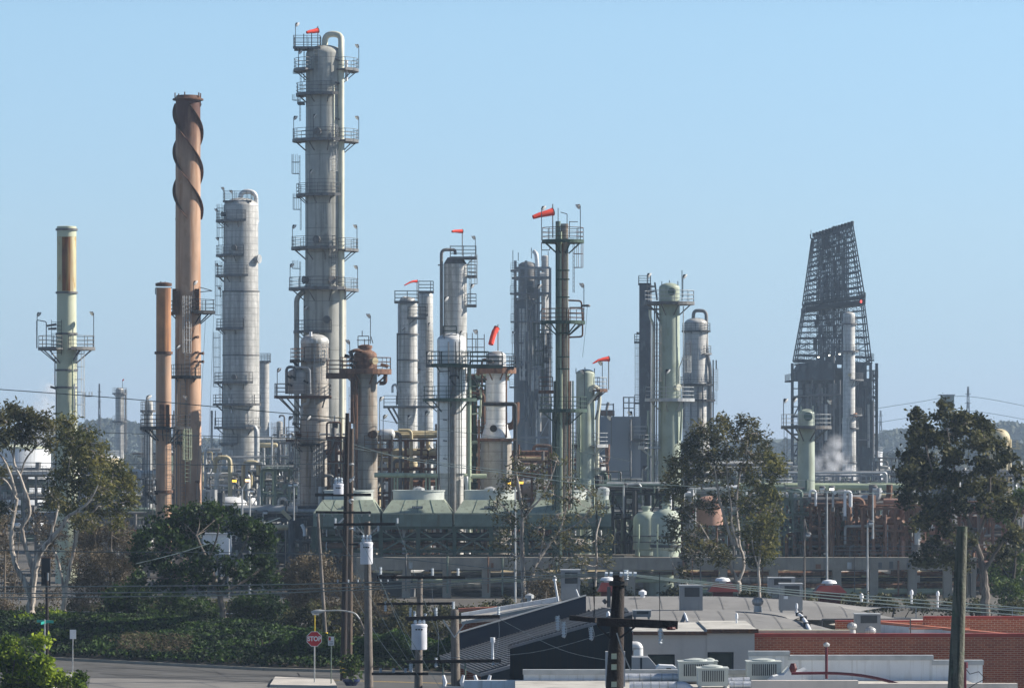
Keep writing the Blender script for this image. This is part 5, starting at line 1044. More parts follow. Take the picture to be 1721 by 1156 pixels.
yard_lamp('slim bare post just right of the lit twin lamp post', 332, 420, 828, None, [(424, 826, 'whitelid')]); yard_lamp('thin lamp post behind the silver dome vessel', 420, 354, 820, None, [(350, 824, 'whitelid')]); yard_lamp('thin leaning lamp post left of the silver dome vessel', 425, 342, 823, None, [(346, 822, 'whitelid')])
yard_lamp('post with two lit yellow lamps inside the middle tree crown', 335, 866, 818, None, [(855, 812, 'lampyellow'), (876, 811, 'lampyellow')]); yard_lamp('slim lamp post left of the hooked vents at right', 330, 1352, 872, None, [(1358, 900, 'whitelid')], 'woodgrey')
yard_lamp('tall pale lamp post with two hooded heads before the right rusty rack', 333, 1390, 826, None, [(1382, 822, 'whitelid'), (1398, 822, 'lampwhite')]); yard_lamp('short pale lamp post before the pink duct', 335, 1458, 880, None, [(1464, 880, 'whitelid')]); yard_lamp('tall thin post rising to the long green header at right', 336, 1467, 824, 905, [(1470, 822, 'whitelid')])
yard_lamp('white capped lamp post low by the tan drum left of the cooling hoods', 362, 442, 862, None, [(446, 862, 'whitelid')]); yard_lamp('lamp post with twin white lamps left of the first cooling hood', 360, 494, 815, None, [(488, 816, 'whitelid'), (497, 815, 'whitelid')])
t = Tower('slanted_conveyor_chute', 'short sloping tan chute left of the cooling hoods', 'chute', 358, 482); t.pipe([(474, 858, 0), (488, 872, 0)], 9, 'tan', 'chute', 4); t.pipe([(490, 874, 0), (490, None, 0)], 12, 'darkblue', 'support', 8); t.pipe([(508, 880, -1), (513, 890, -1), (513, 900, -1)], 6, 'white', 'elbow')
t = Tower('white_equipment_box', 'white box on legs glimpsed through the dark green tree', 'equipment', 345, 367); b = t.mb(); b.box(X(344, 345), X(388, 345), 343, 346, Z(930, 345), Z(897, 345)); b.build('casing', 'white', t.e); b = t.mb(); b.box(X(343, 345), X(389, 345), 342.8, 346.2, Z(897, 345), Z(895, 345)); b.build('roof', 'pale', t.e)
for x in (347, 385): t.pipe([(x, 930, -1), (x, None, -1)], 4, 'steel', 'leg', 6)
t = Tower('blue_flag_banner', 'narrow blue banner on a thin white pole among the right middle trees', 'banner', 380, 1166); b = t.mb(); b.tube([t.p(1169, 770, 0), t.p(1169, 900, 0)], .05, 5); b.build('pole', 'white', t.e); b = t.mb(); b.prism([t.p(1163, 786, 0), t.p(1166, 784, 0), t.p(1168, 800, 0), t.p(1163, 803, 0)], (0, .05, 0)); b.build('cloth', 'blue', t.e)
# ---------------------------------------------------------------- roofs and walls in the foreground
def wallpoly(b, pts, vec): return b.prism(pts, vec)
# charcoal building with a raking metal roof and navy parapet
o = thing('charcoal_building', 'charcoal building with a raking corrugated metal roof and dark navy parapet wall', 'building', (0, 190, 0))
pl = lambda x: 3.915 + .28 * x
def RP(px, D): return V((X(px, D), D, pl(X(px, D))))
p1, p2 = RP(740, 193.3), RP(985, 196); p3 = V((X(1063, 185), 185, pl(X(1063, 185)))); p4 = RP(857, 185); p5 = RP(857, 169); p6 = RP(808, 169)
b = MB(o.location); b.prism([p6, p5, p4, p3, p2 + V((.9, 0, .25)), p1], (0, 0, -.12)); b.build('roof', 'metalroof', o)
b = MB(o.location); e = V((2.03, -24.0, 0)); N = 52
for i in range(N):
    s = p1 + (p2 + V((.9, 0, .25)) - p1) * (i / N); q = lambda t: s + V((e.x * t, e.y * t, .28 * e.x * t))
    lo, hi = 0.0, 1.02
    t1 = (s.y - 185) / 24; x1 = s.x + 2.03 * t1
    if x1 < -.1: t1 = (s.y - 169.2) / 24; 
    if x1 < -.1 and s.x + 2.03 * t1 > -.12: t1 = max(.05, (-.12 - s.x) / 2.03)
    t1 = max(.03, t1 - .01); a, c = q(0), q(t1); w = .05
    b.prism([a + V((-w, 0, .002)), a + V((w, 0, .002)), c + V((w, 0, .002)), c + V((-w, 0, .002))], (0, 0, .07))
b.build('standing_seams', 'metaldark', o)  # seams darkened to paint in the shade of the corrugation grooves
b = MB(o.location); b.prism([(p4.x, 185.02, 0), (p3.x, 185.02, 0), (p3.x, 185.02, p3.z - .13), (p4.x, 185.02, p4.z - .13)], (0, .3, 0)); b.prism([(p6.x, 169.05, 0), (p5.x, 169.05, 0), (p5.x, 169.05, p5.z - .13), (p6.x, 169.05, p6.z - .13)], (0, .3, 0))
b.prism([(p5.x - .3, 169.4, 0), (p5.x - .01, 169.4, 0), (p5.x - .01, 169.4, p5.z - .22), (p5.x - .3, 169.4, p5.z - .22)], (0, 15.6, 0)); b.prism([(p3.x - .3, 185.4, 0), (p3.x - .01, 185.4, 0), (p3.x - .01, 185.4, p3.z - .22), (p3.x - .3, 185.4, p3.z - .22)], (0, 10, 0))
b.build('wall', 'charcoal', o)
b = MB(o.location)
for i in range(18): x = p4.x + .3 * (i + .5); b.box(x - .012, x + .012, 184.985, 185.018, 0, pl(x) - .16)
b.build('siding_seams', 'black', o)
pa, pb = P(770, 1064, 194.5), P(985, 1001, 196.5)
for nm, m, dz0, dz1, off, th in (('parapet', 'navy', -1.25, 0, 0, .35), ('parapet_cap', 'pale', .002, .06, -.03, .42)):
    b = MB(o.location); A, B_ = V(pa) + V((0, off, 0)), V(pb) + V((0, off, 0)); b.prism([A + V((0, 0, dz0)), B_ + V((0, 0, dz0)), B_ + V((0, 0, dz1)), A + V((0, 0, dz1))], (0, th, 0)); b.build(nm, m, o)
b = MB(o.location); A, B_ = V(P(775, 1030, 205)), V(P(940, 1002, 206)); b.prism([A + V((0, 0, -.9)), B_ + V((0, 0, -.9)), B_, A], (0, .3, 0)); b.build('rear_parapet', 'whitewall', o)
b = MB(o.location); b.prism([V(P(776, 1044, 198)), V(P(985, 1003, 198)), V(P(985, 1003, 205)) , V(P(776, 1036, 205))], (0, 0, -.15)); b.build('rear_roof', 'roofpale', o)
b = MB(o.location); b.prism([V(P(770, 1022, 207)), V(P(838, 1019, 207)), V(P(838, 1023, 207)), V(P(770, 1028, 207))], (0, .4, 0)); b.build('coping', 'terra', o)
b = MB(o.location); b.prism([(X(768, 203), 203, 0), (X(900, 203), 203, 0), (X(900, 203), 203, Z(1040, 203)), (X(768, 203), 203, Z(1048, 203))], (0, .3, 0)); b.build('rear_wall', 'brick', o)
# grey stucco building
o = thing('grey_stucco_building', 'grey stucco building with two dark windows and a stepped pale flat roof', 'building', (X(1165, 178), 178, 0)); D = 178
x0, xm, x1 = X(1063, D) + .02, X(1188, D), X(1268, D); z0, z1 = Z(1060, D), Z(1057, D)
def wall_holes(b, xa, xb, za, zb, y, th, holes):
    """front wall pieces around window openings"""
    xs = sorted(holes); cur = xa
    for (hx0, hx1, hz0, hz1) in xs:
        b.box(cur, hx0, y, y + th, za, zb); b.box(hx0, hx1, y, y + th, za, hz0); b.box(hx0, hx1, y, y + th, hz1, zb); cur = hx1
    b.box(cur, xb, y, y + th, za, zb)
wins = [(X(1089, D), X(1134, D), Z(1122, D), Z(1099, D)), (X(1189, D), X(1233, D), Z(1130, D), Z(1095, D))]
b = MB(o.location); wall_holes(b, x0, xm, 0, z0 - .1, D, .25, [wins[0]]); wall_holes(b, xm, x1, 0, z1 - .1, D - .05, .3, [wins[1]]); b.box(x1 - .25, x1, D + .25, D + 9, 0, z1 - .1); b.build('wall', 'stucco', o)
for w in wins:
    b = MB(o.location); f = .07; b.box(w[0], w[1], D + .1, D + .18, w[2], w[2] + f); b.box(w[0], w[1], D + .1, D + .18, w[3] - f, w[3]); b.box(w[0], w[0] + f, D + .1, D + .18, w[2] + f, w[3] - f); b.box(w[1] - f, w[1], D + .1, D + .18, w[2] + f, w[3] - f); wf = b.build('window', 'charcoal', o)
    b = MB(o.location); b.box(w[0] + f, w[1] - f, D + .13, D + .15, w[2] + f, w[3] - f); b.build('pane', 'glass', wf)
b = MB(o.location); b.box(x0, xm - .002, D - .12, D + 8.6, z0 - .1, z0); b.box(xm, x1 + .1, D - .15, D + 8.6, z1 - .1, z1); b.build('roof', 'roofpale', o)
b = MB(o.location); b.box(x0, xm - .002, D - .2, D - .12, z0 - .16, z0 - .02); b.box(xm, x1 + .16, D - .23, D - .15, z1 - .16, z1 + .02); b.build('roof_edge', 'darkrust', o)
# brick building with shallow vaulted felt roofs
o = thing('brick_building', 'red brick building with red coping and shallow grey vaulted roofs', 'building', (X(1450, 190), 190, 0)); D = 190
xa, xb = X(1269, D), 34.0; zt = Z(1070, D)
b = MB(o.location); b.box(X(1063, D), xb, D, D + .3, 0, zt); b.box(xb - .3, xb, D + .3, D + 30, 0, zt); b.build('wall', 'brick', o)
b = MB(o.location); b.box(X(1063, D), xb, D - .05, D + .36, zt, zt + .16); b.build('coping', 'redcap', o)
def vault(name, pts_f, pts_r, rise, m, n=40, rows=14, endw=2.5, under=True):
    """vaulted sheet from the front eave (x0,x1,D,z) to the ridge behind, its right end rolling down"""
    b = MB(o.location); vs = []; fs = []; (x0, x1, D0, zf), (x0r, x1r, D1, _) = pts_f, pts_r
    for i in range(n + 1):
        u = i / n
        for j in range(2 * rows + 1):
            v = j / rows; vv = min(v, 2 - v) ; xl = x0 + (x0r - x0) * vv; xr = x1 + (x1r - x1) * vv; x = xl + (xr - xl) * u; y = D0 + (D1 - D0) * v
            tp = min(1.0, (xr - x) / endw); tp = sqrt(max(0, 1 - (1 - tp) ** 2)); vs.append((x, y, zf + rise * sin(vv * pi / 2) ** .9 * (tp if vv > 0 else 1)))
    W_ = 2 * rows + 1
    for i in range(n):
        for j in range(2 * rows):
            a = i * W_ + j; fs.append((a, a + W_, a + W_ + 1, a + 1))
    b.add(vs, fs); ob = b.build(name, m, o, True)
    b = MB(o.location); k = 0; sp = 1.15; x = x0 + .6
    while x < x1 - .2:
        row = []
        for j in range(1, rows + 1):
            v = j / rows; xr = x1 + (x1r - x1) * v
            tp = min(1.0, max(0, (xr - x)) / endw); tp = sqrt(max(0, 1 - (1 - tp) ** 2)); row.append(V((x, D0 + (D1 - D0) * v, zf + rise * sin(v * pi / 2) ** .9 * tp + .03)))
            if xr - x < .1: break
        if len(row) > 1: b.tube(row, .009, 4)
        x += sp * rnd.uniform(.85, 1.15)
    b.build('felt_seam', 'roofdark', ob); return ob
M['roofdark'] = mat('dark roof lap', (.15, .145, .145), .9, 0, .2, 2)
vault('vaulted_roof', (X(1000, D), X(1422, D), D + .45, 4.28), (X(1000, D), X(1422, D) - 1.9, D + 11, 0), .50, 'roofgrey', endw=4.2)
vault('vaulted_roof', (X(975, 206), X(1528, 206), 206, 4.15), (X(975, 206), X(1528, 206) - 2.6, 213.5, 0), .86, 'roofgrey', endw=7.5)
b = MB(o.location); b.box(X(985, 190), xb - .3, D + .36, D + 30, 3.55, 3.6); b.build('flat_roof', 'roofpale', o)
b = MB(o.location); b.box(X(1400, 205), X(1560, 205), 203.5, 203.8, 3.6, Z(1045, 203.5)); b.box(X(1552, 199), xb, 199, 199.3, 3.6, Z(1039, 199)); b.build('rear_parapet', 'brick', o)
b = MB(o.location); b.box(X(1400, 205), X(1560, 205), 203.45, 203.85, Z(1045, 203.5), Z(1042, 203.5)); b.box(X(1552, 199), xb, 198.95, 199.35, Z(1039, 199), Z(1035, 199)); b.build('rear_coping', 'redcap', o)
q0, q1 = V((X(1690, 190.4), 190.4, zt + .02)), V((X(1470, 204), 203.4, zt + .02)); b = MB(o.location); b.prism([q0, q1, q1 + V((.35, 0, 0)), q0 + V((.35, 0, 0))], (0, 0, .12)); b.build('side_coping', 'terra', o)
b = MB(o.location); b.prism([q0 + V((.02, 0, -.8)), q1 + V((.02, 0, -.8)), q1 + V((.3, 0, -.8)), q0 + V((.3, 0, -.8))], (0, 0, .79)); b.build('side_parapet', 'whitewall', o)
b = MB(o.location); b.box(X(1537, 194), X(1640, 194), 196.5, 196.7, 3.6, Z(1057, 196.5)); b.build('light_well_wall', 'whitewall', o)
b = MB(o.location); b.box(X(1537, 194), X(1640, 194), 196.45, 196.75, Z(1057, 196.5), Z(1055, 196.5)); b.build('light_well_coping', 'terra', o)
b = MB(o.location); b.box(xa, X(1430, D), D + .37, D + .9, zt - .1, zt + .30); b.build('gravel_stop', 'cream', o)
b = MB(o.location); rail(b, [(X(1382, 194), 194, 3.6), (X(1530, 194), 194, 3.6)], 1.1, .04, rails=(1,), step=2.2); b.build('roof_rail', 'steel', o)
# near low roof with white stepped parapet
o = thing('low_white_building', 'low white roof in the foreground with a stepped grey capped parapet', 'building', (X(1300, 152), 152, 0)); D = 156; zr = 4.05
b = MB(o.location); b.box(X(866, 150), X(1655, 150), 120, D - .3, zr - .2, zr); b.build('roof', 'roofpale', o)
for xa_, xb_, yt in ((1258, 1325, 1093), (1325, 1566, 1100), (1566, 1650, 1108), (880, 1262, 1124)):
    b = MB(o.location); b.box(X(xa_, D), X(xb_, D) - .004, D - .3, D, 0, Z(yt + 8, D)); b.build('parapet', 'whitewall', o); b = MB(o.location); b.box(X(xa_, D) - .03, X(xb_, D) + .03, D - .4, D + .08, Z(yt + 8, D) + .002, Z(yt, D)); b.build('parapet_cap', 'pale', o)
b = MB(o.location); b.box(X(780, D), X(880, D) - .01, D - .3, D, 0, Z(1142, D)); b.build('low_kerb_wall', 'whitewall', o)
b = MB(o.location); b.box(X(1262, 147), X(1441, 147), 146.6, 147, 3.2, Z(1142, 147)); b.box(X(1441, 147) + .003, X(1708, 147), 146.6, 147, 3.2, Z(1147, 147)); b.build('near_parapet', 'stucco', o)
b = MB(o.location); b.box(X(866, 150), X(866, 150) + .25, 120, D - .3, 0, zr - .21); b.box(X(1655, 150) - .25, X(1655, 150), 120, D - .4, 0, zr - .21); b.box(X(866, 150) + .26, X(1655, 150) - .26, 120, 120.25, 0, zr - .21); b.build('wall', 'whitewall', o)
# ---------------------------------------------------------------- roof plant
def hvac(label, D, x0, x1, yt, yb, m='hvac', style='window', depth=1.1, group='air conditioners on the roofs', zb=None):
    z0 = Z(yb, D) if zb is None else zb; o = thing('air_conditioner', label, 'air conditioner', ((X(x0, D) + X(x1, D)) / 2, D, z0), group); a, e, z1 = X(x0, D), X(x1, D), Z(yt, D); h = z1 - z0; w = e - a
    b = MB(o.location); b.box(a, e, D, D + depth, z0 + .1, z1 - .04)
    for q in (a + .05, e - .13): b.box(q, q + .08, D + .02, D + depth - .02, z0, z0 + .098)
    b.build('casing', m, o); b = MB(o.location); b.box(a - .03, e + .03, D - .03, D + depth + .03, z1 - .038, z1); b.build('lid', 'pale' if m == 'hvac' else m, o)
    if style == 'window':
        b = MB(o.location); b.box(a + w * .2, e - w * .14, D - .02, D - .002, z1 - h * .42, z1 - h * .08); g = b.build('coil_panel', 'grille', o)
        b = MB(o.location); b.box(a + w * .02, a + w * .13, D - .03, D - .002, z0 + .12, z1 - .1); b.build('corner_post', 'hvac', o)
    else:
        b = MB(o.location); b.box(a + w * .12, e - w * .12, D - .012, D - .002, z0 + h * .35, z1 - h * .12); g = b.build('coil_panel', 'grille', o); b = MB(o.location)
        for i in range(13): x = a + w * (.13 + .74 * i / 12); b.box(x - .012, x + .012, D - .03, D - .013, z0 + h * .35, z1 - h * .12)
        b.build('fins', m, g)
        b = MB(o.location); b.lathe([(w * .34, z1 + .001), (w * .34, z1 + .05), (w * .1, z1 + .1)], 20, ((a + e) / 2, D + depth / 2)); b.build('fan_cover', m, o)
    return o
hvac('grey air conditioner on the vaulted roof, right of the dark utility pole', 202, 1143, 1181, 983, 1029); hvac('grey air conditioner on the vaulted roof with a small pale sticker', 201, 1311, 1349, 980, 1029)
hvac('wide pale blue grey air conditioner standing behind the one with a sticker', 214, 1292, 1336, 970, 1000); hvac('grey air conditioner beside round ball vents at the brick parapet', 193, 1438, 1480, 1031, 1068)
hvac('tall grey air conditioner on the charcoal building behind its parapet', 199, 943, 975, 957, 1012); hvac('small low grey unit on the pale roof beside the charcoal wall', 189, 1064, 1094, 1025, 1040, depth=.8)
hvac('beige condenser with ribbed coil, behind and left of the front one', 153.5, 1141, 1199, 1111, 1152, 'hvacpale', 'fin', zb=4.05); hvac('beige condenser with ribbed coil, frontmost on the low roof', 150.5, 1173, 1224, 1122, 1160, 'hvacpale', 'fin', zb=4.05); hvac('beige condenser with ribbed coil at the stucco building corner', 154, 1256, 1313, 1111, 1140, 'hvacpale', 'fin', zb=4.05); hvac('beige condenser mostly hidden behind the left pair of condensers', 154.8, 1180, 1206, 1110, 1140, 'hvacpale', 'fin', depth=.7, zb=4.05)
b = MB(); D = 201; b.box(X(1317, D), X(1324, D), D - .012, D - .003, Z(1006, D), Z(1001, D)); tag(b.build('service_label', 'whitewall'), 'small pale sticker plate on the front of a grey air conditioner', 'label')
def ballvent(label, D, px, yt, yb, w, m='pale'):
    o = thing('turbine_vent', label, 'roof vent', (X(px, D), D, Z(yb, D)), 'round turbine vents'); k = D / F; r = w * k / 2; zb, zt = Z(yb, D), Z(yt, D); b = MB(o.location); b.lathe([(r * .75, zb), (r * .7, zt - r * 1.5)], 20, (o.location.x, D)); b.build('neck', m, o, True)
    b = MB(o.location); zc = zt - r * .8; b.lathe([(max(.02, r * cos(R(a))), zc + r * .8 * sin(R(a))) for a in range(-60, 91, 15)], 24, (o.location.x, D)); h = b.build('turbine_head', m, o, True)
    b = MB(o.location)
    for i in range(20): a = 2 * pi * i / 20; b.tube([(o.location.x + r * 1.01 * cos(R(g)) * cos(a), D + r * 1.01 * cos(R(g)) * sin(a), zc + r * .81 * sin(R(g))) for g in (-50, -20, 10, 40, 70)], .012, 3)
    b.build('vanes', 'steel', h)
ballvent('dull round turbine vent on the vaulted roof between two air conditioners', 202, 1273.5, 1003, 1028, 19); ballvent('shiny round turbine vent left of the brick parapet air conditioner', 192.5, 1432, 1045, 1066, 17, 'alum'); ballvent('shiny round turbine vent in front of the brick parapet air conditioner', 191.5, 1463, 1052, 1068, 19, 'alum')
def hood(label, D, x0, x1, yt, yb):
    o = thing('exhaust_hood', label, 'roof hood', ((X(x0, D) + X(x1, D)) / 2, D, Z(yb, D)), 'dark red roof hoods'); a, e = X(x0, D), X(x1, D); w = e - a; z0, z1 = Z(yb, D), Z(yt, D); zm = z0 + (z1 - z0) * .45; b = MB(o.location); b.box(a + w * .18, e - w * .18, D + .3, D + 1.7, z0 - .6, zm); b.build('curb', 'redpaint', o)
    b = MB(o.location); b.add([(a, D, zm), (e, D, zm), (e, D + 2, zm), (a, D + 2, zm), (a + w * .2, D + .5, z1), (e - w * .2, D + .5, z1), (e - w * .2, D + 1.5, z1), (a + w * .2, D + 1.5, z1)], [(3, 2, 1, 0), (4, 5, 6, 7), (0, 1, 5, 4), (1, 2, 6, 5), (2, 3, 7, 6), (3, 0, 4, 7)]); b.build('canopy', 'redpaint', o)
    b = MB(o.location); c = ((a + e) / 2, D + 1); b.lathe([(.2, z1), (.2, z1 + .12), (.42, z1 + .10), (.34, z1 + .24), (.05, z1 + .3)], 16, c); b.build('vent_cap', 'white', o, True)
hood('dark red roof hood with white cap, just right of the first vaulted roof conditioner', 222, 1190, 1242, 980, 1006); hood('dark red roof hood with white cap, farther right by the concrete posts', 222, 1368, 1424, 984, 1006); hood('dark red roof hood partly hidden behind the dark utility pole', 222, 1004, 1040, 979, 1006)
def roofpipe(label, D, px, yt, yb, w=5, m='white', cap=True, lean=0):
    o = thing('vent_stack', label, 'vent pipe', (X(px, D), D, Z(yb, D))); b = MB(o.location); b.tube([P(px, yb, D), P(px + lean, yt, D)], w * D / F / 2, 8); b.build('pipe', m, o, True)
    if cap: b = MB(o.location); q = V(P(px + lean, yt, D)); b.tube([q - V((0, 0, .05)), q + V((0, 0, .1)), q + V((0, 0, .2))], [w * D / F * .9, w * D / F * .9, .03], 8); b.build('cap', m, o, True)
for a in (('short white mushroom vent at the back of the vaulted roof', 212, 1080, 997, 1003, 8), ('thin white vent pipe on the stucco roof', 184, 1238, 1037, 1048, 3), ('tall white vent pipe at the right end of the vaulted roof', 212, 1532, 997, 1014, 3.5), ('tall white vent pipe farthest right on the vaulted roof', 212, 1576, 999, 1020, 3.5), ('small white vent in the middle of the rear vaulted roof', 212, 1448, 1003, 1011, 4), ('white kinked vent pipe by the tall grey conditioner', 198, 938, 974, 1010, 4, 'white', True, -6), ('short white leaning pipe right of the tall grey conditioner', 197.5, 973, 990, 1003, 3, 'white', False, -5), ('pale capped vent behind the charcoal building by the pale trunk', 208, 890, 1003, 1012, 9, 'pale'), ('white capped vent before the stucco roof edge', 186, 1022, 1034, 1040, 4), ('thin white standpipe atop the nearer vault hose', 198, 1339, 1020, 1029, 2.5)): roofpipe(*a)
o = thing('roof_hose', 'white hose draped over the nearer vaulted roof', 'hose', (X(1350, 196), 196, 4.3)); b = MB(o.location); b.tube([P(1339, 1029, 200.3), P(1347, 1035, 197), P(1354, 1044, 194), P(1359, 1055, 191.6), P(1362, 1061, 190.9)], .09, 8); b.build('hose', 'white', o, True); b = MB(o.location)
for x, y, D in ((1343, 1033, 198.6), (1350, 1040, 195.5), (1356, 1050, 192.8)): b.box(X(x, D) - .16, X(x, D) + .16, D - .1, D + .1, Z(y, D) - .05, Z(y, D) + .14)
b.build('clamp', 'black', o)
o = thing('roof_conduit', 'pale short hose running down the vaulted roof beneath a grey conditioner', 'hose', (X(1155, 198), 198, 4.6)); b = MB(o.location); b.tube([P(1149, 1028, 201.5), P(1152, 1034, 197), P(1155, 1044, 192)], .06, 6); b.build('hose', 'white', o, True)
o = thing('exhaust_elbow', 'shiny metal exhaust elbow against the charcoal wall', 'duct', P(1068, 1090, 177)); b = MB(o.location); b.tube(fillet([V(P(1063, 1085, 177)), V(P(1073, 1085, 177)), V(P(1073, 1106, 177))], .35), .2, 14); b.build('elbow', 'alum', o, True)
o = thing('metal_duct_hood', 'grey wedge shaped sheet metal duct beside the exhaust elbow', 'duct', P(1080, 1124, 158)); b = MB(o.location); D = 158; b.prism([P(1063, 1128, D), P(1063, 1104, D), P(1090, 1104, D), P(1106, 1122, D), P(1106, 1128, D)], (0, 1.2, 0)); b.build('duct', 'hvac', o); b = MB(o.location); b.box(X(1076, D), X(1079, D), D - .02, D, Z(1128, D), Z(1104, D)); b.build('seam', 'charcoal', o)
o = thing('white_roof_unit', 'white low roof machine right of the wedge duct', 'roof unit', P(1120, 1130, 156.2)); D = 156.2; b = MB(o.location); b.prism([P(1103, 1129, D), P(1103, 1121, D), P(1108, 1117, D), P(1132, 1118, D), P(1137, 1122, D), P(1137, 1129, D)], (0, .8, 0)); b.build('body', 'white', o); b = MB(o.location); b.box(X(1120, D), X(1128, D), D - .02, D - .002, Z(1128, D), Z(1122, D)); b.build('opening', 'grille', o)
def duct(label, D, pts, w, m='foil'):
    o = thing('wrapped_duct', label, 'duct', P(*pts[0], D)); b = MB(o.location); q = fillet([V(P(x, y, D)) for x, y in pts], w * D / F * 1.3); b.tube(q, w * D / F / 2, 16); b.build('duct', m, o, True); b = MB(o.location); a, c = q[0], q[-1]; L = (c - a).length; n = int(L / .35)
    for i in range(n):
        p = q[0] + (q[1] - q[0]) * ((i + .5) / n) if (q[1] - q[0]).length > .7 * L else a + (c - a) * ((i + .5) / n); t = (q[1] - q[0]).normalized(); b.tube([p - t * .02, p + t * .02], w * D / F / 2 * 1.04, 16)
    b.build('seams', 'pale', o)
duct('foil wrapped duct lying rearmost at the foot of the dark pole', 154.5, [(1047, 1138), (1140, 1138)], 14); duct('foil wrapped duct lying foremost left of the condensers', 150.6, [(1058, 1153), (1150, 1153), (1160, 1160)], 17)
duct('foil wrapped duct curving down right of the front condenser', 150.6, [(1226, 1150), (1322, 1151), (1330, 1160)], 12); duct('upper foil wrapped duct right of the front condenser', 153.2, [(1200, 1146), (1260, 1144)], 14)
o = thing('rooftop_tarp', 'pale blue hunched cover on the low roof right of the corner condenser', 'cover', P(1325, 1140, 153)); b = MB(o.location); D = 153; b.prism([P(1292, 1144, D), P(1300, 1136, D), P(1318, 1133, D), P(1328, 1122, D), P(1338, 1132, D), P(1356, 1124, D), P(1358, 1144, D)], (0, 1.5, 0)); b.build('cover', 'whitewall', o); b = MB(o.location); b.tube([P(1333, 1129, D), P(1333, 1122, D), P(1333, 1114, D)], [.1, .16, .09], 8); b.build('cap', 'redpaint', o, True)
o = thing('red_standpipe', 'dark red standpipe with round pale head on the low roof', 'pipe', P(1389, 1140, 152)); D = 152; b = MB(o.location); b.tube([P(1389, 1140, D), P(1389, 1087, D)], .055, 8); b.build('pipe', 'maroon', o, True); b = MB(o.location); b.lathe([(.03, Z(1087, D)), (.11, Z(1085, D)), (.12, Z(1082, D)), (.05, Z(1079, D))], 12, (X(1389, D), D)); b.build('head', 'pale', o, True)
o = thing('red_hose', 'thick dark red pipe sweeping along the low roof to the near parapet', 'pipe', P(1389, 1133, 150)); b = MB(o.location); b.tube(fillet([V(P(1330, 1131, 150)), V(P(1400, 1130, 150)), V(P(1450, 1134, 149)), V(P(1500, 1145, 147.9)), V(P(1560, 1168, 147.4))], 1.2), .055, 8); b.build('pipe', 'maroon', o, True)
o = thing('service_mast', 'dark red weatherhead mast with looped wires behind the wooden pole at right', 'mast', P(1622, 1150, 146)); D = 146; b = MB(o.location); b.tube([P(1622, 1165, D), P(1622, 1118, D)], .05, 8); b.tube([P(1622, 1122, D), P(1622, 1112, D)], .1, 8); b.build('mast', 'maroon', o, True); b = MB(o.location); b.tube([P(1622, 1122, D), P(1630, 1132, D), P(1645, 1128, D), P(1656, 1140, D), P(1640, 1148, D), P(1628, 1156, D)], .02, 4); b.build('wire_loop', 'black', o)
# ---------------------------------------------------------------- utility poles
def pole(label, D, top, bot, w0, w1, m='wood', zb=0.0):
    """wooden pole: top pixel, a lower pixel on its axis, widths there; continued straight down to the ground"""
    T = V(P(top[0], top[1], D)); B = V(P(bot[0], bot[1], D)); s = (T.z - zb) / (T.z - B.z); G = T + (B - T) * s; r0, r1 = w0 * D / F / 2, w1 * D / F / 2; rg = r0 + (r1 - r0) * s
    o = thing('utility_pole', label, 'utility pole', G); b = MB(o.location); n = 9; pts = [G + (T - G) * (i / n) for i in range(n + 1)]; b.tube(pts, [rg + (r0 - rg) * i / n for i in range(n + 1)], 14); b.build('pole', m, o, True); o['D'] = 0; del o['D']; return o
def arm(o, D, x0, y0, x1, y1, d0=-.25, d1=-.25, w=.12, m='wooddark', name='crossarm'):
    b = MB(o.location); b.tube([P(x0, y0, D, d0), P(x1, y1, D, d1)], w * .72, 4); return b.build(name, m, o)
def insul(o, D, px, y0, y1, d=-.25, w=.07, m='porcelain'):
    b = MB(o.location); a, c = V(P(px, y0, D, d)), V(P(px, y1, D, d)); n = 6; pts = []; rs = []
    for i in range(n):
        f0, f1 = i / n, (i + .5) / n; pts += [a + (c - a) * f0, a + (c - a) * f1]; rs += [w, w * .45]
    b.tube(pts, rs, 8); return b.build('insulator', m, o, True)
def can(o, D, x0, x1, yt, yb, d=-.45):
    c = ((X(x0, D) + X(x1, D)) / 2, D + d); r = (x1 - x0) * D / F / 2; z1, z0 = Z(yt, D), Z(yb, D); b = MB(o.location); b.lathe([(r * .97, z0), (r, z0 + .04), (r, z1 - .12), (r * 1.05, z1 - .12), (r * 1.05, z1 - .04), (r * .9, z1)], 24, c); k = b.build('transformer', 'canmet', o, True)
    b = MB(o.location)
    for a in (-.5, .1, .6): b.lathe([(.05, z1 - .0), (.09, z1 + .08), (.05, z1 + .16), (.08, z1 + .22), (.04, z1 + .32)], 8, (c[0] + r * a, c[1] - r * .2))
    b.build('bushing', 'porcelain', k, True); b = MB(o.location)
    for a in (-.35, 0, .35): b.box(c[0] + r * a - .04, c[0] + r * a + .04, c[1] - r * 1.06, c[1] - r * .9, z1 - .26, z1 - .2)
    b.build('terminal', 'black', k); return k
def wirepart(o, pts, r=.012, m='black', name='jumper_wire'):
    b = MB(o.location); b.tube(fillet([V(p) for p in pts], .4, 4) if len(pts) > 2 else pts, r, 4); b.build(name, m, o)
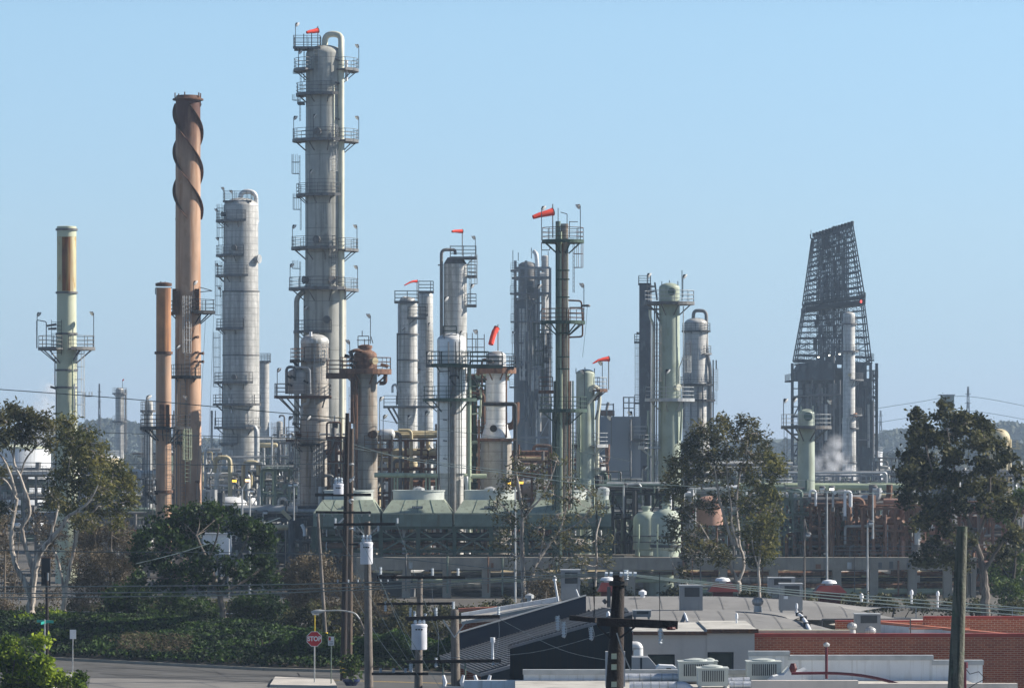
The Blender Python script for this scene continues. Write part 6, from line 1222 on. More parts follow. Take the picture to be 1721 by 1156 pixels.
# near dark pole with the splice hardware
D = 105; o = pole('near dark pole with a thick crossarm in front of the charcoal building', D, (1040, 966), (1033, 1156), 19, 30, 'wooddark')
arm(o, D, 1003, 1043, 1138, 1049, -.32, -.2, .2); b = MB(o.location); b.tube([P(960, 1040, D, .9), P(1003, 1043, D, .4)], .085, 4); b.build('crossarm', 'wooddark', o)
for a, c in (((1004, 1050), (1026, 1072)), ((1066, 1052), (1042, 1070))): b = MB(o.location); b.tube([P(*a, D, -.3), P(*c, D, -.25)], .035, 4); b.build('brace', 'black', o)
for x, y0, y1 in ((937, 1030, 1060), (947, 1040, 1072), (993, 1048, 1076), (1109, 1050, 1084)):
    insul(o, D, x, y0 + 4, y1, -.3, .06, 'porcelain'); wirepart(o, [P(x - 4, y0 + 5, D, -.3), P(x - 3, (y0 + y1) / 2, D, -.3), P(x + 1, y1 + 2, D, -.3), P(x + 6, (y0 + y1) / 2 + 4, D, -.3), P(x + 2, y0 + 2, D, -.3)], .012, 'pale')
b = MB(o.location); b.lathe([(.1, Z(1057, D)), (.13, Z(1055, D)), (.1, Z(1052, D))], 10, (X(1127, D), D - .3)); b.build('red_marker', 'redpaint', o)
b = MB(o.location)
for x0, x1 in ((1018, 1023), (1045, 1051)): b.box(X(x0, D), X(x1, D), D + .22, D + .42, Z(1154, D), Z(1095, D))
b.build('riser_guard', 'white', o)
for y in (1101, 1119, 1148): b = MB(o.location); b.box(X(1027, D), X(1036, D), D - .26, D - .2, Z(y + 5, D), Z(y - 4, D)); b.build('pole_plate', 'cream', o)
b = MB(o.location); b.lathe([(.2, Z(984, D)), (.24, Z(983, D)), (.24, Z(977, D)), (.2, Z(976, D))], 14, (X(1039.5, D), D)); b.build('pole_band', 'black', o)
b = MB(o.location); b.tube([P(1023, 985, D, -.1), P(1023, 1020, D, -.1)], .05, 8); b.tube([P(1019, 1008, D, -.1), P(1014, 1012, D, -.1)], .06, 6); b.build('fuse_cutout', 'steel', o, True); insul(o, D, 1052, 957, 976, -.2, .08)
for x in (1043, 1050, 1058, 1066, 1026, 1018): b = MB(o.location); b.tube([P(x - 2, 964, D, -.3), P(x + 3, 964.5, D, -.3)], .07, 8); b.build('spool_insulator', 'porcelain', o, True)
wirepart(o, [P(1036, 1062, D, -.3), P(1046, 1094, D, -.3), P(1060, 1126, D, -.2)], .02, 'pale'); wirepart(o, [P(1108, 962, D, -.2), P(1108, 1000, D, -.3), P(1108, 1046, D, -.3)], .012); wirepart(o, [P(998, 968, D, -.2), P(997, 1000, D, -.2), P(1000, 1042, D, -.2)], .012); wirepart(o, [P(995, 968, D, -.2), P(1000, 1000, D, -.2), P(997, 1036, D, -.2)], .012)
# near leaning pole at right
o = pole('near leaning mossy wooden pole at the right, no crossarm', 92, (1617, 884), (1606, 1156), 18, 27, 'woodmoss')
# tall transformer pole in the middle
D = 188; o = pole('grey wooden pole carrying a single white transformer can, right of the dark pair', D, (617, 876), (620, 1156), 10, 15, 'woodgrey')
arm(o, D, 562, 881, 665, 880, -.3, -.3, .12); can(o, D, 606, 627, 910, 947); 
for x in (564, 596, 636, 668): insul(o, D, x, 870 if x in (564, 668) else 882, 880 if x in (564, 668) else 893, -.3, .07)
for x in (606, 617, 626): wirepart(o, [P(x, 882, D, -.4), P(x + 1, 900, D, -.5), P(x - 1, 910, D, -.5)], .014)
for a, c in (((600, 884), (612, 898)), ((636, 884), (622, 898))): b = MB(o.location); b.tube([P(*a, D, -.3), P(*c, D, -.2)], .03, 4); b.build('brace', 'pale', o)
arm(o, D, 566, 979, 654, 978, -.3, -.3, .07, 'wooddark', 'cable_bracket')
for x in (568, 586, 602, 640, 652): insul(o, D, x, 973, 980, -.3, .05)
# dark tall pair
D = 226; o = pole('tall dark creosoted pole with yellow bands, left of a close pair', D, (584, 694), (577, 1140), 7, 11, 'wooddark')
arm(o, D, 530, 831, 624, 831, -.3, -.3, .16); arm(o, D, 531, 860, 624, 861, -.3, -.3, .12); arm(o, D, 580, 914, 602, 915, .3, .3, .1); can(o, D, 561, 578, 812, 830, -.6); arm(o, D, 564, 978, 616, 978, -.3, -.3, .08)
for x in (533, 545, 559, 595, 608, 621): insul(o, D, x, 858, 868, -.3, .06, 'pale')
for x in (566, 572): insul(o, D, x, 802, 811, -.6, .06)
for y in (1111, 1121, 1129): b = MB(o.location); b.lathe([(.195, Z(y + 1.5, D)), (.195, Z(y - 1.5, D))], 14, (X(577.3, D), D), cap=False); b.build('yellow_band', 'yellow', o)
for x0, y0, x1, y1 in ((562, 887, 578, 870), (588, 810, 596, 800), (586, 840, 590, 846)): b = MB(o.location); b.tube([P(x0, y0, D, -.3), P(x1, y1, D, -.3)], .05, 5); b.build('brace', 'pale', o)
wirepart(o, [P(541, 832, D, -.4), P(545, 846, D, -.4), P(558, 857, D, -.4)], .015); wirepart(o, [P(559, 832, D, -.4), P(562, 850, D, -.4), P(568, 856, D, -.4)], .015)
D = 231; o = pole('weathered brown pole just behind the dark banded pole', D, (591, 720), (587, 1130), 7, 10, 'wood')
for y in (780, 806, 840, 888): b = MB(o.location); b.lathe([(.1, Z(y + 2, D)), (.16, Z(y, D)), (.1, Z(y - 2, D))], 8, (X(591, D), D - .25)); b.build('bolt_plate', 'pale', o, True)
D = 240; o = pole('slim leaning service pole with yellow bands behind the stop sign', D, (534, 880), (549, 1120), 5, 7, 'woodgrey')
for y in (1080, 1088, 1096): b = MB(o.location); q = 546.5 + (y - 1080) * .06; b.lathe([(.15, Z(y + 1.5, D)), (.15, Z(y - 1.5, D))], 12, (X(q, D), D), cap=False); b.build('yellow_band', 'yellow', o)
o.location.z += bank_z(-10, 3)
# two shorter transformer poles
D = 182; o = pole('short pole with a white transformer can and many crossarms', D, (706, 972), (703, 1156), 9, 14, 'woodgrey'); can(o, D, 692, 718, 1047, 1090)
arm(o, D, 634, 969, 782, 970, -.3, -.3, .12); arm(o, D, 634, 1014, 762, 1013, -.3, -.3, .11); arm(o, D, 684, 1040, 735, 1040, -.3, -.3, .12); arm(o, D, 684, 1110, 742, 1110, -.3, -.3, .11); arm(o, D, 625, 1131, 720, 1131, -.3, -.3, .11)
for x, y0, y1 in ((640, 952, 966), (727, 954, 968), (770, 954, 968), (648, 1010, 1028), (690, 1020, 1038), (697, 1026, 1042), (715, 1030, 1040), (692, 1112, 1130), (733, 1104, 1122), (640, 1122, 1130), (662, 1122, 1130), (682, 1122, 1130)): insul(o, D, x, y0, y1, -.3, .08)
b = MB(o.location); b.tube([P(694, 988, D, -.3), P(694, 1002, D, -.3)], .12, 6); b.build('junction_box', 'steel', o); wirepart(o, [P(727, 956, D, -.3), P(726, 990, D, -.3), P(730, 1030, D, -.3), P(738, 1060, D, -.3), P(736, 1100, D, -.3)], .014, 'pale')
D = 172; o = pole('stouter wooden pole with two long crossarms before the charcoal building', D, (764, 1024), (766, 1156), 13, 16, 'woodgrey'); arm(o, D, 682, 1038, 840, 1035, -.3, -.3, .14); arm(o, D, 682, 1111, 842, 1109, -.3, -.3, .13)
for a, c in (((745, 1041), (764, 1070)), ((785, 1041), (764, 1070))): b = MB(o.location); b.tube([P(*a, D, -.3), P(*c, D, -.25)], .035, 4); b.build('brace', 'pale', o)
for x, y0, y1 in ((762, 1010, 1024), (838, 1018, 1034), (733, 1020, 1036), (829, 1110, 1126), (836, 1112, 1126), (690, 1112, 1128), (733, 1104, 1120)): insul(o, D, x, y0, y1, -.3, .08)
b = MB(o.location); b.tube([P(828, 1110, D, -.3), P(828, 1074, D, -.3)], .06, 8); b.tube([P(828, 1078, D, -.3), P(828, 1070, D, -.3)], .11, 8); b.build('standoff', 'white', o, True); wirepart(o, [P(838, 1036, D, -.3), P(840, 1070, D, -.3), P(832, 1104, D, -.3)], .012, 'pale')
for x in (745, 782): b = MB(o.location); b.tube([P(x, 1112, D, -.3), P(x, 1165, D, -.2)], .035, 6); b.build('conduit', 'midgreen', o)
o = thing('switch_cutout', 'white porcelain cutouts low in front of the stout pole', 'switch', P(790, 1150, 160)); D = 160
for x, l in ((748, -3), (776, 3), (802, -4), (820, 4)): b = MB(o.location); b.tube([P(x + l * .6, 1156, D), P(x, 1146, D), P(x + l, 1134, D)], [.05, .09, .06], 8); b.build('insulator', 'white', o, True)
b = MB(o.location); b.tube([P(740, 1155, D), P(828, 1156, D)], .09, 4); b.build('bracket', 'pale', o); b = MB(o.location); b.tube([P(780, 1158, D), P(780, 1165, D), V((X(780, D), D, 0))], .1, 8); b.build('pole', 'woodgrey', o)
D = 236; o = pole('dark pole with a tall black panel at its top, by the pale trunks', D, (79, 962), (79, 1130), 5, 6.5, 'wooddark'); b = MB(o.location); b.box(X(69, D), X(84, D), D + .1, D + .3, Z(984, D), Z(938, D)); b.build('panel', 'black', o); b = MB(o.location); b.box(X(68, D), X(85, D), D + .12, D + .34, Z(938, D), Z(936, D)); b.build('panel_frame', 'darkrust', o); b = MB(o.location); b.box(X(80, D), X(82.5, D), D - .3, D - .1, Z(975, D), Z(962, D)); b.build('bracket', 'pale', o)
# ---------------------------------------------------------------- street signs and lamp
D = 222; gz = .14; o = thing('stop_sign', 'red octagonal stop sign on a thin post at the road corner', 'sign', (X(528.5, D), D, gz)); b = MB(o.location); b.tube([(X(528.5, D), D, gz), P(528.5, 1084, D)], .035, 6); b.build('post', 'pale', o); b = MB(o.location); b.tube([P(529, 1064, D, .05), P(529, 1026, D, .05)], .03, 6); b.build('yellow_pole', 'yellow', o)
c = V(P(528.3, 1073, D, -.06)); r = 12.6 * D / F / cos(pi / 8)
def octa(r, y): return [(c.x + r * cos(pi / 8 + i * pi / 4), c.y + y, c.z + r * sin(pi / 8 + i * pi / 4)) for i in range(8)]
b = MB(o.location); b.prism(octa(r, 0), (0, .02, 0)); pn = b.build('panel', 'signwhite', o); b = MB(o.location); b.prism(octa(r * .93, -.006), (0, .005, 0)); b.build('face', 'stopred', pn)
def text(body, parent, loc, size, m, sx=1.0):
    cu = bpy.data.curves.new('lettering', 'FONT'); cu.body = body; cu.size = size; cu.align_x = 'CENTER'; cu.align_y = 'CENTER'; cu.extrude = .003; cu.offset = .012; tmp = bpy.data.objects.new('lettering', cu); COL.objects.link(tmp)
    bpy.context.view_layer.update(); me = bpy.data.meshes.new_from_object(tmp.evaluated_get(bpy.context.evaluated_depsgraph_get())); bpy.data.objects.remove(tmp); me.materials.clear(); me.materials.append(M[m]); ob = bpy.data.objects.new('lettering', me); COL.objects.link(ob); ob.parent = parent
    ob.location = V(loc) - V(parent.location if parent.parent is None else parent.parent.location); ob.rotation_euler = (R(90), 0, 0); ob.scale = (sx, 1, 1); return ob
text('STOP', pn, (c.x, c.y - .011, c.z), .34, 'signwhite', .88)
D = 221; o = thing('parking_sign', 'small white regulation sign with a red square, right of the stop sign', 'sign', (X(556.5, D), D, gz)); b = MB(o.location); b.tube([(X(556.5, D), D, gz), P(556.5, 1075, D)], .03, 6); b.build('post', 'midgreen', o); b = MB(o.location); b.box(X(551.5, D), X(561.5, D), D - .06, D - .04, Z(1084, D), Z(1069, D)); pn = b.build('panel', 'signwhite', o)
b = MB(o.location); b.box(X(552.3, D), X(556, D), D - .068, D - .061, Z(1075.5, D), Z(1070, D)); b.build('red_symbol', 'stopred', pn); b = MB(o.location)
for y in (1077.5, 1080, 1082.3): b.box(X(553, D), X(560.3, D), D - .066, D - .061, Z(y + .5, D), Z(y - .3, D))
b.build('small_print', 'charcoal', pn)
D = 228; o = thing('road_sign', 'blank grey backed white road sign on a thin post at the left corner', 'sign', (X(122, D), D, .14)); b = MB(o.location); b.tube([(X(122, D), D, .14), P(122.5, 1060, D)], .03, 6); b.build('post', 'pale', o); b = MB(o.location); b.box(X(117.5, D), X(128, D), D - .06, D - .04, Z(1073, D), Z(1057.5, D)); b.build('panel', 'signwhite', o)
D = 232; o = thing('street_name_sign', 'teal street name blades crossed on a pole behind the dark panel pole', 'sign', (X(73, D), D + .6, 0)); b = MB(o.location); b.tube([(X(73, D), D + .6, 0), P(73, 1041, D, .6)], .04, 6); b.build('post', 'pale', o)
b = MB(o.location); b.prism([P(60, 1046, D, .5), P(60, 1041.5, D, .5), P(87.5, 1043, D, .7), P(87.5, 1047.5, D, .7)], (0, .02, 0)); b.build('name_blade', 'signgreen', o); b = MB(o.location); b.prism([P(69, 1049, D, -.2), P(69, 1044.5, D, -.2), P(75, 1043, D, 1.2), P(75, 1047.5, D, 1.2)], (.02, 0, 0)); b.build('name_blade', 'signgreen', o)
D = 218; o = thing('street_lamp', 'cobra head street lamp on a long curved arm over the stop sign', 'street lamp', (X(617, D), D + .5, 0)); b = MB(o.location); b.tube(fillet([V(P(604, 1040, D, .3)), V(P(597, 1030, D, .2)), V(P(575, 1025, D, .1)), V(P(543, 1026, D, 0))], 1.0), .04, 8); b.build('arm', 'pale', o, True)
b = MB(o.location); b.tube([(X(616, D), D + .5, 0), P(616, 1070, D, .5), P(604, 1040, D, .3)], .05, 8); b.build('post', 'woodgrey', o, True); b = MB(o.location); b.tube([P(545, 1026, D), P(538, 1027, D), P(530, 1028, D), P(523, 1028.5, D)], [.05, .11, .13, .06], 12); h = b.build('lamp_head', 'pale', o, True)
b = MB(o.location); b.tube([P(536, 1030.5, D), P(525, 1030.5, D)], .08, 10); b.build('lens', 'whitelid', h, True)
o = thing('roadside_fence', 'low chain link style rail fence posts behind the dark tree, along the yard', 'fence', (X(120, 290), 290, 0)); b = MB(o.location); rail(b, [(X(-40, 292), 292, 0), (X(520, 286), 286, 0)], 2.2, .035, rails=(1, .5), step=3.2); b.build('rails', 'pale', o)
o = thing('roadside_fence', 'pale fence behind the roofs at the far right', 'fence', (X(1600, 260), 260, 0)); b = MB(o.location); rail(b, [(X(1300, 262), 262, 0), (X(1760, 258), 258, 0)], 2.6, .035, rails=(1, .5, .75), step=3.0); b.build('rails', 'pale', o)
o = thing('parked_cover', 'small pale gabled shed at the far left edge behind the bank', 'shed', (X(16, 285), 285, 0)); D = 285; b = MB(o.location); b.box(X(4, D), X(27, D), D, D + 2, 0, Z(1044, D)); b.build('wall', 'pinkrust', o); b = MB(o.location); b.prism([P(3, 1044, D, -.1), P(28, 1044, D, -.1), P(25, 1033, D, .9), P(6, 1033, D, .9)], (0, 1.2, 0)); b.build('roof', 'whitewall', o)
# ---------------------------------------------------------------- trees, shrubs and ground cover
def leafmesh(name, c, L, Wd, m, parent=None, o=(0, 0, 0), droop=0.0, up=0.0, jit=.35):
    """one small diamond face per leaf at the points c (n x 3)"""
    n = len(c); a = nrs.normal(size=(n, 3)); a /= np.linalg.norm(a, axis=1)[:, None] + 1e-9
    a[:, 2] = a[:, 2] * (1 - abs(droop)) - droop; a /= np.linalg.norm(a, axis=1)[:, None] + 1e-9
    r = nrs.normal(size=(n, 3)); r[:, 2] += up * 2; b = np.cross(a, r); b /= np.linalg.norm(b, axis=1)[:, None] + 1e-9
    s = (1 + jit * (nrs.rand(n) * 2 - 1))[:, None]; A = a * L * .5 * s; B = b * Wd * .5 * s; c = c - np.array(o)
    v = np.stack([c - A, c + B - A * .15, c + A, c - B - A * .15], 1).reshape(-1, 3).astype(np.float32)
    me = bpy.data.meshes.new(name); me.vertices.add(4 * n); me.vertices.foreach_set('co', v.ravel())
    me.loops.add(4 * n); me.loops.foreach_set('vertex_index', np.arange(4 * n, dtype=np.int32)); me.polygons.add(n); me.polygons.foreach_set('loop_start', np.arange(0, 4 * n, 4, dtype=np.int32))
    me.materials.append(M[m]); me.update(calc_edges=True); me.validate()
    ob = bpy.data.objects.new(name, me); COL.objects.link(ob)
    if parent is not None: ob.parent = parent
    else: ob.location = o
    return ob

def tree(label, D, trunks, clumps, bark, leaf, L=.22, Wd=.07, per=26, sub=9.0, droop=.5, depth=2.5, seed=1, zb=0.0, name='tree', group=None, twigr=.016, spread=.42, cat='tree', fill=1.0, wander=.22):
    """trunks: lists of (px, py, width px); clumps: (px, py, rx, ry, weight)"""
    r = random.Random(seed); k = D / F; base = V((X(trunks[0][0][0], D), D, zb)); o = thing(name, label, cat, base, group); samples = []
    b = MB(base)
    for ti, tr in enumerate(trunks):
        dd = r.uniform(-.6, .6) * depth if ti else 0.0; pts = []; rs = []; n = len(tr)
        for i, (px, py, w) in enumerate(tr):
            f = i / max(1, n - 1); z = Z(py, D) if py is not None else zb; pts.append(V((X(px, D), D + dd * f, z))); rs.append(w * k / 2)
        # resample smoothly with a little wander
        P2 = []; R2 = []
        for i in range(n - 1):
            p0 = pts[max(0, i - 1)]; p1 = pts[i]; p2 = pts[i + 1]; p3 = pts[min(n - 1, i + 2)]; m = 5
            for j in range(m):
                t = j / m; q = .5 * ((2 * p1) + (p2 - p0) * t + (2 * p0 - 5 * p1 + 4 * p2 - p3) * t * t + (3 * p1 - p0 - 3 * p2 + p3) * t ** 3)
                P2.append(q + V((r.uniform(-1, 1), r.uniform(-1, 1), 0)) * rs[i] * wander); R2.append(rs[i] + (rs[i + 1] - rs[i]) * t)
        P2.append(pts[-1]); R2.append(rs[-1])
        if ti == 0: R2[0] *= 1.25
        b.tube(P2, R2, 9); samples += list(zip(P2, R2))
    b.build('trunk', bark, o, True)
    tw = MB(base); cen = []
    for (px, py, rx, ry, wt) in clumps:
        c = V((X(px, D), D + r.uniform(-1, 1) * depth, Z(py, D))); RX, RY = rx * k * .92, ry * k * .92; RD = min(depth, (RX + RY) * .5)
        best = min(samples, key=lambda s: (s[0] - c).length + (3.0 if s[0].z > c.z + .3 else 0) + max(0, (c.z - s[0].z)) * .1); s0 = best[0]
        mid = (s0 + c) / 2 + V((r.uniform(-.3, .3), r.uniform(-.3, .3), r.uniform(-.5, .2)))
        br = max(.025, min(best[1] * .6, .09)); tw.tube(fillet([s0, mid, c], 2, 4), [br * (1 - .12 * i) for i in range(6)] if False else br * .7, 5)
        n = max(4, int(rx * ry * wt * fill / (sub * sub) * 3.0))
        for i in range(n):
            while True:
                u = V((r.uniform(-1, 1), r.uniform(-1, 1), r.uniform(-1, 1)))
                if .12 < u.length < 1: break
            u *= (.55 + .45 / max(.5, u.length)) if r.random() < .45 else 1.0
            q = c + V((u.x * RX, u.y * RD, u.z * RY)); m = (c + q) / 2 + V((r.uniform(-.2, .2), 0, r.uniform(-.3, .1))); tw.tube([c if r.random() < .6 else s0 * .35 + c * .65, m, q], [twigr * 1.6, twigr * 1.2, twigr * .6], 4, cap=False); cen.append((q, r.uniform(.7, 1.25)))
    tw.build('branches', bark, o)
    C = np.array([tuple(q) for q, s in cen]); S = np.array([s for q, s in cen]); cnt = np.maximum(3, (per * 1.9 * S).astype(int)); idx = np.repeat(np.arange(len(C)), cnt)
    off = nrs.normal(size=(len(idx), 3)) * spread * .60 * S[idx][:, None]; off[:, 2] *= .8
    if droop > .2: off[:, 2] -= np.abs(nrs.normal(size=len(idx))) * spread * .5
    leafmesh('crown', C[idx] + off, L * 1.05, Wd * 1.2, leaf, o, base, droop=droop, jit=.55); return o

zbk = 1.9
T_ = tree
T_('big pale barked eucalyptus with twisting white limbs, leftmost at the roadside', 262, [
    [(54, None, 17), (52, 1010, 14), (56, 975, 12), (64, 935, 11), (82, 910, 9), (103, 886, 8), (112, 870, 7), (130, 858, 5), (150, 842, 3), (165, 815, 2)],
    [(50, 1000, 10), (40, 975, 9), (26, 950, 8), (20, 920, 8), (19, 890, 7), (26, 850, 6), (27, 835, 5.5), (16, 795, 4), (4, 770, 3), (-10, 755, 2)],
    [(57, 965, 9), (48, 935, 8), (40, 905, 7), (38, 885, 6.5), (50, 862, 6), (46, 835, 5.5), (34, 800, 4.5), (24, 775, 4), (27, 740, 3), (38, 715, 2)],
    [(24, 775, 3), (18, 755, 3), (8, 745, 2.5), (-8, 748, 2)], [(34, 800, 3), (45, 770, 3), (65, 748, 2.5), (85, 735, 2), (95, 715, 1.5)], [(84, 908, 5), (90, 880, 4.5), (97, 850, 3.5), (94, 835, 2)], [(27, 838, 4), (14, 810, 3), (0, 800, 2.5)], [(110, 872, 3), (120, 880, 2.5), (140, 878, 2), (160, 868, 1.5)]],
    [(28, 690, 28, 14, 1), (58, 698, 30, 16, 1), (6, 705, 18, 22, 1), (75, 716, 18, 16, 1), (34, 718, 34, 16, .8), (4, 735, 18, 16, .8), (50, 735, 28, 12, .6), (82, 740, 14, 14, .7), (22, 680, 14, 8, .8), (92, 838, 18, 14, .7), (2, 790, 10, 12, .5), (150, 872, 22, 10, .5), (10, 850, 12, 10, .3)],
    'bark', 'leaf_euc2', L=.30, Wd=.08, per=30, droop=.55, depth=2.2, seed=3, zb=zbk - .3, name='eucalyptus_tree', fill=.62, sub=8, twigr=.03)
T_('second pale eucalyptus with slender forked trunk before the cream green stack', 266, [
    [(106, None, 9), (109, 1000, 8), (114, 970, 7), (122, 935, 6), (128, 905, 5.5), (140, 878, 5), (160, 855, 4), (178, 830, 3), (190, 800, 2)], [(108, 1000, 5), (101, 960, 4.5), (94, 935, 4), (86, 920, 3)], [(126, 912, 4), (126, 880, 3.5), (130, 850, 3), (140, 800, 2.5), (138, 760, 2)], [(140, 878, 3), (150, 840, 2.5), (165, 800, 2), (160, 760, 1.5)], [(128, 905, 3), (118, 860, 2.5), (112, 820, 2), (118, 770, 1.5)]],
    [(112, 706, 18, 14, 1), (118, 730, 24, 18, 1), (148, 722, 18, 12, .8), (150, 745, 32, 20, 1), (120, 762, 26, 20, .8), (172, 765, 24, 20, 1), (150, 782, 32, 20, .9), (190, 790, 24, 20, 1), (205, 815, 24, 22, 1), (110, 800, 20, 22, .7), (135, 815, 28, 20, .8), (175, 820, 28, 24, .9), (212, 842, 16, 14, .9), (92, 826, 18, 16, .9), (88, 846, 14, 12, .8), (120, 848, 26, 16, .7), (158, 850, 28, 16, .7), (196, 856, 22, 14, .7), (140, 872, 28, 10, .5), (185, 876, 30, 10, .45), (105, 775, 14, 16, .8)],
    'bark', 'leaf_euc', L=.28, Wd=.08, per=26, droop=.5, depth=2.2, seed=5, zb=zbk - .4, name='eucalyptus_tree', fill=.62, sub=8, twigr=.03)
def bush(label, D, cx, zb, clumps, leaf, seed, L=.18, Wd=.1, per=24, depth=1.5, bark='barkdark', sub=9, droop=.1, group=None, twigr=.014, spread=.35, fill=1.0, name='shrub'):
    top = min(c[1] for c in clumps); k = D / F; ys = HOR + (H - zb) * F / D; fill *= 1.25; tr = [[(cx, None, 4), (cx, (ys + top) / 2, 3), (cx + 3, top + 8, 1.5)]] + [[(cx + d, None, 2), (cx + d * 2.2, (ys + top) / 2, 1.8), (cx + d * 3, top + 12, 1)] for d in (-8, 9)]
    return tree(label, D, tr, clumps, bark, leaf, L, Wd, per, sub, droop, depth, seed, zb, name, group, twigr, spread, 'shrub', fill)
bush('tall brown twiggy thicket between the second pale tree and the dark green tree', 268, 185, 1.2, [(150, 905, 34, 26, .9), (195, 900, 30, 26, .9), (225, 925, 22, 30, .9), (170, 945, 40, 28, .9), (210, 960, 30, 28, .9), (145, 975, 30, 24, .8), (185, 990, 40, 24, .8), (225, 995, 24, 20, .8), (120, 940, 20, 30, .6), (140, 1010, 30, 16, .8), (90, 900, 24, 30, .4), (60, 880, 24, 30, .3)], 'leaf_dry', 11, L=.13, Wd=.05, per=14, bark='twig', sub=5.5, twigr=.013, spread=.3, depth=2.5)
bush('sparse dry brown bush behind the far left trunk', 272, 8, 1.0, [(5, 900, 24, 34, .7), (0, 950, 24, 30, .8), (20, 985, 24, 24, .7), (10, 1015, 26, 18, .8), (75, 950, 16, 30, .5), (85, 1000, 22, 20, .6), (0, 870, 18, 24, .5)], 'leaf_dry', 12, L=.13, Wd=.05, per=13, bark='twig', sub=6, twigr=.013, spread=.3, depth=2)
bush('olive brown bush at the foot of the cooling hoods, left of the paired poles', 272, 505, .3, [(505, 950, 24, 16, 1), (540, 945, 22, 16, .8), (485, 975, 26, 20, 1), (520, 980, 30, 22, 1), (555, 980, 24, 24, .9), (585, 990, 22, 24, .8), (500, 1010, 30, 20, 1), (540, 1015, 30, 22, 1), (590, 1020, 24, 22, .9), (620, 1000, 24, 26, .8), (640, 1020, 20, 24, .8)], 'leaf_dry', 13, L=.15, Wd=.06, per=18, bark='twig', sub=6, depth=2, fill=.9)
T_('dense dark green round tree on the bank, near the left centre', 254, [
    [(372, None, 15), (376, 1050, 12), (373, 1020, 10), (366, 990, 9), (358, 965, 7), (345, 935, 5), (330, 900, 3)], [(366, 990, 6), (385, 960, 5), (405, 930, 4), (420, 900, 3)], [(362, 975, 5), (320, 945, 4.5), (285, 930, 3.5), (260, 920, 2)], [(373, 1000, 5), (412, 975, 4), (440, 955, 3)], [(350, 940, 4), (365, 905, 3), (370, 880, 2)]],
    [(330, 858, 34, 12, 1.1), (290, 868, 28, 16, 1.1), (368, 864, 34, 14, 1.1), (404, 876, 28, 16, 1.1), (262, 884, 26, 18, 1.1), (310, 890, 40, 20, 1.1), (355, 884, 14, 8, .6), (425, 892, 28, 18, 1.1), (448, 908, 18, 18, 1.1), (240, 904, 22, 18, 1.1), (280, 914, 36, 20, 1.1), (330, 920, 34, 18, 1), (232, 932, 18, 20, 1), (262, 945, 28, 18, 1), (430, 925, 28, 20, 1.1), (400, 955, 28, 16, 1), (446, 945, 22, 20, 1.1), (340, 950, 34, 16, .9), (300, 962, 34, 18, 1), (240, 968, 22, 18, .8), (420, 975, 34, 18, 1), (350, 980, 34, 16, .8), (285, 985, 30, 16, .8), (450, 975, 16, 16, .8)],
    'barkgrey', 'leaf_dark', L=.24, Wd=.13, per=30, droop=.15, depth=2.8, seed=21, zb=1.1, name='broadleaf_tree', sub=9.5, spread=.40, fill=.62)
for i, (lab, D, cx, zb, cl, lf) in enumerate((
    ('dark shaded shrub left below the round dark tree', 262, 230, 1.5, [(200, 1000, 30, 20, 1.1), (235, 1010, 30, 22, 1.1), (190, 1025, 26, 14, 1), (240, 1035, 34, 14, 1.1)], 'leaf_dark'),
    ('dark shaded shrub right under the round dark tree', 263, 330, 1.2, [(285, 1015, 30, 18, 1.1), (320, 1020, 34, 20, 1.1), (350, 1030, 26, 18, 1.1), (300, 1040, 34, 16, 1.1)], 'leaf_dark'),
    ('dark shrub right of the round dark tree trunk', 262, 430, .9, [(410, 1020, 24, 24, 1.1), (440, 1010, 26, 22, 1.1), (465, 1025, 22, 26, 1.1), (420, 1050, 34, 18, 1.1), (470, 1055, 26, 18, 1)], 'leaf_dark'),
    ('dark shrub behind the stop sign and the leaning pole', 258, 520, .6, [(495, 1040, 22, 20, 1), (530, 1035, 26, 20, 1.1), (560, 1045, 24, 22, 1), (600, 1050, 28, 18, 1), (640, 1055, 26, 18, 1), (670, 1050, 22, 22, .9), (690, 1030, 18, 18, .7), (520, 1062, 30, 12, 1), (575, 1066, 30, 12, 1)], 'leaf_oak'),
    ('yellow green low shrub at the foot of the big pale eucalyptus', 260, 95, 1.7, [(90, 1035, 16, 10, .9), (40, 1040, 14, 8, .9), (115, 1042, 14, 8, .7)], 'leaf_bright'),
    ('silvery low bush on the bank before the round dark tree', 257, 262, 1.4, [(262, 1055, 18, 12, .9), (250, 1064, 14, 8, .9)], 'leaf_mid'),
    ('dark green shrub on the bank behind the white road sign', 252, 118, .9, [(100, 1075, 20, 14, 1), (135, 1080, 24, 16, 1), (118, 1095, 26, 12, 1), (165, 1092, 22, 12, .9)], 'leaf_mid'),
    ('leafy shrub at far left behind the bright foreground bush', 246, 20, .5, [(15, 1075, 20, 16, 1), (35, 1085, 18, 14, 1), (5, 1095, 18, 14, 1)], 'leaf_mid'),
    ('tangled grey brown bush on the lower bank left of the tree trunk', 249, 230, .5, [(205, 1085, 20, 12, .9), (240, 1090, 26, 14, .9), (275, 1092, 24, 12, .9), (310, 1094, 20, 10, .8)], 'leaf_dry'))):
    bush(lab, D, cx, zb, cl, lf, 30 + i, per=24, depth=1.4)
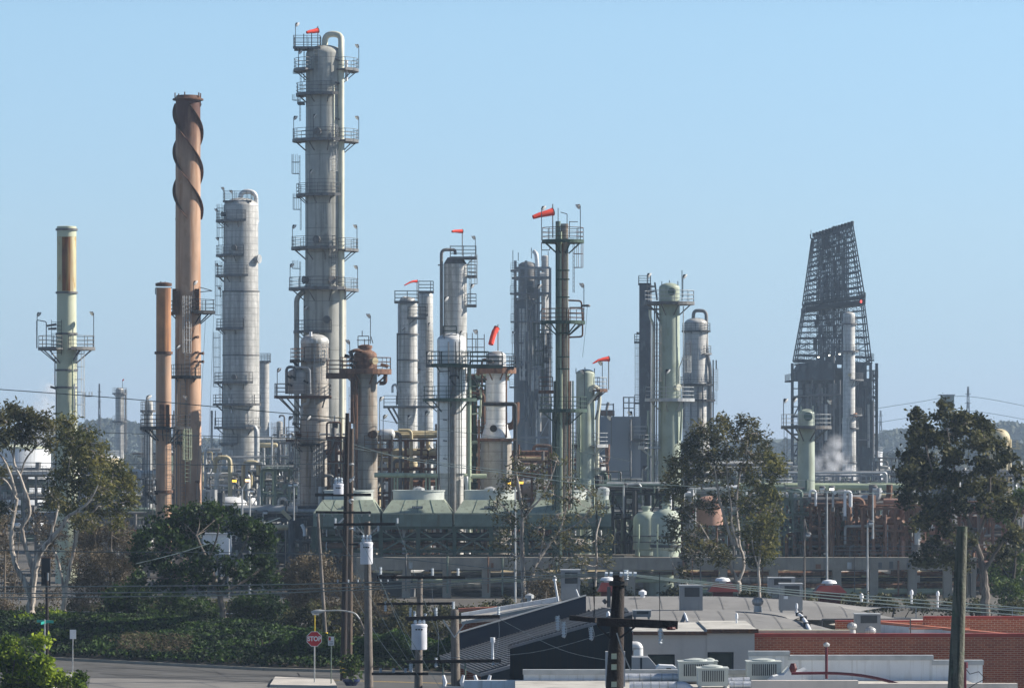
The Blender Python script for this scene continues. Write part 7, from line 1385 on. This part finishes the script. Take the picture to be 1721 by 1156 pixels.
T_('bare brownish eucalyptus with thin white trunk before the cooling hoods', 292, [
    [(876, None, 9), (880, 1000, 8), (878, 950, 7), (877, 905, 6.5), (878, 870, 6), (874, 830, 4.5), (868, 795, 3), (866, 765, 2)], [(878, 875, 4), (892, 855, 3.5), (910, 835, 3), (925, 805, 2.5), (936, 770, 2)], [(886, 1010, 7), (893, 975, 6), (903, 945, 5), (920, 920, 4.5), (938, 895, 4), (948, 870, 3), (955, 830, 2)], [(905, 945, 3), (912, 910, 3), (915, 880, 2)], [(1000, 985, 4), (1003, 940, 3.5), (1002, 900, 3), (1010, 870, 2)], [(877, 880, 3), (855, 860, 2.5), (835, 840, 2)], [(938, 895, 2.5), (970, 880, 2), (995, 850, 1.5)]],
    [(870, 772, 26, 16, .45), (900, 780, 22, 14, .4), (862, 800, 26, 18, .5), (845, 812, 20, 18, .5), (938, 775, 22, 16, .4), (905, 808, 26, 18, .5), (955, 800, 24, 18, .45), (930, 830, 26, 18, .5), (835, 845, 20, 20, .7), (852, 870, 24, 20, .7), (888, 850, 22, 18, .5), (965, 835, 24, 18, .5), (990, 825, 18, 18, .45), (1005, 845, 16, 14, .4), (935, 865, 28, 18, .6), (905, 885, 20, 18, .6), (985, 870, 24, 18, .55), (845, 905, 18, 22, .7), (860, 930, 18, 18, .5), (930, 905, 26, 18, .6), (970, 905, 24, 18, .6), (1010, 905, 18, 20, .6), (1015, 940, 16, 18, .5), (940, 940, 24, 16, .6), (980, 945, 24, 14, .6), (920, 960, 22, 16, .6), (960, 970, 26, 14, .6)],
    'bark', 'leaf_euc2', L=.26, Wd=.075, per=15, droop=.5, depth=2.2, seed=41, name='eucalyptus_tree', sub=8, fill=.62, twigr=.028, spread=.4)
bush('brown dry bush behind the tall grey conditioner, around the white trunk', 270, 915, 0, [(905, 985, 18, 16, .9), (920, 1000, 22, 14, .9), (895, 1005, 14, 12, .8), (930, 985, 14, 18, .8)], 'leaf_dry', 43, L=.14, Wd=.05, bark='twig', sub=6)
T_('airy eucalyptus with white forked stems, right of the sage green column', 287, [
    [(1240, None, 9), (1242, 990, 8), (1239, 975, 7), (1230, 957, 6), (1228, 942, 6), (1234, 925, 5.5), (1225, 895, 5), (1217, 868, 4.5), (1208, 835, 4), (1203, 800, 3), (1195, 760, 2)], [(1240, 978, 6), (1249, 955, 5.5), (1249, 935, 5), (1243, 915, 4.5), (1241, 885, 4), (1238, 850, 3.5), (1243, 800, 3), (1255, 755, 2), (1258, 725, 1.5)], [(1241, 920, 4), (1230, 880, 3.5), (1229, 850, 3), (1222, 800, 2.5), (1222, 745, 1.5)], [(1226, 940, 4), (1205, 925, 3), (1190, 905, 2.5), (1175, 880, 2)], [(1205, 940, 3), (1190, 930, 3), (1172, 900, 2.5)], [(1160, 1000, 4), (1150, 970, 3.5), (1135, 955, 3), (1128, 940, 2)], [(1238, 860, 3), (1262, 830, 2.5), (1285, 790, 2), (1292, 750, 1.5)]],
    [(1180, 716, 22, 16, 1), (1214, 706, 20, 12, 1), (1166, 740, 22, 18, 1), (1200, 732, 26, 16, 1), (1228, 726, 16, 14, .8), (1256, 708, 20, 14, 1), (1270, 728, 20, 16, 1), (1248, 738, 20, 14, .8), (1150, 765, 24, 18, 1), (1185, 765, 28, 18, 1), (1222, 762, 22, 16, .8), (1260, 760, 22, 16, .8), (1136, 780, 16, 16, 1), (1128, 800, 14, 16, .9), (1170, 795, 26, 18, .9), (1210, 795, 24, 18, .8), (1250, 790, 22, 16, .8), (1282, 770, 18, 14, .8), (1290, 745, 14, 12, .7), (1135, 825, 20, 18, .9), (1160, 850, 24, 18, .8), (1200, 840, 22, 18, .7), (1235, 835, 22, 18, .7), (1140, 880, 20, 16, .7), (1170, 900, 26, 18, .8), (1195, 915, 24, 16, .8), (1215, 935, 20, 16, .9), (1160, 930, 22, 16, .8), (1130, 905, 14, 16, .6), (1225, 880, 22, 18, .6), (1150, 960, 18, 12, .7)],
    'bark', 'leaf_euc2', L=.27, Wd=.08, per=22, droop=.45, depth=2.4, seed=51, name='eucalyptus_tree', sub=8, fill=.8, twigr=.028)
T_('slim young eucalyptus with bright olive leaves, right of the forked white stems', 283, [
    [(1277, None, 6), (1276, 990, 5), (1275, 955, 4.5), (1278, 920, 4), (1284, 890, 3.5), (1288, 855, 3), (1292, 820, 2), (1300, 790, 1.5)], [(1276, 960, 3), (1265, 920, 2.5), (1262, 885, 2)], [(1283, 895, 2.5), (1300, 860, 2), (1308, 830, 1.5)]],
    [(1300, 768, 18, 12, .9), (1314, 780, 10, 10, .8), (1296, 795, 18, 16, .9), (1268, 812, 18, 16, .7), (1290, 830, 22, 18, .9), (1262, 850, 20, 18, .8), (1300, 860, 14, 18, .8), (1282, 880, 24, 18, 1), (1262, 895, 16, 16, .9), (1300, 900, 12, 16, .9), (1280, 915, 22, 16, 1), (1268, 935, 18, 14, .9), (1295, 930, 14, 14, .8)],
    'bark', 'leaf_euc', L=.25, Wd=.08, per=24, droop=.4, depth=1.8, seed=53, name='eucalyptus_tree', sub=7.5)
T_('big dark olive tree with heavy trunk at the far right', 272, [
    [(1657, None, 19), (1656, 1010, 16), (1655, 985, 14), (1652, 955, 12), (1645, 925, 9), (1634, 895, 7), (1622, 860, 5.5), (1612, 820, 4), (1600, 770, 3), (1592, 720, 2)], [(1654, 960, 8), (1668, 935, 6), (1684, 910, 5), (1700, 880, 4), (1710, 850, 3)], [(1640, 910, 5), (1655, 870, 4.5), (1662, 830, 4), (1660, 780, 3), (1650, 730, 2)], [(1645, 925, 5), (1615, 915, 4), (1585, 920, 3.5), (1560, 930, 2.5)], [(1622, 860, 4), (1590, 830, 3.5), (1565, 790, 3), (1550, 730, 2)], [(1634, 895, 4), (1600, 880, 3), (1560, 860, 2.5)]],
    [(1545, 698, 14, 14, 1), (1556, 715, 18, 14, 1), (1586, 690, 16, 16, 1), (1600, 706, 22, 14, 1), (1538, 730, 18, 18, 1), (1570, 735, 26, 18, 1), (1612, 728, 24, 18, 1), (1640, 705, 18, 14, .9), (1655, 722, 20, 16, 1), (1640, 745, 24, 18, .9), (1530, 765, 18, 20, 1), (1560, 770, 26, 20, 1.1), (1600, 765, 26, 20, 1), (1672, 745, 18, 16, .9), (1685, 770, 18, 18, .8), (1650, 785, 26, 20, .9), (1522, 795, 16, 20, 1), (1550, 810, 28, 22, 1.1), (1590, 805, 28, 20, 1), (1625, 815, 22, 18, .8), (1670, 815, 24, 20, .9), (1530, 835, 20, 16, .9), (1560, 850, 26, 18, 1), (1600, 845, 28, 18, .9), (1690, 850, 24, 22, .8), (1650, 850, 22, 18, .6), (1545, 880, 22, 16, .8), (1585, 885, 26, 16, .8), (1570, 915, 22, 14, .9), (1556, 940, 22, 14, .9), (1595, 935, 26, 16, .9), (1620, 950, 20, 14, .8), (1700, 900, 24, 20, .7), (1680, 930, 24, 18, .7), (1610, 905, 24, 14, .6), (1706, 800, 14, 22, .5)],
    'barkgrey', 'leaf_oak', L=.27, Wd=.14, per=25, droop=.2, depth=2.8, seed=61, name='broadleaf_tree', sub=8.5, fill=.85, spread=.4)
T_('mid green leafy tree at the right edge behind the big olive tree', 300, [[(1700, None, 8), (1702, 990, 7), (1705, 950, 5), (1710, 900, 3)], [(1702, 980, 4), (1685, 955, 3), (1675, 935, 2)]],
    [(1700, 860, 22, 20, .7), (1715, 830, 16, 22, .7), (1690, 960, 26, 18, 1), (1715, 950, 18, 20, 1), (1680, 985, 24, 16, 1), (1708, 990, 22, 18, 1), (1700, 1012, 28, 14, 1), (1672, 965, 16, 14, .8), (1720, 905, 16, 20, .8)], 'barkdark', 'leaf_mid', L=.24, Wd=.12, per=24, droop=.2, depth=2, seed=63, name='broadleaf_tree', sub=8.5)
bush('dark low shrub between the concrete posts and the roofs at right', 280, 1500, 0, [(1360, 1015, 24, 10, .9), (1400, 1022, 26, 12, .9), (1700, 1024, 24, 14, .9), (1440, 1012, 22, 12, .9), (1490, 1014, 26, 12, .9), (1545, 1016, 26, 12, .9), (1600, 1018, 26, 14, .9), (1640, 1020, 20, 16, .9)], 'leaf_oak', 66, sub=7)
bush('dark low shrub behind the roofs, below the fat green vessel', 285, 1080, 0, [(990, 1000, 26, 14, .8), (1040, 1003, 26, 12, .8), (1140, 1000, 26, 12, .8), (1200, 1005, 22, 10, .7), (1265, 1003, 26, 12, .8)], 'leaf_oak', 67, sub=7)
bush('dark low shrub beyond the hedge beside the transformer poles', 262, 720, .2, [(690, 1060, 22, 16, .9), (730, 1062, 26, 14, .9), (770, 1058, 22, 14, .8), (720, 1045, 18, 12, .5)], 'leaf_oak', 68, sub=7)
bush('dark thicket below the concrete rack, behind the transformer poles', 288, 700, 0, [(630, 1018, 24, 14, 1), (665, 1022, 24, 14, 1), (700, 1026, 24, 12, 1), (740, 1028, 24, 12, 1), (780, 1030, 24, 12, 1), (820, 1026, 22, 12, 1), (855, 1022, 20, 12, 1), (600, 1030, 24, 14, 1), (650, 1045, 30, 14, 1), (560, 1030, 24, 14, 1)], 'leaf_oak', 69, sub=7)
bush('dark thicket along the yard fence behind the bank, left of the round tree', 292, 60, 0, [(-10, 1030, 24, 14, 1), (30, 1034, 24, 12, 1), (75, 1030, 24, 12, 1), (120, 1028, 26, 14, 1), (165, 1030, 26, 14, 1), (210, 1026, 26, 16, 1), (260, 1024, 26, 16, 1), (310, 1020, 26, 16, 1), (360, 1020, 26, 16, 1), (400, 1022, 26, 16, 1), (450, 1024, 26, 16, 1), (490, 1028, 24, 14, 1)], 'leaf_oak', 70, sub=7)
# bright shrub rising from below at the near left
tree('bright yellow green shrub crown in the near left corner', 180, [[(40, None, 7), (45, 1180, 6), (50, 1130, 4), (60, 1100, 2)], [(42, 1200, 4), (15, 1150, 3), (8, 1100, 2)], [(45, 1190, 4), (100, 1160, 3), (125, 1135, 2)], [(20, 1140, 2), (26, 1100, 1.6), (28, 1075, 1)]],
     [(10, 1095, 18, 12, 1), (28, 1112, 20, 14, 1), (6, 1122, 20, 16, 1), (40, 1132, 24, 16, 1), (62, 1118, 16, 12, .7), (80, 1108, 12, 10, .8), (76, 1128, 18, 12, .9), (20, 1148, 28, 16, 1), (66, 1150, 28, 16, 1), (96, 1140, 18, 12, .9), (138, 1138, 8, 10, .8), (134, 1150, 8, 8, .8), (108, 1156, 22, 12, .9), (26, 1076, 10, 8, .7), (70, 1078, 8, 7, .6), (40, 1165, 40, 12, 1)], 'barkgrey', 'leaf_bright', L=.17, Wd=.09, per=34, droop=.1, depth=1.5, seed=71, name='shrub', sub=8, spread=.26, cat='shrub')
# potted plant at the corner
D = 219; o = thing('potted_plant', 'blue glazed pot with a leafy green plant at the foot of the dark pole', 'potted plant', (X(590, D), D, .14)); b = MB(o.location); zt = Z(1141, D); xx = o.location.x; b.lathe([(.28, .14), (.38, .3), (.44, zt - .12), (.47, zt - .1), (.47, zt), (.40, zt), (.38, zt - .15)], 24, (xx, D)); b.build('pot', 'bluepot', o, True); b = MB(o.location)
for i in range(9): a = i * .7; b.tube([(xx, D, zt - .1), (xx + .2 * cos(a), D + .2 * sin(a), zt + .5), (xx + .4 * cos(a), D + .4 * sin(a), zt + 1.0 + .1 * (i % 3))], [.03, .02, .01], 5)
b.build('stems', 'barkgrey', o); c = np.array([(xx, D, zt + .75)]) + nrs.normal(size=(420, 3)) * np.array([.24, .24, .30]); leafmesh('foliage', c, .26, .12, 'leaf_mid', o, o.location, up=.3)
# hedge along the bank right of the round tree, and low ivy over the whole bank
def scatter_bank(n, px0, px1, t0, t1, h):
    out = []
    while len(out) < n:
        px = rnd.uniform(px0, px1); x = X(px, 245); t = rnd.uniform(t0, t1); out.append((x, kd(x) + .4 + t, bank_z(x, t) + h(px, t) * rnd.random() ** .5))
    return np.array(out)
o = struct(leafmesh('ivy', scatter_bank(52000, -160, 980, .2, 17, lambda p, t: .30), .24, .19, 'leaf_ivy', None, (0, 250, 0), up=.6), 'stuff')
o = struct(leafmesh('dry_grass', scatter_bank(1600, 195, 325, .8, 5, lambda p, t: .5), .35, .03, 'leaf_dry', None, (0, 250, 0), droop=-.5), 'stuff')
o = struct(leafmesh('grass', scatter_bank(9000, -160, 300, 8, 18, lambda p, t: .3), .25, .05, 'leaf_ivy', None, (0, 250, 0), droop=-.6), 'stuff')
hb = thing('hedge', 'long clipped green hedge of ivy behind the stop sign, sloping along the kerb', 'hedge', (X(600, 245), 245, .3)); N = 16000
px = nrs.uniform(425, 775, N); xx = (px - 860.5) * 243 / F; t = nrs.uniform(2.0, 5.5, N); prof = np.clip(1 - ((t - 4.0) / 2.0) ** 2, 0, 1) ** .5; hh = (1.55 + .25 * np.sin(px * .05) + .15 * np.sin(px * .13 + 2)) * np.clip((px - 415) / 60, .3, 1); zz = .35 + prof * hh * (1 - .25 * nrs.rand(N) ** 2)
leafmesh('foliage', np.stack([xx, np.array([kd(q) for q in xx]) + .4 + t, zz], 1), .22, .16, 'leaf_ivy2', hb, hb.location, up=.3); b = MB(hb.location)
for i in range(28): q = X(430 + i * 12.2, 243); b.tube([(q, kd(q) + 4.3, .2), (q + .1, kd(q) + 4.3, 1.5)], .04, 5)
b.build('stems', 'barkdark', hb)
# far woods
def woods(D, n, prof, L, seed):
    px = nrs.uniform(-200, 1930, n); crest = np.interp(px, [q[0] for q in prof], [q[1] for q in prof]) - np.abs(np.sin(px * .11 + seed)) * 5 - np.abs(np.sin(px * .037 + seed * 2)) * 7 + 6; zc = H - (crest - HOR) * D / F; dd = nrs.uniform(-30, 30, n)
    z = np.maximum(.3, zc * (1 - nrs.rand(n) ** 2.2)); return np.stack([(px - 860.5) * D / F, D + dd, z], 1)
struct(leafmesh('far_woods', woods(2100, 16000, [(-200, 735), (0, 730), (90, 728), (150, 715), (200, 706), (270, 735), (330, 742), (520, 748), (900, 752), (1300, 745), (1460, 738), (1500, 728), (1560, 730), (1650, 718), (1721, 716), (1930, 720)], 2.2, 1), 3.6, 2.6, 'leaf_far', None, (0, 2100, 0)), 'stuff')
struct(leafmesh('far_woods', woods(1400, 9000, [(-200, 772), (0, 770), (100, 762), (240, 768), (700, 775), (1250, 772), (1400, 775), (1560, 760), (1721, 750), (1930, 750)], 1.8, 2), 2.6, 1.9, 'leaf_far', None, (0, 1400, 0)), 'stuff')
# ---------------------------------------------------------------- overhead wires
def wire(label, pts, w=1.2, m='wire', sag=True):
    """pts: (px, py, distance)"""
    q = [V(P(x, y, d)) for x, y, d in pts]; o = thing('overhead_wire', label, 'wire', q[0]); n = len(q); out = []
    for i in range(n - 1):
        p0 = q[max(0, i - 1)]; p1 = q[i]; p2 = q[i + 1]; p3 = q[min(n - 1, i + 2)]
        for j in range(6):
            t = j / 6; out.append(.5 * ((2 * p1) + (p2 - p0) * t + (2 * p0 - 5 * p1 + 4 * p2 - p3) * t * t + (3 * p1 - p0 - 3 * p2 + p3) * t ** 3))
    out.append(q[-1]); b = MB(o.location); b.tube(out, [w * v.y / F / 2 for v in out], 5); b.build('cable', m, o, True)
for i, (lab, dy0, dy1) in enumerate((('uppermost of three thick cables running left from the near dark pole', 0, 0), ('middle one of three thick cables running left from the near dark pole', 11, 1.5), ('lowest of three thick cables running left from the near dark pole', 18, 3.5))):
    wire(lab, [(-60, 986 + dy0, 170), (300, 986 + dy0 * .95 - 2, 156), (560, 980 + dy0 * .7, 142), (760, 974 + dy0 * .5, 130), (930, 966 + dy0 * .3, 115), (1040, 962 + dy1, 105)], 1.8, 'wirepale')
for i, (lab, dy0) in enumerate((('uppermost thick cable running right from the near dark pole', 0), ('middle thick cable running right from the near dark pole', 6), ('lowest thick cable running right from the near dark pole', 13))):
    wire(lab, [(1042, 962 + dy0 * .2, 105), (1130, 972 + dy0 * .3, 108), (1300, 988 + dy0 * .6, 116), (1500, 1004 + dy0 * .9, 124), (1760, 1024 + dy0, 132)], 1.8, 'wirepale')
wire('thin black wire crossing the left stacks at the height of the second platform', [(-60, 650, 250), (200, 669, 240), (420, 689, 232), (588, 704, 231)], 1.5)
wire('thin black wire from behind the second pale tree to the dark paired poles', [(120, 725, 300), (300, 731, 270), (480, 736, 245), (590, 742, 231)], 1.3); wire('thin black wire low across the brown stacks to the paired poles', [(-40, 776, 300), (250, 780, 270), (430, 781, 250), (590, 778, 231)], 1.3)
wire('thin dark wire running low behind the pale left trunks', [(-60, 923, 250), (150, 927, 240), (380, 928, 232), (620, 935, 215), (860, 958, 190), (1010, 970, 170)], 1.6)
wire('pale guy wire rising from the round dark tree to the sloping tan chute', [(228, 947, 235), (330, 920, 245), (470, 870, 300)], 1.3, 'wirepale')
wire('upper teal wire sloping right from the paired poles over the cooling hoods', [(588, 745, 231), (700, 775, 240), (850, 795, 255), (1010, 815, 270), (1250, 824, 300), (1500, 829, 330), (1760, 832, 360)], 1.3, 'wirepale')
wire('lower teal wire sloping right from the paired poles to the right trees', [(588, 752, 231), (760, 780, 245), (1000, 806, 265), (1180, 818, 285), (1330, 826, 300)], 1.1, 'wirepale'); wire('thin wire across the foot of the sage green stub column', [(1180, 806, 280), (1330, 806, 300), (1500, 815, 330)], 1.0)
wire('thin wire descending across the white clad column', [(640, 706, 235), (740, 722, 240), (860, 738, 250), (1060, 775, 265)], .9)
for i, (lab, a, c) in enumerate((('first thin service wire slanting down from the transformer pole crossarm', (564, 884, 188), (706, 1140, 175)), ('second thin service wire slanting steeply from the transformer pole crossarm', (596, 884, 188), (740, 1156, 165)), ('service wire slanting from the right end of the transformer pole crossarm', (668, 884, 188), (775, 1150, 172)), ('service wire slanting from the dark paired poles past the street lamp', (585, 980, 226), (690, 1140, 182)), ('service wire between dark paired poles and the short transformer pole', (600, 864, 226), (700, 1110, 182)), ('slack pale wire drooping from the stout pole across the charcoal wall', (840, 1040, 172), (1040, 1112, 108)), ('thin pale wire from near dark pole down to the charcoal building', (1030, 1060, 105), (750, 1105, 168)))):
    m_ = ((a[0] + c[0]) / 2, (a[1] + c[1]) / 2 + 14, (a[2] + c[2]) / 2); wire(lab, [a, m_, c], .9, 'wirepale')
for i, (lab, y0, y1) in enumerate((('faint high far wire right of the derrick toward the far pylon', 672, 684), ('faint lower far wire right of the derrick toward the far pylon', 696, 706))): wire(lab, [(1440, y0 + 20, 1500), (1540, y0 + 4, 1500), (1627, y0 - 6, 1500), (1760, y1 + 6, 1500)], .8)
# ---------------------------------------------------------------- steam
def steam(label, D, puffs, dens):
    """plume of soft noisy vapour inside an irregular lobed hull"""
    m = bpy.data.materials.new('steam vapour'); m.use_nodes = True; n = m.node_tree.nodes; L = m.node_tree.links; n.remove(n["Principled BSDF"]); pv = n.new("ShaderNodeVolumePrincipled"); pv.inputs['Color'].default_value = (.95, .95, .97, 1)
    c = np.array([P(x, y, D) for x, y, r in puffs]); rr = np.array([r * 1.35 * D / F for x, y, r in puffs]); lo = (c - rr[:, None]).min(0); hi = (c + rr[:, None]).max(0); lo[1] = D - rr.max(); hi[1] = D + rr.max()
    g = n.new("ShaderNodeNewGeometry"); acc = None
    for q, r in zip(c, rr):
        d = n.new("ShaderNodeVectorMath"); d.operation = 'DISTANCE'; d.inputs[1].default_value = tuple(q); L.new(g.outputs['Position'], d.inputs[0]); mr = n.new("ShaderNodeMapRange"); mr.interpolation_type = 'SMOOTHSTEP'; mr.inputs[1].default_value = 0; mr.inputs[2].default_value = r * .97; mr.inputs[3].default_value = 1; mr.inputs[4].default_value = 0; L.new(d.outputs['Value'], mr.inputs[0])
        if acc is None: acc = mr.outputs[0]
        else: a = n.new("ShaderNodeMath"); a.operation = 'MAXIMUM'; L.new(acc, a.inputs[0]); L.new(mr.outputs[0], a.inputs[1]); acc = a.outputs[0]
    t = n.new("ShaderNodeTexNoise"); t.inputs['Scale'].default_value = 1.9 / rr.mean(); t.inputs['Detail'].default_value = 5; L.new(g.outputs['Position'], t.inputs['Vector']); mr = n.new("ShaderNodeMapRange"); mr.inputs[1].default_value = .40; mr.inputs[2].default_value = .68; L.new(t.outputs[0], mr.inputs[0])
    mu = n.new("ShaderNodeMath"); mu.operation = 'MULTIPLY'; L.new(acc, mu.inputs[0]); L.new(mr.outputs[0], mu.inputs[1]); k = n.new("ShaderNodeMath"); k.operation = 'MULTIPLY'; k.inputs[1].default_value = dens; L.new(mu.outputs[0], k.inputs[0]); L.new(k.outputs[0], pv.inputs['Density']); L.new(pv.outputs[0], n["Material Output"].inputs['Volume']); M[label] = m
    b = MB(); b.box(lo[0], hi[0], lo[1], hi[1], max(.2, lo[2]), hi[2]); return struct(b.build('steam', label), 'stuff')
steam('steam by the derrick', 690, [(1385, 800, 20), (1400, 785, 20), (1395, 765, 18), (1405, 745, 16), (1425, 800, 20), (1412, 770, 18), (1378, 780, 18)], .9)
steam('steam at far left', 700, [(75, 680, 24), (85, 655, 20), (95, 640, 14), (70, 700, 24), (60, 730, 26), (85, 715, 24)], .5)
# ---------------------------------------------------------------- the air
hz = bpy.data.materials.new('haze air'); hz.use_nodes = True
n = hz.node_tree.nodes; n.remove(n["Principled BSDF"]); pv = n.new("ShaderNodeVolumePrincipled")
pv.inputs['Color'].default_value = (.60, .78, 1.0, 1); pv.inputs['Density'].default_value = .00017; pv.inputs['Anisotropy'].default_value = .25
hz.node_tree.links.new(pv.outputs[0], n["Material Output"].inputs['Volume']); M['haze'] = hz
b = MB(); b.box(-960, 960, -20, 2700, -2, 64); struct(b.build('haze', 'haze'), 'stuff')
